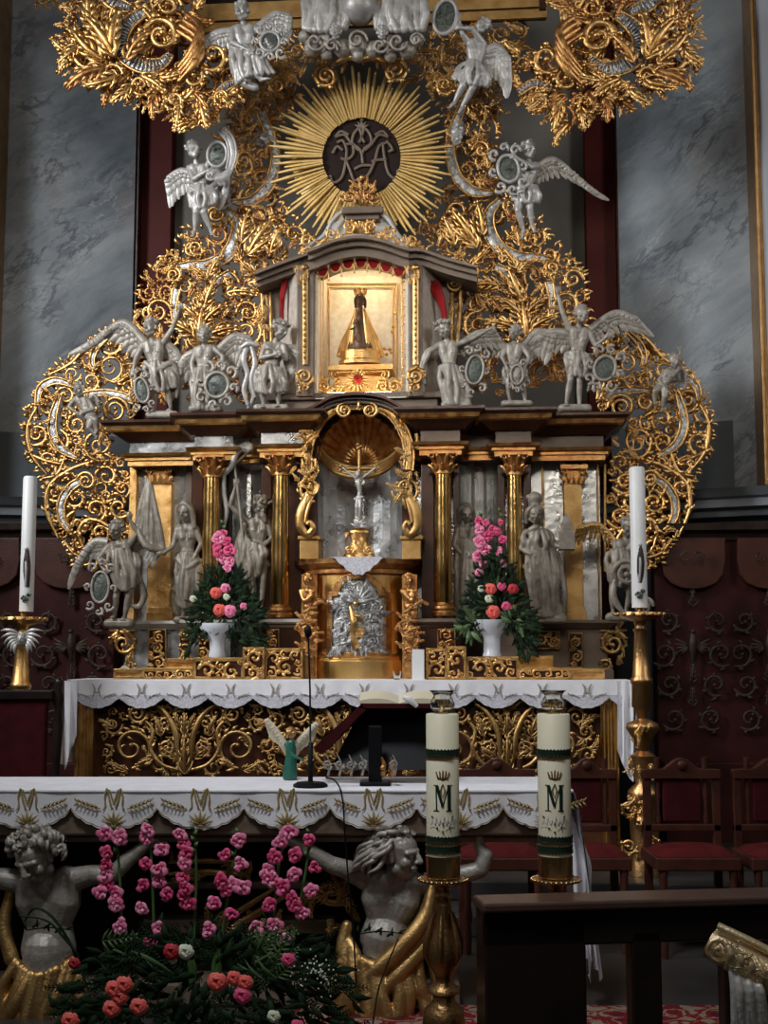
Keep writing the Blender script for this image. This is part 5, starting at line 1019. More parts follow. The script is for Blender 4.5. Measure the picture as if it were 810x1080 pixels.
wing(w, (247, 32), (228, 34), (212, 44), 28, 80, 95, 10, name='feathered_wing', parent=t, m_='statw'); wing(w, (272, 28), (290, 14), (306, 16), 26, 60, 90, 9, name='feathered_wing', parent=t, m_='statw'); medallion(w, 287, 50, 10, 10, t, 13, 0, frame_m='statw')
t = fig('angel_statue', 'silvered angel lifting a dark oval frame at the top right of the altar', 'statue', (492, 115), w)
c = Clay(w); c.head(509, 30, 4, 9, -30, -14, 20); c.hair('curls', 53); c.torso((505, 40, 2), (494, 46, 3), (512, 50, 1), (500, 76, 2), 9.4); c.arm((494, 46, 3), (488, 40, 9), (484, 26, 12), 8.8, (-.3, -1, 0)); c.arm((510, 48, 3), (498, 36, 12), (488, 36, 14), 8.8, (-1, -.2, 0))
c.leg((496, 78, 2), (488, 94, 8), (480, 108, 4), 9.4, toe=(474, 116, 6)); c.leg((505, 78, 2), (498, 96, 6), (488, 112, 2), 9.4, toe=(484, 121, 5)); c.folds([(488, 70, 5), (500, 68, 9), (514, 76, 4)], [(478, 86, 8), (496, 92, 10), (514, 92, 3)], 9, 2.7); c.build('body', 'statw', t)
wing(w, (512, 54), (524, 50), (534, 58), 44, 80, 84, 9, name='feathered_wing', parent=t, m_='statw'); medallion(w, 470, 24, 12, 18, t, 12, 12, frame_m='statw', curls=False)
# silver cherub head at upper right
c = Clay(9.8); c.head(482, 147, 4, 8, -30, 10, 0); c.hair('curls', 3); o = c.build('silver_cherub', 'statw', None); tag(o, 'small silvered cherub head at the right edge of the sunburst', 'statue')
# --- cloud with globe
t = fig('cloud_group', 'silvered clouds with a globe and draped knees above the sunburst', 'statue', (382, 66), 9.45); w = 9.45
c = Clay(w)
for (x, y, r) in ((330, 52, 10), (345, 44, 11), (362, 52, 11), (378, 50, 12), (394, 53, 10), (412, 46, 11), (430, 54, 10), (440, 44, 8), (322, 40, 8), (345, 58, 7), (412, 60, 7), (378, 60, 7)): c.st((x, y, 2, r))
for (x, y, r, s_) in ((334, 50, 10, 1), (378, 48, 11, -1), (420, 50, 10, 1), (352, 54, 8, -1), (402, 54, 8, 1), (440, 48, 8, -1)):
    pts = []
    for i in range(16): a = s_ * i * .55; q = r * (1 - i / 18); pts.append((x + q * cos(a), y + q * sin(a), 12 + i * .3, 1.7))
    c.st(*pts)
c.build('cloud', 'stat', t, vox=.9)
c = Clay(w); c.folds([(326, -12, 4), (350, -10, 8), (366, 0, 6)], [(322, 34, 10), (340, 38, 14), (364, 34, 10)], 9, 4.5); c.folds([(396, -4, 6), (412, -8, 8), (446, -12, 4)], [(398, 34, 10), (420, 38, 14), (446, 34, 8)], 9, 4.5); c.st((340, 0, 2, 14), (345, 22, 6, 13)); c.st((426, 0, 2, 14), (420, 22, 6, 13)); c.build('drapery', 'statw', t, vox=.9)
b = MB(); b.ballp(380, 12, 10, 20, w); g_ = Clay(w); g_.st((380, 12, 10, 20), n=20); b = MB(); b.ball(W(380, 12, 10, w), 20 * w / F, 28, 18); b.build('globe', 'statw', t, smooth=True)
for x in (356, 404):
    c = Clay(w); c.head(x, 42, 16, 7, (x - 380) * .5, 5); c.hair('curls', x, .24); c.build('cherub_head', 'statw', t, vox=.6)
# ================================================================== LOWER STOREY FIGURES
w = 9.62; t = fig('angel_statue', 'grey silvered angel with banner and dark cartouche standing at the lower left of the retable', 'statue', (127, 661), w)
c = Clay(w); c.head(124, 559, 4, 9.8, -15, 10, 8); c.hair('curls', 63); c.torso((125, 569, 2), (115, 577, 2), (138, 573, 2), (132, 606, 2), 9.4, belly=.1); c.arm((138, 573, 2), (147, 562, 5), (139, 549, 8), 9, (-.2, -1, .2)); c.arm((115, 577, 2), (106, 590, 6), (112, 600, 12), 9, (.7, .7, .2))
c.folds([(116, 584, 6), (130, 580, 11), (146, 586, 4)], [(124, 618, 9), (136, 622, 11), (150, 612, 4)], 11, 3); c.leg((127, 608, 2), (124, 630, 8), (122, 648, 4), 9.4); c.leg((139, 606, 2), (137, 630, 5), (132, 650, 2), 9.4); c.curve((147, 612, 2, 4), (152, 628, 0, 4), (146, 640, 0, 3), (136, 636, 2, 2.5)); rock(c, 111, 143, 652, 663); c.build('body', 'statd', t)
wing(w, (114, 572), (98, 572), (84, 590), 34, 130, 118, 11, name='feathered_wing', parent=t); wing(w, (140, 574), (156, 566), (168, 576), 26, 95, 110, 9, name='feathered_wing', parent=t, d=-7)
medallion(w, 110, 620, 9, 16, t, 13, 4)
b = MB(); b.blade([(158, 500, 4), (166, 540, 4), (176, 582, 4)], [.9, .9, .9], w, 1); b.build('banner_pole', 'goldred', t)
c = Clay(w); c.folds([(157, 506, 2), (159, 510, 3), (161, 514, 3)], [(144, 556, 4), (158, 572, 5), (174, 584, 3)], 9, 2.6, sw=.5); c.curve((146, 556, 4, 3), (156, 576, 8, 4), (170, 580, 4, 4)); c.build('banner', 'statd', t)
w = 9.66; t = fig('female_statue', 'grey silvered veiled woman statue standing between left pilaster and column', 'statue', (196, 656), w)
c = Clay(w); c.head(197, 541, 4, 9.5, -20, 5, 0); c.hair('veil', 1); c.torso((197, 551, 2), (188, 559, 2), (207, 558, 2), (199, 590, 2), 8.8, bust=.1); c.arm((207, 558, 2), (213, 574, 3), (207, 588, 8), 8.6, (-.6, .8, .2)); c.arm((188, 559, 2), (184, 576, 6), (176, 584, 11), 8.6, (-1, 0, .2))
c.st((199, 592, 2, 7.5), (199, 612, 3, 8.5), (200, 632, 2, 8)); c.folds([(190, 586, 5), (199, 584, 9), (209, 586, 4)], [(189, 636, 6), (198, 640, 11), (213, 634, 4)], 10, 2.8); c.curve((189, 590, 6, 3), (200, 600, 11, 3), (213, 592, 5, 3), (214, 620, 3, 3)); c.leg((195, 620, 2), (195, 632, 4), (194, 648, 2), 8.6); c.leg((204, 620, 2), (206, 634, 2), (207, 648, 0), 8.6); rock(c, 184, 216, 650, 658); c.build('body', 'statd', t)
w = 9.68; t = fig('saint_statue', 'silvered saint with raised arm holding a tall cross staff with a banner', 'statue', (268, 652), w)
c = Clay(w); c.head(276, 534, 4, 9.5, 35, 24, 6); c.hair('laurel', 71); c.st((279, 545, 8, 4), (281, 550, 8, 2.5)); c.torso((272, 544, 2), (263, 551, 2), (283, 551, 2), (273, 582, 2), 8.8); c.arm((263, 551, 2), (244, 534, 5), (250, 514, 8), 8.6, (.1, -1, .2)); c.arm((283, 551, 2), (287, 568, 2), (276, 580, 10), 8.6, (-1, .3, .2))
c.leg((268, 584, 2), (267, 610, 7), (269, 638, 3), 9); c.leg((278, 584, 2), (279, 612, 4), (276, 642, 2), 9); c.folds([(258, 556, 4), (263, 570, 8), (280, 578, 9)], [(254, 600, 3), (264, 612, 9), (284, 596, 4)], 11, 3.2); c.curve((258, 556, 2, 4), (250, 580, 0, 4), (255, 600, 2, 3.4)); rock(c, 256, 290, 646, 655); c.build('body', 'statd', t)
b = MB(); b.blade([(245, 460, 8), (254, 530, 9), (263, 618, 12)], [1.5, 1.5, 1.5], w, 1); b.blade([(229, 507, 7), (248, 492, 8), (268, 473, 7)], [1.5, 1.5, 1.5], w, 1); st = b.build('cross_staff', 'statd', t, smooth=True)
c = Clay(w); c.curve((240, 500, 8, 2.6), (247, 492, 10, 3.6), (250, 482, 10, 3.6), (256, 475, 9, 3), (261, 478, 8, 2.2)); c.curve((238, 503, 7, 2), (237, 520, 5, 3), (240, 540, 4, 2.6), (236, 556, 2, 2)); c.build('banner', 'statw', t)
w = 9.7; t = fig('saint_statue', 'grey silvered robed saint in the bay just right of the tabernacle', 'statue', (492, 652), w)
c = Clay(w); c.head(492, 542, 4, 9, 10, 15, 0); c.hair('long', 1); c.torso((492, 552, 2), (483, 559, 2), (502, 559, 2), (492, 590, 2), 8.6); c.arm((483, 559, 2), (479, 576, 5), (488, 586, 11), 8.4, (.8, -.3, .2)); c.arm((502, 559, 2), (507, 576, 4), (498, 588, 11), 8.4, (-.8, -.2, .2))
c.st((492, 590, 2, 8), (491, 615, 3, 9), (492, 642, 2, 9.5)); c.folds([(484, 572, 6), (492, 570, 9), (502, 574, 6)], [(482, 648, 5), (492, 650, 11), (504, 648, 5)], 10, 3); rock(c, 478, 508, 646, 655); c.build('body', 'statd', t)
w = 9.62; t = fig('bishop_statue', 'grey silvered crowned bishop statue holding a small church tower', 'statue', (573, 658), w)
c = Clay(w); c.head(564, 543, 4, 9.5, 12, 5, 3); c.st((560, 560, 9, 4), (564, 558, 10, 4)); c.hair('long', 1); c.st((564, 533, 2, 6.5), (564, 526, 2, 7.5)); c.st((557, 524, 2, 2.4), (571, 524, 2, 2.4)); c.torso((565, 554, 2), (555, 562, 2), (577, 562, 2), (568, 594, 2), 9.4); c.folds([(553, 562, 6), (565, 560, 10), (580, 562, 5)], [(552, 580, 8), (566, 584, 12), (584, 580, 6)], 8, 3)
c.arm((555, 562, 2), (549, 578, 5), (556, 584, 12), 9, (.8, .2, .2)); c.arm((577, 562, 2), (586, 576, 6), (593, 578, 12), 9, (1, -.4, .2)); c.st((568, 594, 2, 9), (571, 618, 3, 10.5), (574, 640, 2, 10.5)); c.folds([(556, 582, 7), (568, 580, 12), (588, 584, 6)], [(562, 646, 6), (574, 650, 12), (594, 646, 5)], 12, 3.2); c.curve((554, 598, 6, 3.2), (570, 612, 13, 3.4), (588, 596, 8, 3.2)); rock(c, 558, 598, 648, 658); c.build('body', 'statd', t)
b = MB(); k = w / F; p = P(598, 580, w - .1)
b.box(p.x - 8 * k, p.x + 8 * k, w - .16, w - .05, p.z, p.z + 20 * k); b.box(p.x - 6 * k, p.x + 6 * k, w - .15, w - .06, p.z + 20 * k, p.z + 27 * k)
b.add([(p.x - 6 * k, w - .15, p.z + 27 * k), (p.x + 6 * k, w - .15, p.z + 27 * k), (p.x + 6 * k, w - .06, p.z + 27 * k), (p.x - 6 * k, w - .06, p.z + 27 * k), (p.x, w - .105, p.z + 40 * k)], [(0, 3, 2, 1), (0, 1, 4), (1, 2, 4), (2, 3, 4), (3, 0, 4)]); b.build('church_model', 'statd', t, bevel=.004)
w = 9.55; t = fig('angel_statue', 'grey silvered angel with scrolled cartouche at the lower right of the retable', 'statue', (655, 655), w)
c = Clay(w); c.head(662, 556, 4, 9.8, 30, 10, 5); c.hair('curls', 83); c.torso((660, 566, 2), (649, 573, 2), (672, 574, 2), (655, 604, 2), 9.4); c.arm((649, 573, 2), (650, 590, 8), (662, 598, 13), 9, (1, .2, .2)); c.arm((672, 574, 2), (680, 588, 4), (672, 600, 10), 9, (-.6, .6, .2))
c.folds([(640, 584, 5), (654, 580, 11), (668, 586, 4)], [(642, 612, 6), (654, 618, 11), (672, 612, 4)], 11, 3); c.leg((650, 606, 2), (645, 626, 8), (646, 644, 4), 9.2); c.leg((661, 606, 2), (664, 628, 5), (660, 644, 2), 9.2); rock(c, 638, 680, 646, 656); c.build('body', 'statd', t)
wing(w, (650, 572), (632, 553), (610, 556), 20, 70, 100, 11, name='feathered_wing', parent=t, m_='golddull'); b = MB(); scroll(b, w - .1, 660, 605, 14, pi, 1.8, 1, 3, 0, 8); scroll(b, w - .1, 678, 640, 10, 0, 1.7, -1, 2.4, 0, 8); b.blade([(648, 612, 8), (646, 630, 9), (656, 646, 9)], [2, 4, 2], w - .08, .7); b.blade([(668, 616, 8), (676, 626, 9), (682, 642, 8)], [3, 5, 2], w - .08, .7); b.build('cartouche', 'statd', t, smooth=True)
# --- crucifix on the tabernacle
w = 9.52; t = fig('crucifix', 'small gilded crucifix with silver figure standing on the tabernacle', 'crucifix', (379, 587), w)
b = MB(); k = w / F; p = P(379, 588.5, w); b.lathe([(17 * k, 0), (17 * k, 3 * k), (14 * k, 6 * k), (11 * k, 10 * k), (9 * k, 20 * k), (12 * k, 26 * k), (12 * k, 29 * k), (5 * k, 32 * k)], p, 16, 1, .6); leafmass(b, w - .05, [(366, 560), (392, 560), (392, 586), (366, 586)], 9, 8, 3, ang=pi / 2, d=3); scroll(b, w - .06, 369, 580, 5, 0, 1.4, 1, 1.4, 0, 3); scroll(b, w - .06, 389, 580, 5, pi, 1.4, -1, 1.4, 0, 3); b.build('base', 'gold', t, smooth=True)
b = MB(); b.blade([(379, 560, 0), (379, 471, 0)], [2, 2], w, 1, smooth=1); b.blade([(361, 494, 0), (397, 494, 0)], [2, 2], w, 1, smooth=1)
for x, y in ((379, 471), (361, 494), (397, 494)):
    for a in (0, 2.1, 4.2): b.ballp(x + 2.4 * cos(a), y + 2.4 * sin(a), 1, 2, w)
b.build('cross', 'golddull', t, smooth=True)
c = Clay(w); c.head(378, 501, 6, 4, 10, 20, 10); c.st((379, 506, 4, 1.8), (379, 512, 5, 3), (380, 520, 5, 2.2), (379, 526, 5, 2.8)); c.st((379, 507, 4, 1.6), (369, 500, 4, 1.4), (362, 494, 4, 1)); c.st((379, 507, 4, 1.6), (389, 500, 4, 1.4), (396, 494, 4, 1)); c.st((378, 526, 5, 2.4), (377, 536, 8, 1.8), (379, 548, 5, 1.1), (379, 551, 6, 1.2)); c.st((380, 526, 5, 2.4), (381, 536, 8, 1.8), (380, 548, 5, 1.1)); c.st((375, 527, 6, 1.6), (383, 525, 6, 1.8)); c.build('christ_figure', 'statw', t, vox=.4)
b = MB()
for a in range(6): leaflet(b, w - .04, 379 , 556, -pi / 2 + (a - 2.5) * .55, 10, .6, 1.5, 3)
b.build('silver_leaves', 'statw', t, smooth=True)
# ================================================================== HIGH ALTAR TABLE AND WHAT STANDS ON IT
frame(HALT)
wm = 8.98; zT = Z(718, wm)
def hang(b, Y, x0, x1, ytop, yf, amp=.006, per=30, nx=None, ny=7, ph=0., flare=0.):
    nx = nx or int((x1 - x0) / 1.6); vs = []; fs = []
    for i in range(nx + 1):
        x = x0 + (x1 - x0) * i / nx; yb = yf(x)
        for j in range(ny + 1):
            t = j / ny; p = P(x, ytop + (yb - ytop) * t, Y); p.y -= .004 + flare * t + amp * (.2 + .8 * t) * (sin(2 * pi * x / per + ph) + .5 * sin(2 * pi * x / per * 2.3 + 1)); vs.append(p)
    for i in range(nx):
        for j in range(ny): a = i * (ny + 1) + j; fs.append((a, a + 1, a + ny + 2, a + ny + 1))
    n = len(vs); vs2 = [v + Vector((0, .004, 0)) for v in vs]; fs2 = [tuple(q + n for q in f) for f in fs]
    ed = []
    for i in range(nx): a = i * (ny + 1) + ny; ed.append((a, a + ny + 1, a + ny + 1 + n, a + n))
    for i in range(nx): a = i * (ny + 1); ed.append((a, a + ny + 1, a + ny + 1 + n, a + n))
    b.add(vs + vs2, fs + fs2 + ed)
al = thing('altar_table', 'high altar table with pierced gilded front panel of scrolls', 'altar', (X(367, 9.1), 9.15, .24))
b = MB(); b.box(X(104, 9.1), X(630, 9.1), 9.1, 9.44, .24, zT - .03); b.build('body', 'bole', al)
b = MB(); b.box(X(80, wm), X(660, wm), wm + .01, 9.46, zT - .05, zT - .004); b.build('table_top', 'redwood', al, bevel=.004)
for a, c in ((84, 103), (630, 649)):
    b = MB(); b.box(X(a, 9.03), X(c, 9.03), 9.02, 9.42, .24, zT - .05)
    f = b.build('corner_pilaster', 'goldflat' if a > 500 else 'gold', al, bevel=.008)
    b = MB()
    for q in (4, 8, 11, 15): b.box(X(a + q - .7, 9.03), X(a + q + .7, 9.03), 9.005, 9.03, .3, zT - .08)
    b.build('reeding', 'gold', f, bevel=.003)
b = MB(); b.boxp(103, 630, 819, 828, 9.04, .05); b.boxp(103, 630, 737, 741, 9.04, .05)
for cx in (196, 366, 535):
    y0 = 9.05
    for sg in (1, -1):
        scroll(b, y0, cx + sg * 18, 789, 9, pi / 2, 1.7, -sg, 2.0, 3, 3, leafr=.6)
        scroll(b, y0, cx + sg * 56, 788, 22, pi / 2 if sg > 0 else pi / 2, 1.5, sg, 2.3, 9, 3, leafr=.42)
        scroll(b, y0, cx + sg * 50, 753, 10, 0, 1.7, -sg, 2.1, 5, 3); scroll(b, y0, cx + sg * 22, 762, 8, pi, 1.4, sg, 1.8, 5, 3)
        b.blade([(cx + sg * 2, 816, 3), (cx + sg * 7, 796, 5), (cx + sg * 10, 772, 6), (cx + sg * 20, 752, 4), (cx + sg * 34, 742, 2)], [1.2, 2.2, 2.8, 2.6, 1], y0, .7)
        b.blade([(cx + sg * 4, 812, 3), (cx + sg * 24, 806, 5), (cx + sg * 36, 790, 5), (cx + sg * 34, 770, 4), (cx + sg * 44, 758, 3)], [1.2, 2, 2.2, 2, 1], y0, .7)
        for (x, y, a, L, cv) in ((10, 800, -.9, 20, .6), (26, 776, -1.6, 22, .7), (34, 800, .1, 20, .7), (62, 812, -.2, 20, -.8), (4, 770, -1.3, 20, .2), (76, 768, -.9, 18, .8)): acanthus(b, y0, cx + sg * x, y, a if sg > 0 else pi - a, L, cv * sg, None, 3, 3)
    acanthus(b, y0, cx, 816, -pi / 2, 40, 0, 3, 4, 4); acanthus(b, y0, cx, 775, -pi / 2, 24, 0, 2.4, 3, 4)
av = [(cx + sg * x, y, r) for cx in (196, 366, 535) for sg in (1, -1) for x, y, r in ((18, 789, 9), (56, 788, 20), (50, 753, 9))]
filigree(b, 9.07, [(105, 742), (628, 742), (628, 818), (105, 818)], 10, 3.8, 77, av, w=.17, leaves=5, tries=2600, turns=(.9, 1.4)); leafmass(b, 9.07, [(105, 742), (628, 742), (628, 818), (105, 818)], 15, 60, 78, lobes=4)
b.build('pierced_panel', 'golddull', al, smooth=True)
# cloth
per = 47.; c0 = 149.
yf = lambda x: 735 + 11.5 * abs(cos(pi * (x - c0) / per)) ** .75 + .8 * abs(sin(pi * (x - c0) / per * 5))
b = MB(); b.box(X(75, wm), X(665, wm), wm, 9.47, zT, zT + .005); hang(b, wm, 75, 665, 717.5, yf, .005, 47)
cl = tag(b.build('altar_cloth', 'cloth', smooth=False), 'white cloth with scalloped lace edge and M monograms on the high altar table', 'tablecloth')
b = MB(); hang(b, wm - .004, 75, 665, 733, lambda x: max(733.5, yf(x)), .005, 47, ny=2); b.build('lace_border', 'lace', cl)
b = MB()
for k in range(-1, 11):
    x = c0 + per * k
    if not 78 < x < 660: continue
    Ye = wm - .014
    b.blade([(x - 5, 721, 0), (x - 2, 727, 0), (x - 4.5, 736, 0)], [.5, .9, .4], Ye, .4); b.blade([(x + 5, 721, 0), (x + 2, 727, 0), (x + 4.5, 736, 0)], [.5, .9, .4], Ye, .4); b.blade([(x - 4, 723, 0), (x, 731, 0), (x + 4, 723, 0)], [.4, .7, .4], Ye, .4)
    for sg in (1, -1):
        b.blade([(x + sg * 6, 738, 0), (x + sg * 13, 733, 0), (x + sg * 21, 732, 0)], [.3, .5, .3], Ye, .4)
        for q in range(4): leaflet(b, Ye, x + sg * (8 + q * 3.4), 736 - q, -pi / 2 + sg * .6, 3.6, 0, .5); 
b.build('embroidery', 'embrog', cl, smooth=True)
def sidehang(name, xpx, w0, w1, ytop, ybot, out, sg, label=None, parent=None, m_='cloth', n=26, flare2=.0, lace=None):
    b = MB(); x0 = X(xpx, w0); zt_ = Z(ytop, w0); zb_ = Z(ybot, w0); vs = []; ny = 14
    for i in range(n + 1):
        t = i / n; w_ = w0 + (w1 - w0) * t
        for j in range(ny + 1):
            u = j / ny; zz_ = zt_ + (zb_ - zt_) * u * (1 - .03 * abs(sin(t * 9)))
            vs.append((x0 + sg * (out * u ** .7 + .018 * u * sin(t * 16 + .8) + .03 * u * sin(t * 6)), w_ + flare2 * u * (t - .5), zz_))
    fs = [(i * (ny + 1) + j, i * (ny + 1) + j + 1, (i + 1) * (ny + 1) + j + 1, (i + 1) * (ny + 1) + j) for i in range(n) for j in range(ny)]; N = len(vs)
    vs += [(x + sg * .006, y, z) for x, y, z in vs]; fs += [tuple(q + N for q in f) for f in fs[:]]
    b.add(vs, fs); return b.build(name, m_, parent, smooth=True)
sidehang('side_drop', 665, wm, 9.44, 717.5, 800, .03, 1, parent=cl); sidehang('side_drop', 75, wm, 9.44, 717.5, 812, .04, -1, parent=cl)
# the folded front corners of the cloth
b = MB(); hang(b, wm - .01, 651, 668, 718, lambda x: 790 + 35 * sin((x - 651) / 17 * 1.4), .02, 9, ny=12); b.build('corner_fold', 'cloth', cl, smooth=True); b = MB(); hang(b, wm - .01, 68, 82, 718, lambda x: 812 - (x - 68) * 3, .02, 9, ny=12); b.build('corner_fold', 'cloth', cl, smooth=True)
# gilt gradines
def gradine(a, c, y0, y1, w_, lab, pierced=True, seed=1, t=.1):
    g = thing('gradine', lab, 'altar shelf', (X((a + c) / 2, w_), w_, zT + .005)); x0, x1 = X(a, w_), X(c, w_); z0 = zT + .006; z1 = Z(y0, w_)
    z0 = max(z0, Z(y1, w_)); b = MB(); b.box(x0, x1, w_ + .012, w_ + t, z0, z1 - .003); b.build('core', 'bole' if pierced else 'gold', g)
    b = MB(); r = 1.3 * w_ / F; b.box(x0, x1, w_, w_ + t, z1 - 2 * r, z1 + r); b.box(x0, x1, w_, w_ + .03, z0, z0 + 2 * r)
    b.box(x0, x0 + 2 * r, w_, w_ + .03, z0, z1); b.box(x1 - 2 * r, x1, w_, w_ + .03, z0, z1); b.build('frame', 'gold', g, bevel=.002)
    if pierced:
        h = y1 - y0; b = MB(); filigree(b, w_ + .004, [(a + 1, y0 + 1), (c - 1, y0 + 1), (c - 1, y1 - 1), (a + 1, y1 - 1)], min(h * .42, 9), 2.4, seed, (), w=.2, d=.5, leaves=5, tries=1200, turns=(.9, 1.2)); b.build('pierced_scrolls', 'gold', g, smooth=True)
    return g
gradine(122, 152, 707, 717, 9.28, 'low solid gilded shelf at the left end of the altar gradine', False)
gradine(152, 206, 706, 717, 9.22, 'low pierced gilded shelf between the solid block and the left vase', seed=2); gradine(175, 207, 696, 706, 9.34, 'small gilded shelf raised behind the low left shelf', False)
gradine(206, 258, 695, 717, 9.2, 'pierced gilded shelf carrying the fluted left vase', seed=3); gradine(257, 280, 684, 717, 9.16, 'tall narrow pierced gilded shelf block left of the tabernacle', seed=4); gradine(280, 320, 685, 717, 9.2, 'tall pierced gilded shelf touching the left side of the tabernacle', seed=5)
gradine(449, 471, 685, 717, 9.18, 'pierced gilded shelf beside the white card right of the tabernacle', seed=6); gradine(471, 491, 683, 717, 9.15, 'tallest narrow pierced gilded shelf right of the tabernacle', seed=7); gradine(491, 546, 694, 717, 9.2, 'pierced gilded shelf carrying the right footed vase', seed=8)
gradine(546, 600, 705, 717, 9.2, 'low pierced gilded shelf right of the footed vase', seed=9); gradine(546, 582, 693, 705, 9.34, 'solid gilded shelf raised behind the low right shelf', False); gradine(600, 636, 706, 717, 9.28, 'low solid gilded shelf at the right end of the altar gradine', False)
b = MB(); b.boxp(434.5, 447.5, 685, 717.5, 9.12, .02); tag(b.build('white_card', 'waxw', bevel=.003), 'upright white card standing on the altar right of the tabernacle', 'card')
b = MB(); p = P(419, 717, 9.1); k = 9.1 / F; b.lathe([(3.5 * k, 0), (4.2 * k, 5 * k), (4.6 * k, 9 * k), (4.2 * k, 9 * k), (3.6 * k, 5 * k), (2.8 * k, 1.2 * k)], (p.x, 9.1, zT + .006), 16); tag(b.build('small_glass', 'glass', smooth=True), 'tiny clear glass standing before the tabernacle foot', 'glass')
# ------------------------------------------------------------------ flowers
def petalball(b, x, y, d, r, Y, R, n=9):
    for k in range(n * 2):
        a = 2 * pi * k * .381966; q = sqrt((k + .5) / (n * 2)) * .72; px, py = x + cos(a) * r * q, y + sin(a) * r * q
        dz = (1 - q * q) * r * .9; b.blade([(px - cos(a) * r * .1, py - sin(a) * r * .1, d + dz - r * .1), (px + cos(a) * r * .2, py + sin(a) * r * .2, d + dz + r * .12), (px + cos(a) * r * .38, py + sin(a) * r * .38, d + dz)], [r * .22, r * .42, r * .24], Y, .22, smooth=2)
    b.ballp(x, y, d + r * .2, r * .55, Y)
def bloom(b, x, y, d, r, Y, R, ang=None):
    a0 = R.uniform(0, 6); ang = R.uniform(-1, 1) if ang is None else ang
    ax, ay = cos(ang), sin(ang) * .6
    for k in range(6):
        a = a0 + k * 1.047; L = r * R.uniform(.75, 1.35); pts = [(x + cos(a) * L * t, y + sin(a) * L * t + R.uniform(-.06, .06) * r, d + (.5 if k % 2 else 0) * r * .3 + r * .55 * sin(t * 2.2)) for t in (.05, .4, .75, 1)]
        b.blade(pts, [r * .16, r * .46, r * .54, r * .14], Y, .18, smooth=2)
    for k in range(3):
        a = a0 + .5 + k * 2.1; b.blade([(x, y, d + r * .2), (x + cos(a) * r * .3, y + sin(a) * r * .3, d + r * .8), (x + cos(a) * r * .5, y + sin(a) * r * .5, d + r * .9)], [r * .2, r * .3, r * .2], Y, .4, smooth=2)
def gladiolus(Y, stem, blooms, lab, grp, rs, mats=('pink', 'pinkd'), r=5.5, leafn=2):
    R = random.Random(rs); t = thing('gladiolus', lab, 'flower', (X(stem[-1][0], Y), Y, Z(stem[-1][1], Y)), grp)
    b = MB(); b.blade([(x, y, 0) for x, y in stem], [.6 * r / 5] + [1.1 * r / 5] * (len(stem) - 1), Y, 1)
    for k in range(5): x, y = stem[0]; leaflet(b, Y, x + (stem[1][0] - x) * k / 7, y + (stem[1][1] - y) * k / 7, -pi / 2 + (.5 if k % 2 else -.5), r * 1.0, 0, r * .3, 1)
    for k in range(leafn): x, y = stem[-1]; b.blade([(x, y, 0), (x + R.uniform(-4, 4), y - 25, 1), (x + R.uniform(-12, 12), y - R.uniform(40, 60), 2)], [1.4 * r / 5, 1.6 * r / 5, .3], Y, .3)
    b.build('stem', 'stem', t, smooth=True)
    for i, q in enumerate(blooms):
        x, y = q[0], q[1]; rr = q[2] if len(q) > 2 else r * R.uniform(.9, 1.15); b = MB(); bloom(b, x, y, R.uniform(2, 6), rr, Y, R); b.build('bloom', mats[0] if R.random() < .65 else mats[1], t, smooth=True)
    return t
def foliage(Y, poly, n, L, seed, lab, up=None, m_='leaf', name='foliage', dep=12, wd=.16):
    R = random.Random(seed); b = MB(); xs = [p[0] for p in poly]; ys = [p[1] for p in poly]; k = 0; cx, cy = sum(xs) / len(xs), sum(ys) / len(ys)
    while k < n:
        x = R.uniform(min(xs), max(xs)); y = R.uniform(min(ys), max(ys))
        if not inside(poly, x, y): continue
        a = atan2(y - cy, x - cx) + R.uniform(-.9, .9) if up is None else up + R.uniform(-1, 1); d = R.uniform(-dep, dep)
        L_ = L * R.uniform(.6, 1.3)
        if R.random() < .35:                                   # fern frond
            pts = []; px, py = x, y
            for i in range(7):
                pts.append((px, py, d + i * .6)); 
                for sg in (1, -1): leaflet(b, Y, px, py, a + sg * 1.1, L_ * (.42 - .05 * i), -sg * .3, L_ * .035, d + i * .6, .4)
                px += cos(a) * L_ / 6; py += sin(a) * L_ / 6; a += R.uniform(-.12, .12)
            b.blade(pts, [.5] * 7, Y, .6, smooth=1)
        else: leaflet(b, Y, x, y, a, L_, R.uniform(-.8, .8), L_ * wd, d, .3)
        k += 1
    return tag(b.build(name, m_, smooth=True), lab, 'foliage', kind='stuff')
def carn(Y, items, grp, rs):
    R = random.Random(rs)
    for i, (x, y, r, m_, lab) in enumerate(items): b = MB(); petalball(b, x, y, 8, r, Y, R, 11); tag(b.build('carnation', m_, smooth=True), lab, 'flower', grp)
wv = 9.27; k = wv / F
p = P(229, 697, wv); b = MB(); b.lathe([(8.5 * k, 0), (9 * k, 2 * k), (7.5 * k, 8 * k), (8 * k, 18 * k), (13 * k, 25 * k), (18 * k, 31 * k), (17.5 * k, 36 * k), (16 * k, 35 * k), (11 * k, 27 * k)], (p.x, wv, Z(695, 9.2) + .012), 40, flute=1, fl=.06)
tag(b.build('fluted_vase', 'ceram', smooth=True), 'white fluted vase with dark bouquet on the left gilded shelf', 'vase')
foliage(wv, [(200, 690), (202, 650), (212, 625), (224, 600), (250, 600), (262, 620), (276, 650), (278, 686), (262, 694), (248, 668), (212, 668)], 620, 10, 3, 'dark green leaves of the left altar bouquet')
gladiolus(wv, [(236, 553), (237, 590), (236, 640)], [(237, 562, 3.5), (232, 568), (240, 572), (243, 581), (232, 583), (236, 590), (244, 592), (230, 577), (241, 600, 4)], 'pink gladiolus rising from the left altar bouquet', None, 3, ('pinkd', 'pink'), 5.5)
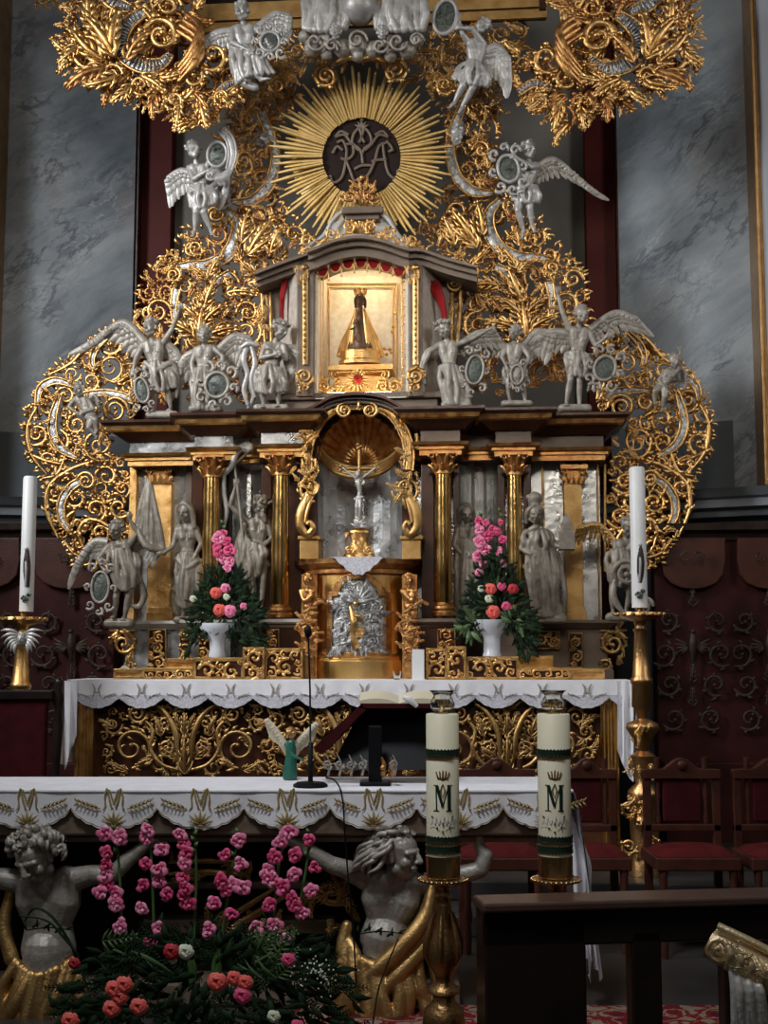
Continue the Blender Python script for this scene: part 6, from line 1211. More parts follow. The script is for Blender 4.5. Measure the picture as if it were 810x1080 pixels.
carn(wv, [(230, 626, 6, 'coral', 'coral flower at the left of the upper pair in the left altar bouquet'), (240, 621, 5, 'pink', 'pink flower at the top of the left altar bouquet'), (234, 644, 6.5, 'coral', 'coral flower directly above the fluted vase'), (245, 645, 6.5, 'pink', 'pink flower just right of the coral one above the fluted vase'), (241, 630, 3.6, 'whitep', 'small cream flower in the middle of the left altar bouquet'), (259, 640, 3.8, 'pink', 'small pink flower at the right of the left altar bouquet'), (206, 632, 3.6, 'whitep', 'small cream flower at the left edge of the left altar bouquet')], 'flowers of the left altar bouquet', 4)
p = P(519, 696, wv); b = MB(); b.lathe([(9.5 * k, 0), (9.5 * k, 2 * k), (8.5 * k, 4 * k), (8.5 * k, 20 * k), (10 * k, 23 * k), (16 * k, 29 * k), (18.5 * k, 36 * k), (19 * k, 38 * k), (17 * k, 37.5 * k), (13 * k, 29 * k)], (p.x, wv, Z(694, 9.2) + .012), 40, flute=1, fl=.03)
tag(b.build('footed_vase', 'ceram', smooth=True), 'white footed bowl vase with bouquet on the right gilded shelf', 'vase')
foliage(wv, [(484, 674), (490, 640), (500, 610), (512, 585), (530, 580), (542, 610), (556, 636), (566, 660), (560, 692), (548, 690), (540, 662), (500, 660)], 660, 10, 5, 'dark green leaves of the right altar bouquet')
foliage(wv - .05, [(488, 664), (500, 648), (506, 658), (498, 668)], 22, 13, 9, 'fresh green leaves left of the footed vase', m_='leafl'); foliage(wv - .05, [(532, 660), (540, 642), (550, 652), (546, 664)], 22, 13, 19, 'fresh green leaves right of the footed vase', m_='leafl')
gladiolus(wv, [(508, 545), (512, 580), (516, 640)], [(505, 550, 4), (512, 553, 4), (506, 560), (514, 566), (506, 572), (511, 580), (505, 587), (510, 595), (506, 604, 4.5), (520, 560, 5)], 'left pink gladiolus of the right altar bouquet', 'gladioli of the right altar bouquet', 5, ('pink', 'pinkd'), 6)
gladiolus(wv, [(528, 540), (527, 580), (522, 640)], [(528, 552, 3.4), (524, 562, 4.5), (530, 570, 4.5), (526, 582, 4.5), (531, 594, 4)], 'right thinner gladiolus of the right altar bouquet', 'gladioli of the right altar bouquet', 6, ('pinkd', 'pink'), 5)
carn(wv, [(517, 622, 6, 'coral', 'coral flower in the top row of the right altar bouquet'), (529, 619, 4.5, 'pinkd', 'deep pink flower in the top row of the right altar bouquet'), (541, 622, 5.5, 'redp', 'red flower at the right of the right altar bouquet'), (516, 632, 4.6, 'whitep', 'round cream flower in the right altar bouquet'), (520, 646, 7, 'coral', 'large coral flower above the footed vase'), (534, 640, 5, 'pinkd', 'deep pink flower right of the large coral one'), (508, 622, 4, 'whitep', 'small cream flower left in the right altar bouquet')], 'flowers of the right altar bouquet', 7)
# ------------------------------------------------------------------ tall candles beside the altar
def tallcandle(cx, w_, ytop, ybot, rpx, side):
    k = w_ / F; x = X(cx, w_, 650); nm = 'left' if side == 0 else 'right'
    zb_ = Z(ybot, w_, cx); t = thing('tall_candle', 'tall white candle with painted Madonna, %s side of the high altar' % nm, 'candle', (x, w_, zb_))
    b = MB(); h = Z(ytop, w_, cx) - zb_; b.lathe([(rpx * k, 0), (rpx * k, h - 3 * k), (rpx * .85 * k, h - .8 * k), (rpx * .3 * k, h - 1.2 * k)], (x, w_, zb_), 28); b.build('wax_body', 'waxw', t, smooth=True)
    b = MB(); b.tube([(x, w_, zb_ + h - 2 * k), (x, w_, zb_ + h + 4 * k)], [.5 * k, .4 * k], 6); b.build('wick', 'black', t)
    b = MB(); f = w_ - rpx * k * .72; c = cx + (1 if side == 0 else 0)
    b.blade([(c, ybot - 66, 1), (c + .5, ybot - 48, 2), (c, ybot - 26, 1)], [2.2, 4, 3], f, .5); b.build('painted_robe', 'stallcarve', t, smooth=True)
    b = MB(); b.blade([(c - 1, ybot - 60, 2), (c, ybot - 46, 3.2), (c - 1, ybot - 26, 2)], [1.2, 1.8, 1.2], f, .5); b.ballp(c, ybot - 66, 2, 2.1, f); b.build('painted_figure', 'statw', t, smooth=True)
    b = MB(); filigree(b, f - .01, [(c - 5, ybot - 20), (c + 5, ybot - 20), (c + 5, ybot - 7), (c - 5, ybot - 7)], 4, 2, 3, w=.3, leaves=4, tries=200); b.build('leaf_emblem', 'medal', t, smooth=True)
    return t
def stick(cx, w_, prof, lab, mt, name='candlestick', n=24, zb=None, top=None, flutes=None):
    """prof: (half width px, y px) from top to bottom"""
    k = w_ / F; x = X(cx, w_, 650); pts = [(r * k, Z(y, w_, cx)) for r, y in prof]; zb = pts[-1][1]; t = thing(name, lab, 'candlestick', (x, w_, zb)); return t, x, k, [(r, z - zb) for r, z in pts][::-1], zb
tallcandle(27.5, 8.6, 502, 645, 7.6, 0); tallcandle(675, 8.3, 492, 641, 8.2, 1)
for cx, w_, dy, lab in ((675, 8.3, 0, 'tall gilded candlestick standing by the right end of the high altar'), (24, 8.6, 5, 'gilded candlestick with winged heads left of the high altar')):
    pr = [(3, 640), (3, 645), (24, 646), (25, 649), (20, 652), (7, 655), (5.5, 662), (8, 664), (6, 668), (7.5, 690), (9.5, 714), (11.5, 716), (11.5, 720), (10, 722), (10.5, 745), (6, 750), (5, 758), (16, 763), (17, 768), (12, 776), (8, 785), (6, 792), (13, 797), (11, 803), (12, 815), (8, 826), (16, 834), (17, 840), (14, 843), (15, 870), (13, 900), (16, 908), (18, 915)]
    pr = [(r, y + dy) for r, y in pr]
    if cx < 100: pr[-1] = (18, 935)
    t, x, k, pf, zb = stick(cx, w_, pr, lab, 'bronze')
    pf[0] = (pf[0][0], .242 - zb + .0) if True else pf[0]
    b = MB(); b.lathe(pf, (x, w_, zb), 28); b.build('stem', 'bronze' if cx > 100 else 'gold', t, smooth=True)
    b = MB()
    for q in range(16): a = 2 * pi * q / 16; b.ball((x + cos(a) * 25 * k, w_ + sin(a) * 25 * k, Z(648 + dy, w_, cx)), 2.3 * k)
    b.build('drip_pan_rim', 'golddull', t, smooth=True)
    b = MB(); cyy = 655 + dy
    if cx < 100:
        for sg in (1, -1):
            for q in range(6): leaflet(b, w_ - .12, cx + sg * 4, cyy + 8 + q * 1.8, (0 if sg > 0 else pi) + sg * (-.5 + q * .3), 19 - q, sg * .9, 2, 3)
        c = Clay(w_ - .12); c.head(cx, cyy + 14, 4, 6, 0); c.hair('curls', 2, .2); c.build('winged_head', 'statw', t, vox=.6); b.build('wings', 'statw', t, smooth=True)
    else:
        for yy, n_, L in ((760, 8, 12), (798, 7, 12), (834, 8, 14)): leafmass(b, w_ - 12 * k, [(cx - 14, yy), (cx + 14, yy), (cx + 12, yy + 20), (cx - 12, yy + 20)], L, n_, yy, ang=pi / 2, d=3)
        scroll(b, w_ - 14 * k, cx - 12, 852, 9, 0, 1.5, 1, 2.2, 4, 3); scroll(b, w_ - 14 * k, cx + 12, 890, 9, 2, 1.5, -1, 2.2, 4, 3); scroll(b, w_ - 14 * k, cx - 12, 892, 9, 0, 1.5, 1, 2.2, 4, 3); b.build('carved_leaves', 'gold', t, smooth=True)
        c = Clay(w_ - 12 * k); c.head(cx, 866, 4, 9, 0); c.hair('curls', 2, .2); c.build('cherub_face', 'bronze', t, vox=.6)
# ================================================================== FRONT ALTAR
frame(0)
YF = 5.95; zF = Z(835, YF)
fa = thing('front_altar', 'long front altar table carried by two sculpted half-figures', 'altar', (X(235, 6.2), 6.25, 0))
b = MB(); b.box(X(-128, YF), X(598, YF), YF + .02, 6.58, zF - .20, zF - .004); b.box(X(-120, YF), X(590, YF), YF + .06, 6.55, zF - .235, zF - .2); b.build('table_top', 'taupe', fa, bevel=.012)
b = MB(); b.box(X(-110, 6.35), X(470, 6.35), 6.35, 6.5, 0, zF - .2); b.build('support_wall', 'dark', fa)
b = MB(); b.box(X(-110, 6.3), X(480, 6.3), 6.1, 6.5, 0, .1); b.boxp(150, 352, 970, 985, 6.25, .2); b.boxp(170, 330, 930, 938, 6.3, .1); b.build('base_step', 'taupe', fa, bevel=.01)
b = MB()
for (pts, r) in (([(178, 909), (220, 907), (262, 909)], 3), ([(178, 921), (220, 919), (258, 922)], 3.5), ([(215, 985), (250, 962), (292, 935)], 3.5), ([(222, 992), (262, 968), (300, 945)], 4), ([(330, 935), (345, 950), (372, 952)], 4)): b.blade([(x, y, 4) for x, y in pts], [r * .5, r, r * .5], 6.25, .6)
leafmass(b, 6.25, [(176, 903), (264, 903), (264, 926), (176, 926)], 14, 16, 4, d=4); leafmass(b, 6.22, [(300, 925), (372, 925), (376, 975), (330, 985)], 26, 12, 6, d=4); leafmass(b, 6.25, [(215, 960), (300, 940), (300, 990), (215, 996)], 22, 14, 7, d=3)
b.build('gilt_relief', 'golddull', fa, smooth=True)
per2 = 91.3; c2 = 28.7
yg = lambda x: 851 + 23 * abs(cos(pi * (x - c2) / per2)) ** .62 + 1.6 * abs(sin(pi * (x - c2) / per2 * 8))
b = MB(); b.box(X(-131, YF), X(601, YF), YF, 6.6, zF, zF + .006); hang(b, YF - .002, -131, 601, 835.5, yg, .006, 91, nx=520, ny=8)
fc = tag(b.build('altar_cloth', 'cloth'), 'white scalloped cloth with gold embroidery on the front altar', 'tablecloth')
b = MB(); b.box(X(-131, YF), X(601, YF), YF - .012, YF + .01, zF - .006, zF + .012); b.build('cloth_edge', 'cloth', fc, bevel=.008)
b = MB(); Ye = YF - .015
hem = [(x, yg(x) - 1.4, 0) for x in range(0, 601, 3)]; b.blade(hem, [.55] * len(hem), Ye, .6, smooth=1)
for k_ in range(0, 7):
    x = c2 + per2 * k_
    if x > 600: continue
    for sg in (1, -1):
        b.blade([(x + sg * 2, 852, 0), (x + sg * 5, 842, 0), (x + sg * 6.5, 832, 0)], [1.1, 1.0, .9], Ye, .5); b.blade([(x, 847, 0), (x + sg * 4.6, 833, 0)], [.9, .8], Ye, .5, smooth=1)
        b.blade([(x + sg * 7, 831.5, 0), (x + sg * 9.5, 840, 0), (x + sg * 9, 850, 0), (x + sg * 12, 855, 0)], [1.1, .9, .9, .5], Ye, .5)
        for a, L in ((.3, 13), (.75, 15), (1.2, 13)): leaflet(b, Ye, x + sg * 1, 869, -pi / 2 + sg * a, L, sg * .3, 1.5, 0, .4)
        b.blade([(x + sg * 14, 853, 0), (x + sg * 27, 850, 0), (x + sg * 41, 843, 0)], [.7, .8, .5], Ye, .5)
        for q in range(6):
            xx, yy = x + sg * (17 + q * 4.2), 852.5 - q * 1.4
            for s2 in (1, -1): leaflet(b, Ye, xx, yy, (0 if sg > 0 else pi) + s2 * .85, 6.5, 0, 1.05, 0, .4)
    leaflet(b, Ye, x, 870, -pi / 2, 17, 0, 1.6, 0, .4); b.blade([(x - 9, 866, 0), (x, 871.5, 0), (x + 9, 866, 0)], [.5, 1, .5], Ye, .5)
b.build('gold_embroidery', 'embro', fc, smooth=True)
sidehang('side_drop', 601, YF, 6.58, 836, 1035, .09, 1, parent=fc, n=34)
b = MB(); rows = [(835, 590, 602), (850, 596, 606), (875, 600, 615), (900, 602, 624), (920, 604, 630), (945, 606, 629), (975, 612, 631), (1005, 619, 631), (1030, 621, 628), (1038, 623, 626)]; rr = catmull([(a_, c_, e_) for a_, c_, e_ in rows], 4); n_ = 14; vs = []
for j, (yy, xa, xb) in enumerate(rr):
    for i in range(n_ + 1):
        u = i / n_; q = P(xa + (xb - xa) * u, yy, YF + .02); q.y += .16 * u ** 1.5 + .014 * sin(u * 13 + j * .15) * min(1, j / 8); vs.append(q)
fs = [(j * (n_ + 1) + i, j * (n_ + 1) + i + 1, (j + 1) * (n_ + 1) + i + 1, (j + 1) * (n_ + 1) + i) for j in range(len(rr) - 1) for i in range(n_)]; N_ = len(vs); b.add(vs + [v + Vector((0, .005, 0)) for v in vs], fs + [tuple(q + N_ for q in f) for f in fs]); b.build('corner_fold', 'cloth', fc, smooth=True)
b = MB()
for k_ in range(5):
    y0 = 860 + k_ * 22; b.blade([(606 + k_, y0, 12), (614 + k_, y0 + 8, 12), (610 + k_, y0 + 22, 12)], [.6, 1, .6], YF - .02, .5); leaflet(b, YF - .02, 612 + k_, y0 + 10, .6, 10, .5, 1.2, 12)
# --- atlantes
def hair_locks(q, Y, parent, mode, seed, n):
    R = random.Random(seed); b = MB(); k = Y / F
    for i in range(n):
        a = R.uniform(0, 2 * pi); e = R.uniform(-.15, 1.5); x_, z_ = cos(a) * cos(e), sin(a) * cos(e); y_ = -sin(e)
        if z_ > .45 and y_ > -.55: continue
        s0 = Vector((x_ * .8, y_ * .8 - .25, z_ * .78 - .15)); L = R.uniform(.5, .9) if mode == 'curls' else R.uniform(.9, 1.5); ph = R.uniform(0, 6); pts = []; rr = []
        out = s0.normalized(); flow = Vector((out.x * .5, .75, -.25)) if mode == 'curls' else Vector((out.x * .15, .8 + .3 * (y_ > -.6), -.72))
        side = out.cross(flow.normalized())
        for j in range(11):
            t = j / 10; amp = .10 + (.10 if mode == 'curls' else .05) * t; w_ = s0 + out * (.10 + .12 * sin(t * pi)) + flow * L * t * (.8 if mode == 'curls' else 1) + (side * sin(ph + t * (9 if mode == 'curls' else 6)) + out * cos(ph + t * (9 if mode == 'curls' else 6))) * amp
            if w_.z > .3 and w_.y > -.35: w_.z = .3
            p = q(w_.x, w_.y, w_.z, 1); pts.append(W(p[0], p[1], p[2], Y)); rr.append(p[3] * k * (.105 * (1 - t) ** .5 + .02))
        b.tube(pts, rr, 7)
    return b.build('hair', 'stat', parent, smooth=True)
Y = 6.08
at = thing('atlas_figure', 'grey sculpted curly-haired half-figure with arms spread under the left of the front altar', 'statue', (X(45, Y), Y, 0)); c = Clay(Y)
c.head(44, 900, 24, 25, -26, 26, -8); R = random.Random(3)
qL = c.q; c.st(qL(0, -.3, -.2, .78))
c.st((42, 925, 8, 15), (46, 935, 4, 17)); c.torso((47, 925, 6), (20, 930, 4), (84, 928, 4), (52, 1000, 2), 28.5)
c.st((82, 926, 4, 13), (100, 921, 8, 10.5), (122, 920, 12, 9)); c.st((122, 920, 12, 9), (136, 906, 12, 8.5), (158, 888, 12, 5.5)); c.hand((158, 888, 12), (1, -.45, .1), 20, curl=.1)
c.st((18, 928, 4, 13), (-4, 924, 8, 10.5), (-28, 922, 10, 9)); c.st((-28, 922, 10, 9), (-52, 900, 10, 6)); c.hand((-52, 900, 10), (-1, -.5, .1), 20)
c.st((50, 1000, 6, 24), (50, 1018, 6, 24))
c.build('torso', 'stat', at, vox=.85, smooth=4); hair_locks(qL, Y, at, 'curls', 3, 120)
c = Clay(Y); c.folds([(22, 1012, 16), (48, 1022, 30), (80, 1010, 14)], [(-6, 1086, 16), (20, 1100, 34), (52, 1098, 26)], 11, 7); c.folds([(24, 1016, 10), (50, 1026, 24), (80, 1014, 10)], [(20, 1092, 20), (70, 1100, 30), (96, 1060, 10)], 10, 6); c.curve((12, 940, 0, 6), (6, 975, 6, 7), (16, 1008, 12, 8)); c.build('gilt_drapery', 'golddull', at, vox=1.1)
def twig(b, Y, x, y, n, sg, L=9):
    for k_ in range(n): leaflet(b, Y, x + k_ * 6 * sg, y - sin(k_ * .9) * 3, -pi / 2 + (.8 if k_ % 2 else -.2) * sg, L, .6, 1.5, 0); 
    b.blade([(x, y, 0), (x + n * 3 * sg, y - 3, 1), (x + n * 6 * sg, y, 0)], [.8, .8, .5], Y, .8)
at = thing('atlas_figure', 'grey sculpted half-figure looking right under the middle of the front altar', 'statue', (X(420, Y), Y, 0)); c = Clay(Y)
c.head(421, 897, 20, 24.5, 62, 2, 0); q = c.q
qR = c.q; c.st(q(0, -.28, -.25, .76))
c.st((419, 916, 12, 13), (415, 930, 4, 16)); c.torso((416, 922, 6), (387, 928, 4), (444, 933, 6), (407, 990, 2), 28)
c.st((385, 925, 4, 13), (368, 916, 8, 10.5), (350, 910, 12, 9)); c.st((350, 910, 12, 9), (330, 897, 12, 8), (306, 884, 12, 5.5)); c.hand((306, 884, 12), (-1, -.5, .1), 21, curl=.1)
c.st((446, 932, 6, 12), (474, 924, 8, 10.5), (506, 915, 12, 9)); c.st((506, 915, 12, 9), (511, 900, 12, 8), (504, 890, 12, 5.5)); c.hand((504, 890, 12), (.1, -1, .1), 20, curl=.5)
c.st((405, 985, 6, 24), (402, 1000, 6, 20))
c.build('torso', 'stat', at, vox=.85, smooth=4); hair_locks(qR, Y, at, 'swept', 5, 130)
c = Clay(Y); c.curve((455, 930, 16, 5), (448, 960, 24, 8), (430, 985, 30, 9), (402, 1012, 30, 9), (372, 1040, 22, 8)); c.curve((462, 940, 8, 5), (458, 975, 16, 8), (436, 1003, 26, 9), (410, 1030, 30, 9), (376, 1066, 26, 8)); c.folds([(368, 990, 10), (392, 1010, 28), (452, 1000, 16)], [(352, 1090, 20), (400, 1100, 40), (470, 1095, 20)], 14, 7); c.curve((366, 975, 6, 6), (362, 1000, 10, 8), (372, 1025, 18, 9)); c.build('gilt_drapery', 'golddull', at, vox=1.1)
b = MB(); twig(b, 5.7, 28, 981, 8, 1, 10); b.blade([(20, 966, 0), (50, 970, 4), (70, 990, 4), (84, 1010, 0)], [.8, 1.2, 1.4, .8], 5.7, .8); b.blade([(26, 972, 0), (36, 958, 0), (56, 966, 4), (78, 1000, 4), (95, 1050, 0)], [1, 1.4, 1.6, 1.6, 1], 5.72, .8); tag(b.build('leafy_twig', 'leaf', smooth=True), 'thin dark twig crossing the belly of the left half-figure', 'twig')
b = MB(); twig(b, 5.7, 378, 985, 8, 1, 10); b.blade([(420, 990, 0), (400, 1040, 0), (392, 1090, 0)], [.8, .9, .9], 5.7, .8); tag(b.build('leafy_twig', 'leaf', smooth=True), 'thin dark twig crossing the belly of the half-figure under the middle', 'twig')
# --- flowers in front
G = lambda x, y: (60 + x / 2.613, 860 + y / 2.613)
def gl(seed, stem, bl, lab, mats=('pink', 'pinkd'), r=7.2): gladiolus(5.35, [G(*s_) for s_ in stem], [G(*s_) for s_ in bl], lab, 'gladioli before the front altar', seed, mats, r, 3)
gl(11, [(160, 40), (172, 150), (180, 330), (190, 480)], [(135, 45), (178, 58), (143, 100), (140, 130), (138, 160), (142, 188), (126, 208), (165, 210), (168, 238), (178, 300)], 'leftmost pink gladiolus before the front altar')
gl(12, [(254, 25), (262, 150), (270, 380), (275, 480)], [(253, 35), (247, 62), (292, 92), (248, 130), (285, 145), (285, 178), (240, 188), (306, 212), (240, 250), (285, 310), (262, 345)], 'pink gladiolus second from the left before the front altar')
gl(13, [(378, 40), (384, 150), (380, 300), (372, 480)], [(342, 50), (350, 75), (360, 100), (358, 130), (352, 165), (358, 195), (350, 220), (366, 238)], 'deep pink gladiolus third from the left before the front altar', ('pinkd', 'pink'))
gl(14, [(503, 50), (482, 160), (455, 330), (440, 480)], [(503, 62), (468, 105), (508, 130), (455, 178), (487, 190), (512, 192), (470, 205), (435, 240), (480, 268), (425, 312), (438, 240)], 'leaning pink gladiolus with pale blooms, fourth from the left before the front altar')
gl(15, [(644, 35), (615, 120), (600, 260), (590, 480)], [(640, 45), (618, 70), (602, 110), (588, 150), (580, 165), (600, 175), (625, 195), (588, 242), (550, 305), (603, 300), (630, 340), (640, 390)], 'pink gladiolus fifth from the left before the front altar')
gl(16, [(697, 50), (685, 160), (655, 320), (640, 480)], [(697, 62), (657, 108), (710, 140), (655, 160), (703, 205), (653, 225), (678, 268), (656, 245)], 'rightmost pink gladiolus before the front altar')
cs = [(165, 470, 9, 'coral', 'coral flower in the lower left cluster, left bloom'), (192, 458, 9, 'coral', 'coral flower in the lower left cluster, topmost bloom'), (180, 492, 8.5, 'coral', 'coral flower in the lower left cluster, middle bloom'), (158, 524, 9, 'coral', 'coral flower at the foot of the lower left cluster'), (232, 518, 9, 'coral', 'round coral flower just right of the lower left cluster'), (446, 450, 10, 'coral', 'single round coral flower low in the centre of the arrangement'), (492, 440, 7.5, 'coral', 'coral flower top of the central low pair'), (522, 452, 8, 'coral', 'coral flower right of the central low pair'), (515, 487, 9, 'pinkd', 'deep pink flower under the central coral pair'),
      (322, 368, 8.5, 'redp', 'dark red flower beside the round cream one'), (360, 368, 8, 'whitep', 'round cream flower beside the dark red one'), (325, 392, 4, 'whitep', 'small white bud under the dark red flower'), (600, 545, 6.5, 'whitep', 'pale green round flower low at the right of the arrangement'), (45, 556, 9, 'coral', 'coral flower at the bottom left corner of the arrangement'), (665, 572, 7, 'pinkd', 'pink flower at the bottom edge right of the pale green one'), (640, 390, 7, 'pinkd', 'small deep pink flower below the rightmost gladiolus'), (55, 400, 6, 'redp', 'dark red flower near the belly of the left half-figure')]
carn(5.2, [(*G(x, y), r, m_, lab) for x, y, r, m_, lab in cs], 'round flowers before the front altar', 9)
FP = [(62, 1100), (66, 1050), (90, 1018), (120, 1000), (160, 985), (205, 982), (250, 992), (300, 985), (335, 1000), (362, 1030), (375, 1060), (375, 1100)]
foliage(5.35, FP, 900, 20, 21, 'mass of dark green leaves and ferns before the front altar', dep=26); foliage(5.3, [(262, 1040), (268, 1000), (282, 985), (296, 1000), (296, 1045)], 46, 28, 22, 'fresh green fern arching at the right of the flowers', up=-pi / 2, m_='leafl', wd=.06)
foliage(5.28, [(100, 990), (150, 1000), (150, 1012), (100, 1004)], 4, 40, 23, 'pale blade leaf lying across the left of the flowers', up=0, m_='leafl', wd=.05)
b = MB(); R = random.Random(9)
for k_ in range(70): b.ballp(R.gauss(336, 12), R.gauss(1024, 10), R.uniform(0, 20), .9, 5.25)
tag(b.build('baby_breath', 'whitep'), 'tiny white blossoms scattered at the right of the front flowers', 'flowers', kind='stuff')
# --- things on the front altar
t = thing('book_stand', 'black missal stand with burgundy cover seen from behind on the front altar', 'book stand', (X(395, 6.3), 6.3, zF + .006)); Yb = 6.25; zs = zF + .006
def bp(x, y, Y_): q = P(x, y, Y_); q.z = max(q.z, zs); return q
b = MB(); v = [(381, 746), (455, 746), (462, 812), (348, 812)]; b.add([bp(x, y, Yb + .16 * (812 - y) / 66) for x, y in v] + [bp(x, y, Yb + .16 * (812 - y) / 66) + Vector((0, .03, 0)) for x, y in v], [(0, 1, 2, 3), (7, 6, 5, 4), (0, 4, 5, 1), (1, 5, 6, 2), (2, 6, 7, 3), (3, 7, 4, 0)]); b.build('back_board', 'black', t)
b = MB(); v = [(331, 788), (381, 742.5), (385, 749), (340, 795)]; b.add([bp(x, y, 6.2) for x, y in v] + [bp(x, y, 6.2) + Vector((.02, .3, 0)) for x, y in v], [(0, 1, 2, 3), (7, 6, 5, 4), (0, 4, 5, 1), (1, 5, 6, 2), (2, 6, 7, 3), (3, 7, 4, 0)]); v = [(380, 742), (456, 742), (456, 747), (380, 747)]; b.add([bp(x, y, 6.2) for x, y in v] + [bp(x, y, 6.2) + Vector((0, .3, .0)) for x, y in v], [(0, 1, 2, 3), (7, 6, 5, 4), (0, 4, 5, 1), (1, 5, 6, 2), (2, 6, 7, 3), (3, 7, 4, 0)]); b.build('burgundy_cover', 'redvelvet', t)
b = MB(); b.box(X(389, 6.2), X(403, 6.2), 6.16, 6.22, zs, Z(765, 6.2)); b.box(X(380, 6.2), X(412, 6.2), 6.12, 6.25, zs, zs + .02); b.build('post', 'black', t, bevel=.006)
b = MB()
for x in (346, 358, 370, 382, 416): scroll(b, 6.13, x, 806, 5, x, 1.3, 1, 1.3, 3, 2); b.blade([(x, 818, 2), (x + 2, 806, 2), (x - 2, 796, 2)], [1.4, 1, .6], 6.13, .8)
b.build('silver_feet', 'stat', t, smooth=True)
b = MB()
for sg in (1, -1):
    top = [];  bot = []
    for i in range(9):
        u = i / 8; x = 421 + sg * u * 42; yy = 742 - 6.5 * sin(u * pi * .8) * (1 - .25 * u); top.append(P(x, yy, 6.22)); bot.append(P(x, 743, 6.22))
    n_ = 9; vs = top + bot + [q + Vector((0, .28, .03)) for q in top] + [q + Vector((0, .28, .03)) for q in bot]; fs = []
    for i in range(8): fs += [(i, i + 1, 9 + i + 1, 9 + i), (i, 18 + i, 18 + i + 1, i + 1), (18 + i, 27 + i, 28 + i, 19 + i), (9 + i, 10 + i, 28 + i, 27 + i)]
    fs += [(8, 26, 35, 17), (0, 9, 27, 18)]; b.add(vs, fs)
bk = tag(b.build('open_book', 'paper', smooth=False), 'open book with ivory pages lying on the black missal stand', 'book'); b = MB(); b.blade([(425, 735, 4), (432, 738, 5), (440, 745, 4)], [2, 3.4, 2], 6.2, .5); b.build('white_ribbon', 'waxw', bk, smooth=True)
for x in (404, 413): c = Clay(6.16); c.st((x, 817, 0, 3), (x + 1, 806, 1, 2.6), (x - 1, 800, 1, 1.6)); c.st((x, 810, 2, 3.4)); tag(c.build('small_ornament', 'goldred', vox=.5), 'small reddish gilt ornament standing %s under the missal stand' % ('left' if x < 410 else 'right'), 'ornament')
t = thing('microphone', 'slim black gooseneck microphone on a round base on the front altar', 'microphone', (X(327, 6.1), 6.1, zs)); k = 6.1 / F; x = X(327.5, 6.1, 800)
b = MB(); b.lathe([(18 * k, 0), (18 * k, 2.5 * k), (14 * k, 5 * k), (3 * k, 6 * k)], (x, 6.1, zs), 28, 1, .9); b.build('base', 'black', t, smooth=False, bevel=.002)
b = MB(); b.tube([(x, 6.1, zs + .01), (x, 6.1, zs + 45 * k), (x - .2 * k, 6.1, zs + 46 * k), (x - k, 6.1, zs + 100 * k), (x - 3 * k, 6.1, zs + 155 * k)], [2.6 * k, 2.6 * k, 1 * k, 1 * k, .9 * k], 10); b.build('gooseneck', 'black', t, smooth=True)
b = MB(); b.ball((x - 3.5 * k, 6.1, zs + 160 * k), 4 * k, 14, 8, (1, 1, 1.7)); b.build('foam_head', 'black', t, smooth=True)
b = MB(); b.tube([W(*q, 5.93) for q in catmull([(343, 822, -20), (352, 823, -4), (359, 832, 2), (362, 848, 6), (364, 880, 4), (367, 920, 4), (371, 960, 4), (373, 985, 4), (376, 1040, 4)], 5)], .0038, 6); tag(b.build('microphone_cable', 'black', smooth=True), 'thin black cable hanging from the microphone down the altar front', 'cable')
t = thing('angel_figurine', 'small green-robed angel figurine with ivory wings behind the microphone', 'figurine', (X(307, 6.45), 6.45, zs)); c = Clay(6.45)
c.st((307, 784, 3, 5), (307, 800, 3, 6), (306, 818, 3, 8)); c.st((302, 785, 3, 2.6), (309, 796, 8, 2), (320, 801, 9, 1.6)); c.build('robe', 'greenfig', t, vox=.6)
c = Clay(6.45); c.head(308, 773, 4, 5.2, 50, 10); c.hair('long', 1); c.st((308, 778, 3, 2), (307, 783, 3, 2)); c.st((318, 800, 9, 1.5), (324, 804, 9, 1.4)); c.build('head', 'bronze', t, vox=.45)
wing(6.45, (301, 786), (291, 770), (281, 758), 24, 80, 78, 8, name='ivory_wing', parent=t, m_='paper'); wing(6.45, (312, 786), (324, 772), (334, 762), 24, 100, 104, 8, name='ivory_wing', parent=t, m_='paper')
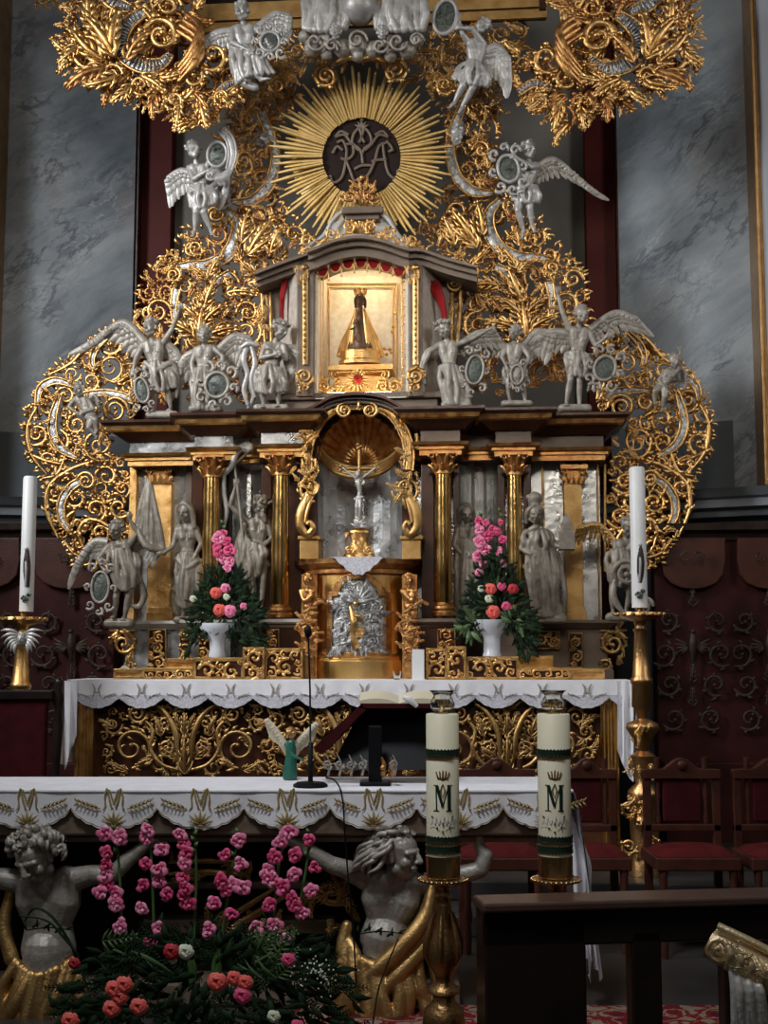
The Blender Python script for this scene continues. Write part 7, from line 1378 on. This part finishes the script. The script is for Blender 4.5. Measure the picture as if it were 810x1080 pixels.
# ================================================================== GREAT CANDLES IN FRONT
def great(cx, lab, idx):
    Y = 4.5; k = Y / F; x = X(cx, Y, 850); z = lambda y: Z(y, Y, cx); R_ = 17 * k
    t = thing('great_candle', lab, 'candle', (x, Y, z(925)))
    b = MB(); b.lathe([(R_, z(902) - z(925)), (R_, z(753.5) - z(925)), (R_ * .93, z(752.5) - z(925)), (R_ * .5, z(754) - z(925))], (x, Y, z(925)), 48); b.build('wax_body', 'wax', t, smooth=True)
    b = MB(); b.lathe([(R_ * 1.04, 0), (R_ * 1.04, z(902) - z(925)), (R_ * .9, z(901) - z(925))], (x, Y, z(925)), 48); b.build('brass_cup', 'brass', t, smooth=True)
    for y0, y1 in ((790, 797), (881, 887), (891, 898)):
        b = MB(); b.lathe([(R_ * 1.02, z(y1) - z(925)), (R_ * 1.06, z(y1) - z(925)), (R_ * 1.06, z(y0) - z(925)), (R_ * 1.02, z(y0) - z(925))], (x, Y, z(925)), 40)
        for q in range(30): a = 2 * pi * q / 30; b.ball((x + cos(a) * R_ * 1.03, Y + sin(a) * R_ * 1.03, z(y0)), 1.15 * k, 6, 4); b.ball((x + cos(a) * R_ * 1.03, Y + sin(a) * R_ * 1.03, z(y1)), 1.15 * k, 6, 4)
        b.build('green_braid', 'green', t, smooth=True)
    for y0, y1 in ((797.5, 800), (887.5, 890)): b = MB(); b.lathe([(R_ * 1.01, z(y1) - z(925)), (R_ * 1.04, z(y1) - z(925)), (R_ * 1.04, z(y0) - z(925)), (R_ * 1.01, z(y0) - z(925))], (x, Y, z(925)), 40); b.build('gold_band', 'gold', t, smooth=True)
    Yf = Y - R_
    def wrap(mb):
        for v in mb.v: d = max(-.97, min(.97, (v.x - x) / R_)); v.y += R_ - R_ * sqrt(1 - d * d)
        return mb
    b = MB()
    def seg(p, r): b.blade([(cx + q[0], q[1], .4) for q in p], r, Yf, .25, smooth=1)
    seg([(-7, 829), (-6.5, 855)], [.7, .7]); seg([(-6.4, 829), (0, 851)], [1.7, 1.5]); seg([(6.2, 829), (0, 851)], [.7, .7]); seg([(6.6, 829), (6.8, 855)], [1.9, 1.9]); seg([(-9.5, 855.5), (-3.8, 855.5)], [.6, .6]); seg([(3.6, 855.5), (10, 855.5)], [.6, .6]); seg([(-9.5, 828.6), (-5, 828.6)], [.6, .6]); seg([(4.5, 828.6), (10, 828.6)], [.6, .6])
    o = wrap(b).build('letter_m', 'green', t); 
    b = MB(); seg([(-5, 821), (0, 822), (5, 821)], [1, 1.2, 1])
    for q in (-5, -2.5, 0, 2.5, 5): seg([(q, 821), (q * 1.35, 813 + abs(q) * .4)], [1.1, .4]); b.ballp(cx + q * 1.35, 813 + abs(q) * .4, .4, .8, Yf)
    seg([(0, 827), (-2.4, 834), (0, 842), (2.4, 834), (0, 827)], [.5, .8, .8, .8, .5]); wrap(b).build('crown_emblem', 'golddull', t, smooth=True)
    b = MB()
    for q in range(7): xx = -12 + q * 4; seg([(xx, 870), (xx + 1.5, 864 - (q % 2) * 3), (xx + 3.5, 869)], [.7, 1.5, .7])
    for sg in (1, -1): seg([(sg * 3, 876), (sg * 9, 872), (sg * 13, 874)], [.4, .8, .4])
    wrap(b).build('lace_relief', 'waxw', t, smooth=True); b = MB()
    for xx, yy in ((-11, 862), (10, 861), (0, 868.5), (-6, 873), (7, 872), (0, 877)): b.ballp(cx + xx, yy, .6, 1.1, Yf)
    wrap(b).build('bead', 'bronze', t, smooth=True)
    g = MB(); zg = z(752.5) - z(925)
    g.lathe([(4 * k, zg), (5 * k, zg + 1 * k), (12 * k, zg + 5 * k), (13.2 * k, zg + 10 * k), (11 * k, zg + 15 * k), (9 * k, zg + 18 * k), (10.5 * k, zg + 21 * k), (13.5 * k, zg + 24 * k), (12.8 * k, zg + 24 * k), (9.8 * k, zg + 21 * k), (8.3 * k, zg + 18 * k), (10.3 * k, zg + 15 * k), (12.4 * k, zg + 10 * k), (11.3 * k, zg + 5.5 * k), (4 * k, zg + 2 * k)], (x, Y, z(925)), 32)
    t2 = thing('glass_lamp', 'small clear glass oil lamp on top of the %s great candle' % ('left' if idx == 0 else 'right'), 'oil lamp', (x, Y, z(752.5)))
    ORG[t2.name] = Vector((x, Y, z(752.5))); g.build('glass_globe', 'glass', t2, smooth=True)
    b = MB(); b.lathe([(7 * k, zg + .2 * k), (7 * k, zg + 3 * k), (3 * k, zg + 4 * k), (2 * k, zg + 8 * k)], (x, Y, z(925)), 20); b.build('burner', 'brass', t2, smooth=True)
    pr = [(3, 925), (26, 926.5), (26, 929), (19, 931), (8, 934), (6.5, 942), (9, 945), (7, 949), (8, 952), (10, 975), (16, 992), (18, 1005), (15, 1018), (9, 1028), (8, 1036), (16, 1041), (17, 1046), (11, 1050), (12, 1056), (20, 1064), (22, 1080), (14, 1098), (12, 1104), (26, 1112), (30, 1130), (34, 1173)]
    s_, x_, k_, pf, zb = stick(cx, Y, pr, 'gold-toned baluster candlestick under the %s great candle' % ('left' if idx == 0 else 'right'), 'bronze'); pf[0] = (pf[0][0], -zb + .001)
    b = MB(); b.lathe(pf, (x, Y, zb), 36); b.build('stem', 'bronze', s_, smooth=True)
    b = MB()
    for q in range(30): a = 2 * pi * q / 30; b.ball((x + cos(a) * 25 * k, Y + sin(a) * 25 * k, z(927.5)), 1.7 * k, 6, 5)
    b.build('beaded_rim', 'brass', s_, smooth=True)
    b = MB()
    for q in range(6): a = 2 * pi * q / 6 + .3; b.tube([(x + cos(a) * r * k, Y + sin(a) * r * k, z(yy)) for r, yy in ((10, 962), (14, 975), (18.5, 992), (19.5, 1005), (16, 1016))], [1 * k, 2.4 * k, 3.6 * k, 3 * k, 1 * k], 8)
    b.build('carved_leaves', 'bronze', s_, smooth=True)
great(467, 'thick ivory candle with green letter M, left of the two in front', 0); great(585, 'thick ivory candle with green letter M above the dark pew', 1)
# ================================================================== PEW, CHAIRS, THRONE, CORNER
frame(-8); wp = 4.075
t = thing('pew', 'dark polished wooden pew front rail in the lower right', 'pew', (X(650, wp), wp + .1, 0)); xl = X(512, wp, 960); xr = X(900, wp, 960); zp_ = Z(953, wp, 512)
b = MB(); b.box(xl - .01, xr, wp - .01, wp + .155, zp_ - .03, zp_); b.build('top_rail', 'pewtop', t, bevel=.008)
b = MB(); b.box(xl, xr, wp + .01, wp + .05, Z(998, wp, 620), zp_ - .03); b.box(xl, X(620, wp, 1030), wp + .01, wp + .15, .0, zp_ - .03); b.build('front_panel', 'darkwood', t, bevel=.008)
b = MB(); b.box(X(668, wp, 1030), X(700, wp, 1030), wp + .01, wp + .08, 0, zp_ - .1); b.build('post', 'darkwood', t, bevel=.008)
b = MB(); b.box(X(766, wp, 1030), X(790, wp, 1030), wp + .01, wp + .08, 0, zp_ - .1); b.build('post', 'darkwood', t, bevel=.008)
b = MB(); b.box(xl, xr, wp + .12, wp + .15, .1, .2); b.build('stretcher', 'darkwood', t, bevel=.005)
frame(0)
Yc = 3.3; t = thing('gilded_prie_dieu', 'carved gilded and silvered armrest in the lower right corner', 'kneeler', (X(800, Yc), Yc, 0)); k = Yc / F
b = MB(); b.blade([(757, 1000, -30), (790, 1018, -10), (830, 1042, 12), (880, 1074, 30)], [17, 19, 21, 22], Yc, .9)
R = random.Random(2)
for q in range(8): xx = 764 + q * 11; yy = 1003 + q * 6.6; b.blade([(xx - 4, yy - 16, 12), (xx + 2, yy, 20), (xx - 2, yy + 16, 12)], [2, 4, 2], Yc, .7)
leafmass(b, Yc, [(752, 985), (810, 1010), (850, 1050), (760, 1020)], 16, 26, 7, d=16, ang=.5); scroll(b, Yc, 756, 1000, 14, 0, 1.7, 1, 3, 0, 4)
b.build('gilt_arm', 'goldpale', t, smooth=True)
b = MB(); b.blade([(762, 981, -20), (800, 998, -4), (870, 1034, 20)], [4.5, 5, 6], Yc, .9); b.build('upper_rail', 'goldpale', t, smooth=True)
c = Clay(Yc)
for q in range(6): xx = 769 + q * 5.5; c.curve((xx - 2, 1018 + q * 3, 14, 3.5), (xx, 1040, 18 + (q % 2) * 3, 4.2), (xx + 1 + q, 1070, 18, 4.6), (xx + 4 + q * 2, 1110, 14, 5))
c.build('silver_drapery', 'silverpale', t, vox=1.0)
b = MB(); b.box(X(790, Yc, 1050), X(900, Yc, 1050), Yc, Yc + .12, 0, Z(1030, Yc, 800)); b.build('side_panel', 'darkwood', t, bevel=.01)
# chairs
def chair(cx, Y, lab, wd=86, first=None):
    k = Y / F; x = X(cx, Y, 850); hw = wd / 2 * k; zt = Z(818, Y, cx); zs_ = Z(905, Y, cx); t = thing('wooden_chair', lab, 'chair', (x, Y, 0), 'red-brown chairs behind the altar')
    b = MB(); b.box(x - hw, x - hw + .045, Y + .36, Y + .40, 0, zt - .01); b.build('back_post', 'redwood', t, bevel=.006); b = MB(); b.box(x + hw - .045, x + hw, Y + .36, Y + .40, 0, zt - .01); b.build('back_post', 'redwood', t, bevel=.006)
    b = MB(); pts = [(-hw, zt - .05), (-hw, zt), (-hw * .45, zt + .005), (-hw * .3, zt + .03), (-hw * .15, zt + .055), (0, zt + .065), (hw * .15, zt + .055), (hw * .3, zt + .03), (hw * .45, zt + .005), (hw, zt), (hw, zt - .05)]; b.prism([(x + a, c_) for a, c_ in pts], Y + .35, Y + .41); b.ball((x, Y + .345, zt + .025), .028, 12, 8, (1, .5, 1)); b.build('crest_rail', 'redwood', t, bevel=.005)
    for sg in (1, -1):
        b = MB(); b.lathe([(.012, 0), (.018, .04), (.010, .08), (.016, .2), (.010, .34), (.018, .38), (.012, zt - zs_ - .2)], (x + sg * hw * .62, Y + .38, zs_ + .12), 12); b.build('spindle', 'redwood', t, smooth=True)
    b = MB(); b.box(x - hw * .5, x + hw * .5, Y + .365, Y + .395, zs_ + .14, zt - .05); b.build('back_panel', 'redvelvet', t, bevel=.01)
    b = MB(); b.box(x - hw, x + hw, Y + .36, Y + .4, zs_ + .09, zs_ + .13); b.build('lower_rail', 'redwood', t, bevel=.005)
    b = MB(); b.box(x - hw * 1.05, x + hw * 1.05, Y, Y + .42, zs_ - .07, zs_ - .0); b.build('seat_frame', 'redwood', t, bevel=.008)
    b = MB(); n = 10; vs = []
    for i in range(n + 1):
        for j in range(n + 1): u, v_ = i / n, j / n; vs.append((x - hw + 2 * hw * u, Y + .02 + .34 * v_, zs_ + .002 + .05 * (sin(pi * u) * sin(pi * v_)) ** .35))
    b.add(vs, [(i * (n + 1) + j, (i + 1) * (n + 1) + j, (i + 1) * (n + 1) + j + 1, i * (n + 1) + j + 1) for i in range(n) for j in range(n)]); b.build('seat_cushion', 'redseat', t, smooth=True)
    for sg in (1, -1): b = MB(); b.lathe([(.018, 0), (.022, .1), (.016, .14), (.026, .2), (.018, .26), (.024, zs_ - .07)], (x + sg * (hw - .03), Y + .03, 0), 12); b.build('front_leg', 'redwood', t, smooth=True)
chair(530, 7.1, 'red-brown wooden chair half hidden behind the front altar end', 84); chair(630, 7.1, 'red-brown wooden chair between the front altar cloth and right candlestick', 66); chair(736, 7.0, 'red-brown wooden chair just right of the tall right candlestick', 84); chair(836, 7.0, 'red-brown wooden chair cut by the right picture edge', 84)
Y = 7.6; t = thing('throne_chair', 'dark red upholstered high-backed chair at the left edge', 'chair', (X(5, Y), Y, 0)); z = lambda y: Z(y, Y, 30)
b = MB(); b.box(X(-60, Y), X(53, Y), Y, Y + .06, .5, z(737)); b.build('upholstered_back', 'redvelvet', t, bevel=.012)
b = MB(); b.box(X(-70, Y), X(60, Y), Y - .02, Y + .08, z(738), z(728)); b.box(X(-70, Y), X(60, Y), Y - .02, Y + .08, .46, .55); b.build('top_rail', 'darkwood', t, bevel=.008)
b = MB(); k = Y / F; prf = [(4.5, 0), (4.5, 100), (3.5, 104), (5.5, 110), (5.5, 118), (3, 124), (4, 150), (5.5, 180), (3.5, 196), (6, 202), (6, 208), (4, 214), (5, 219), (2, 224)]; zt_ = z(714); b.lathe([(r * k, q / 224 * zt_) for r, q in prf], (X(64, Y), Y + .03, 0), 18); b.build('turned_post', 'darkwood', t, smooth=True)
b = MB(); b.box(X(-70, Y), X(66, Y), Y - .5, Y, .42, .5); b.build('seat', 'redvelvet', t, bevel=.02)
for q in (-66, 60): b = MB(); b.box(X(q, Y) - .02, X(q, Y) + .03, Y - .5, Y - .45, 0, .42); b.build('leg', 'darkwood', t, bevel=.004)
# ------------------------------------------------------------------ light, camera, view
frame(0)
cam = bpy.data.cameras.new('camera'); co = bpy.data.objects.new('camera', cam); COL.objects.link(co)
co.location = (0, 0, CZ); co.rotation_euler = (pi / 2 + PITCH, 0, 0)
cam.sensor_fit = 'VERTICAL'; cam.sensor_height = 36; cam.lens = F / 1080 * 36; cam.clip_start = .05; cam.clip_end = 100
sc.camera = co
def area(name, loc, target, sx, sy, power, col, spread=180):
    li = bpy.data.lights.new(name, 'AREA'); li.shape = 'RECTANGLE'; li.size = sx; li.size_y = sy; li.energy = power; li.color = col; li.spread = radians(spread)
    o = bpy.data.objects.new(name, li); COL.objects.link(o); o.location = loc
    o.rotation_euler = (Vector(target) - Vector(loc)).to_track_quat('-Z', 'Y').to_euler(); return o
area('window_light_left', (-6.0, 5.6, 6.4), (.2, 9.9, 3.1), 1.4, 3.4, 120, (.95, .97, 1), 75)
area('window_light_right', (6.8, 4.2, 7.0), (.5, 10.0, 4.4), 1.4, 3.4, 38, (.97, .98, 1), 80)
area('window_light_nave', (-1.0, -5, 7.6), (.3, 10.2, 4.3), 2.4, 2.4, 26, (1, .92, .80), 40)
area('window_light_high', (-1.8, 2.0, 8.4), (.2, 5.8, .9), 1.6, 1.6, 42, (.90, .94, 1), 56)
w = bpy.data.worlds.new('dim_church'); sc.world = w; w.use_nodes = True
bg = w.node_tree.nodes['Background']; n = w.node_tree.nodes; l = w.node_tree.links
tc = n.new('ShaderNodeTexCoord'); sx = n.new('ShaderNodeSeparateXYZ'); l.new(tc.outputs['Generated'], sx.inputs[0])
mr = n.new('ShaderNodeMapRange'); mr.inputs['From Min'].default_value = -.1; mr.inputs['From Max'].default_value = .7; mr.inputs['To Min'].default_value = .012; mr.inputs['To Max'].default_value = .085
l.new(sx.outputs['Z'], mr.inputs['Value']); l.new(mr.outputs['Result'], bg.inputs['Strength']); bg.inputs['Color'].default_value = (1, .97, .93, 1)
vs = sc.view_settings; vs.view_transform = 'Standard'; vs.look = 'None'; vs.gamma = 1; vs.exposure = 0; vs.use_curve_mapping = False
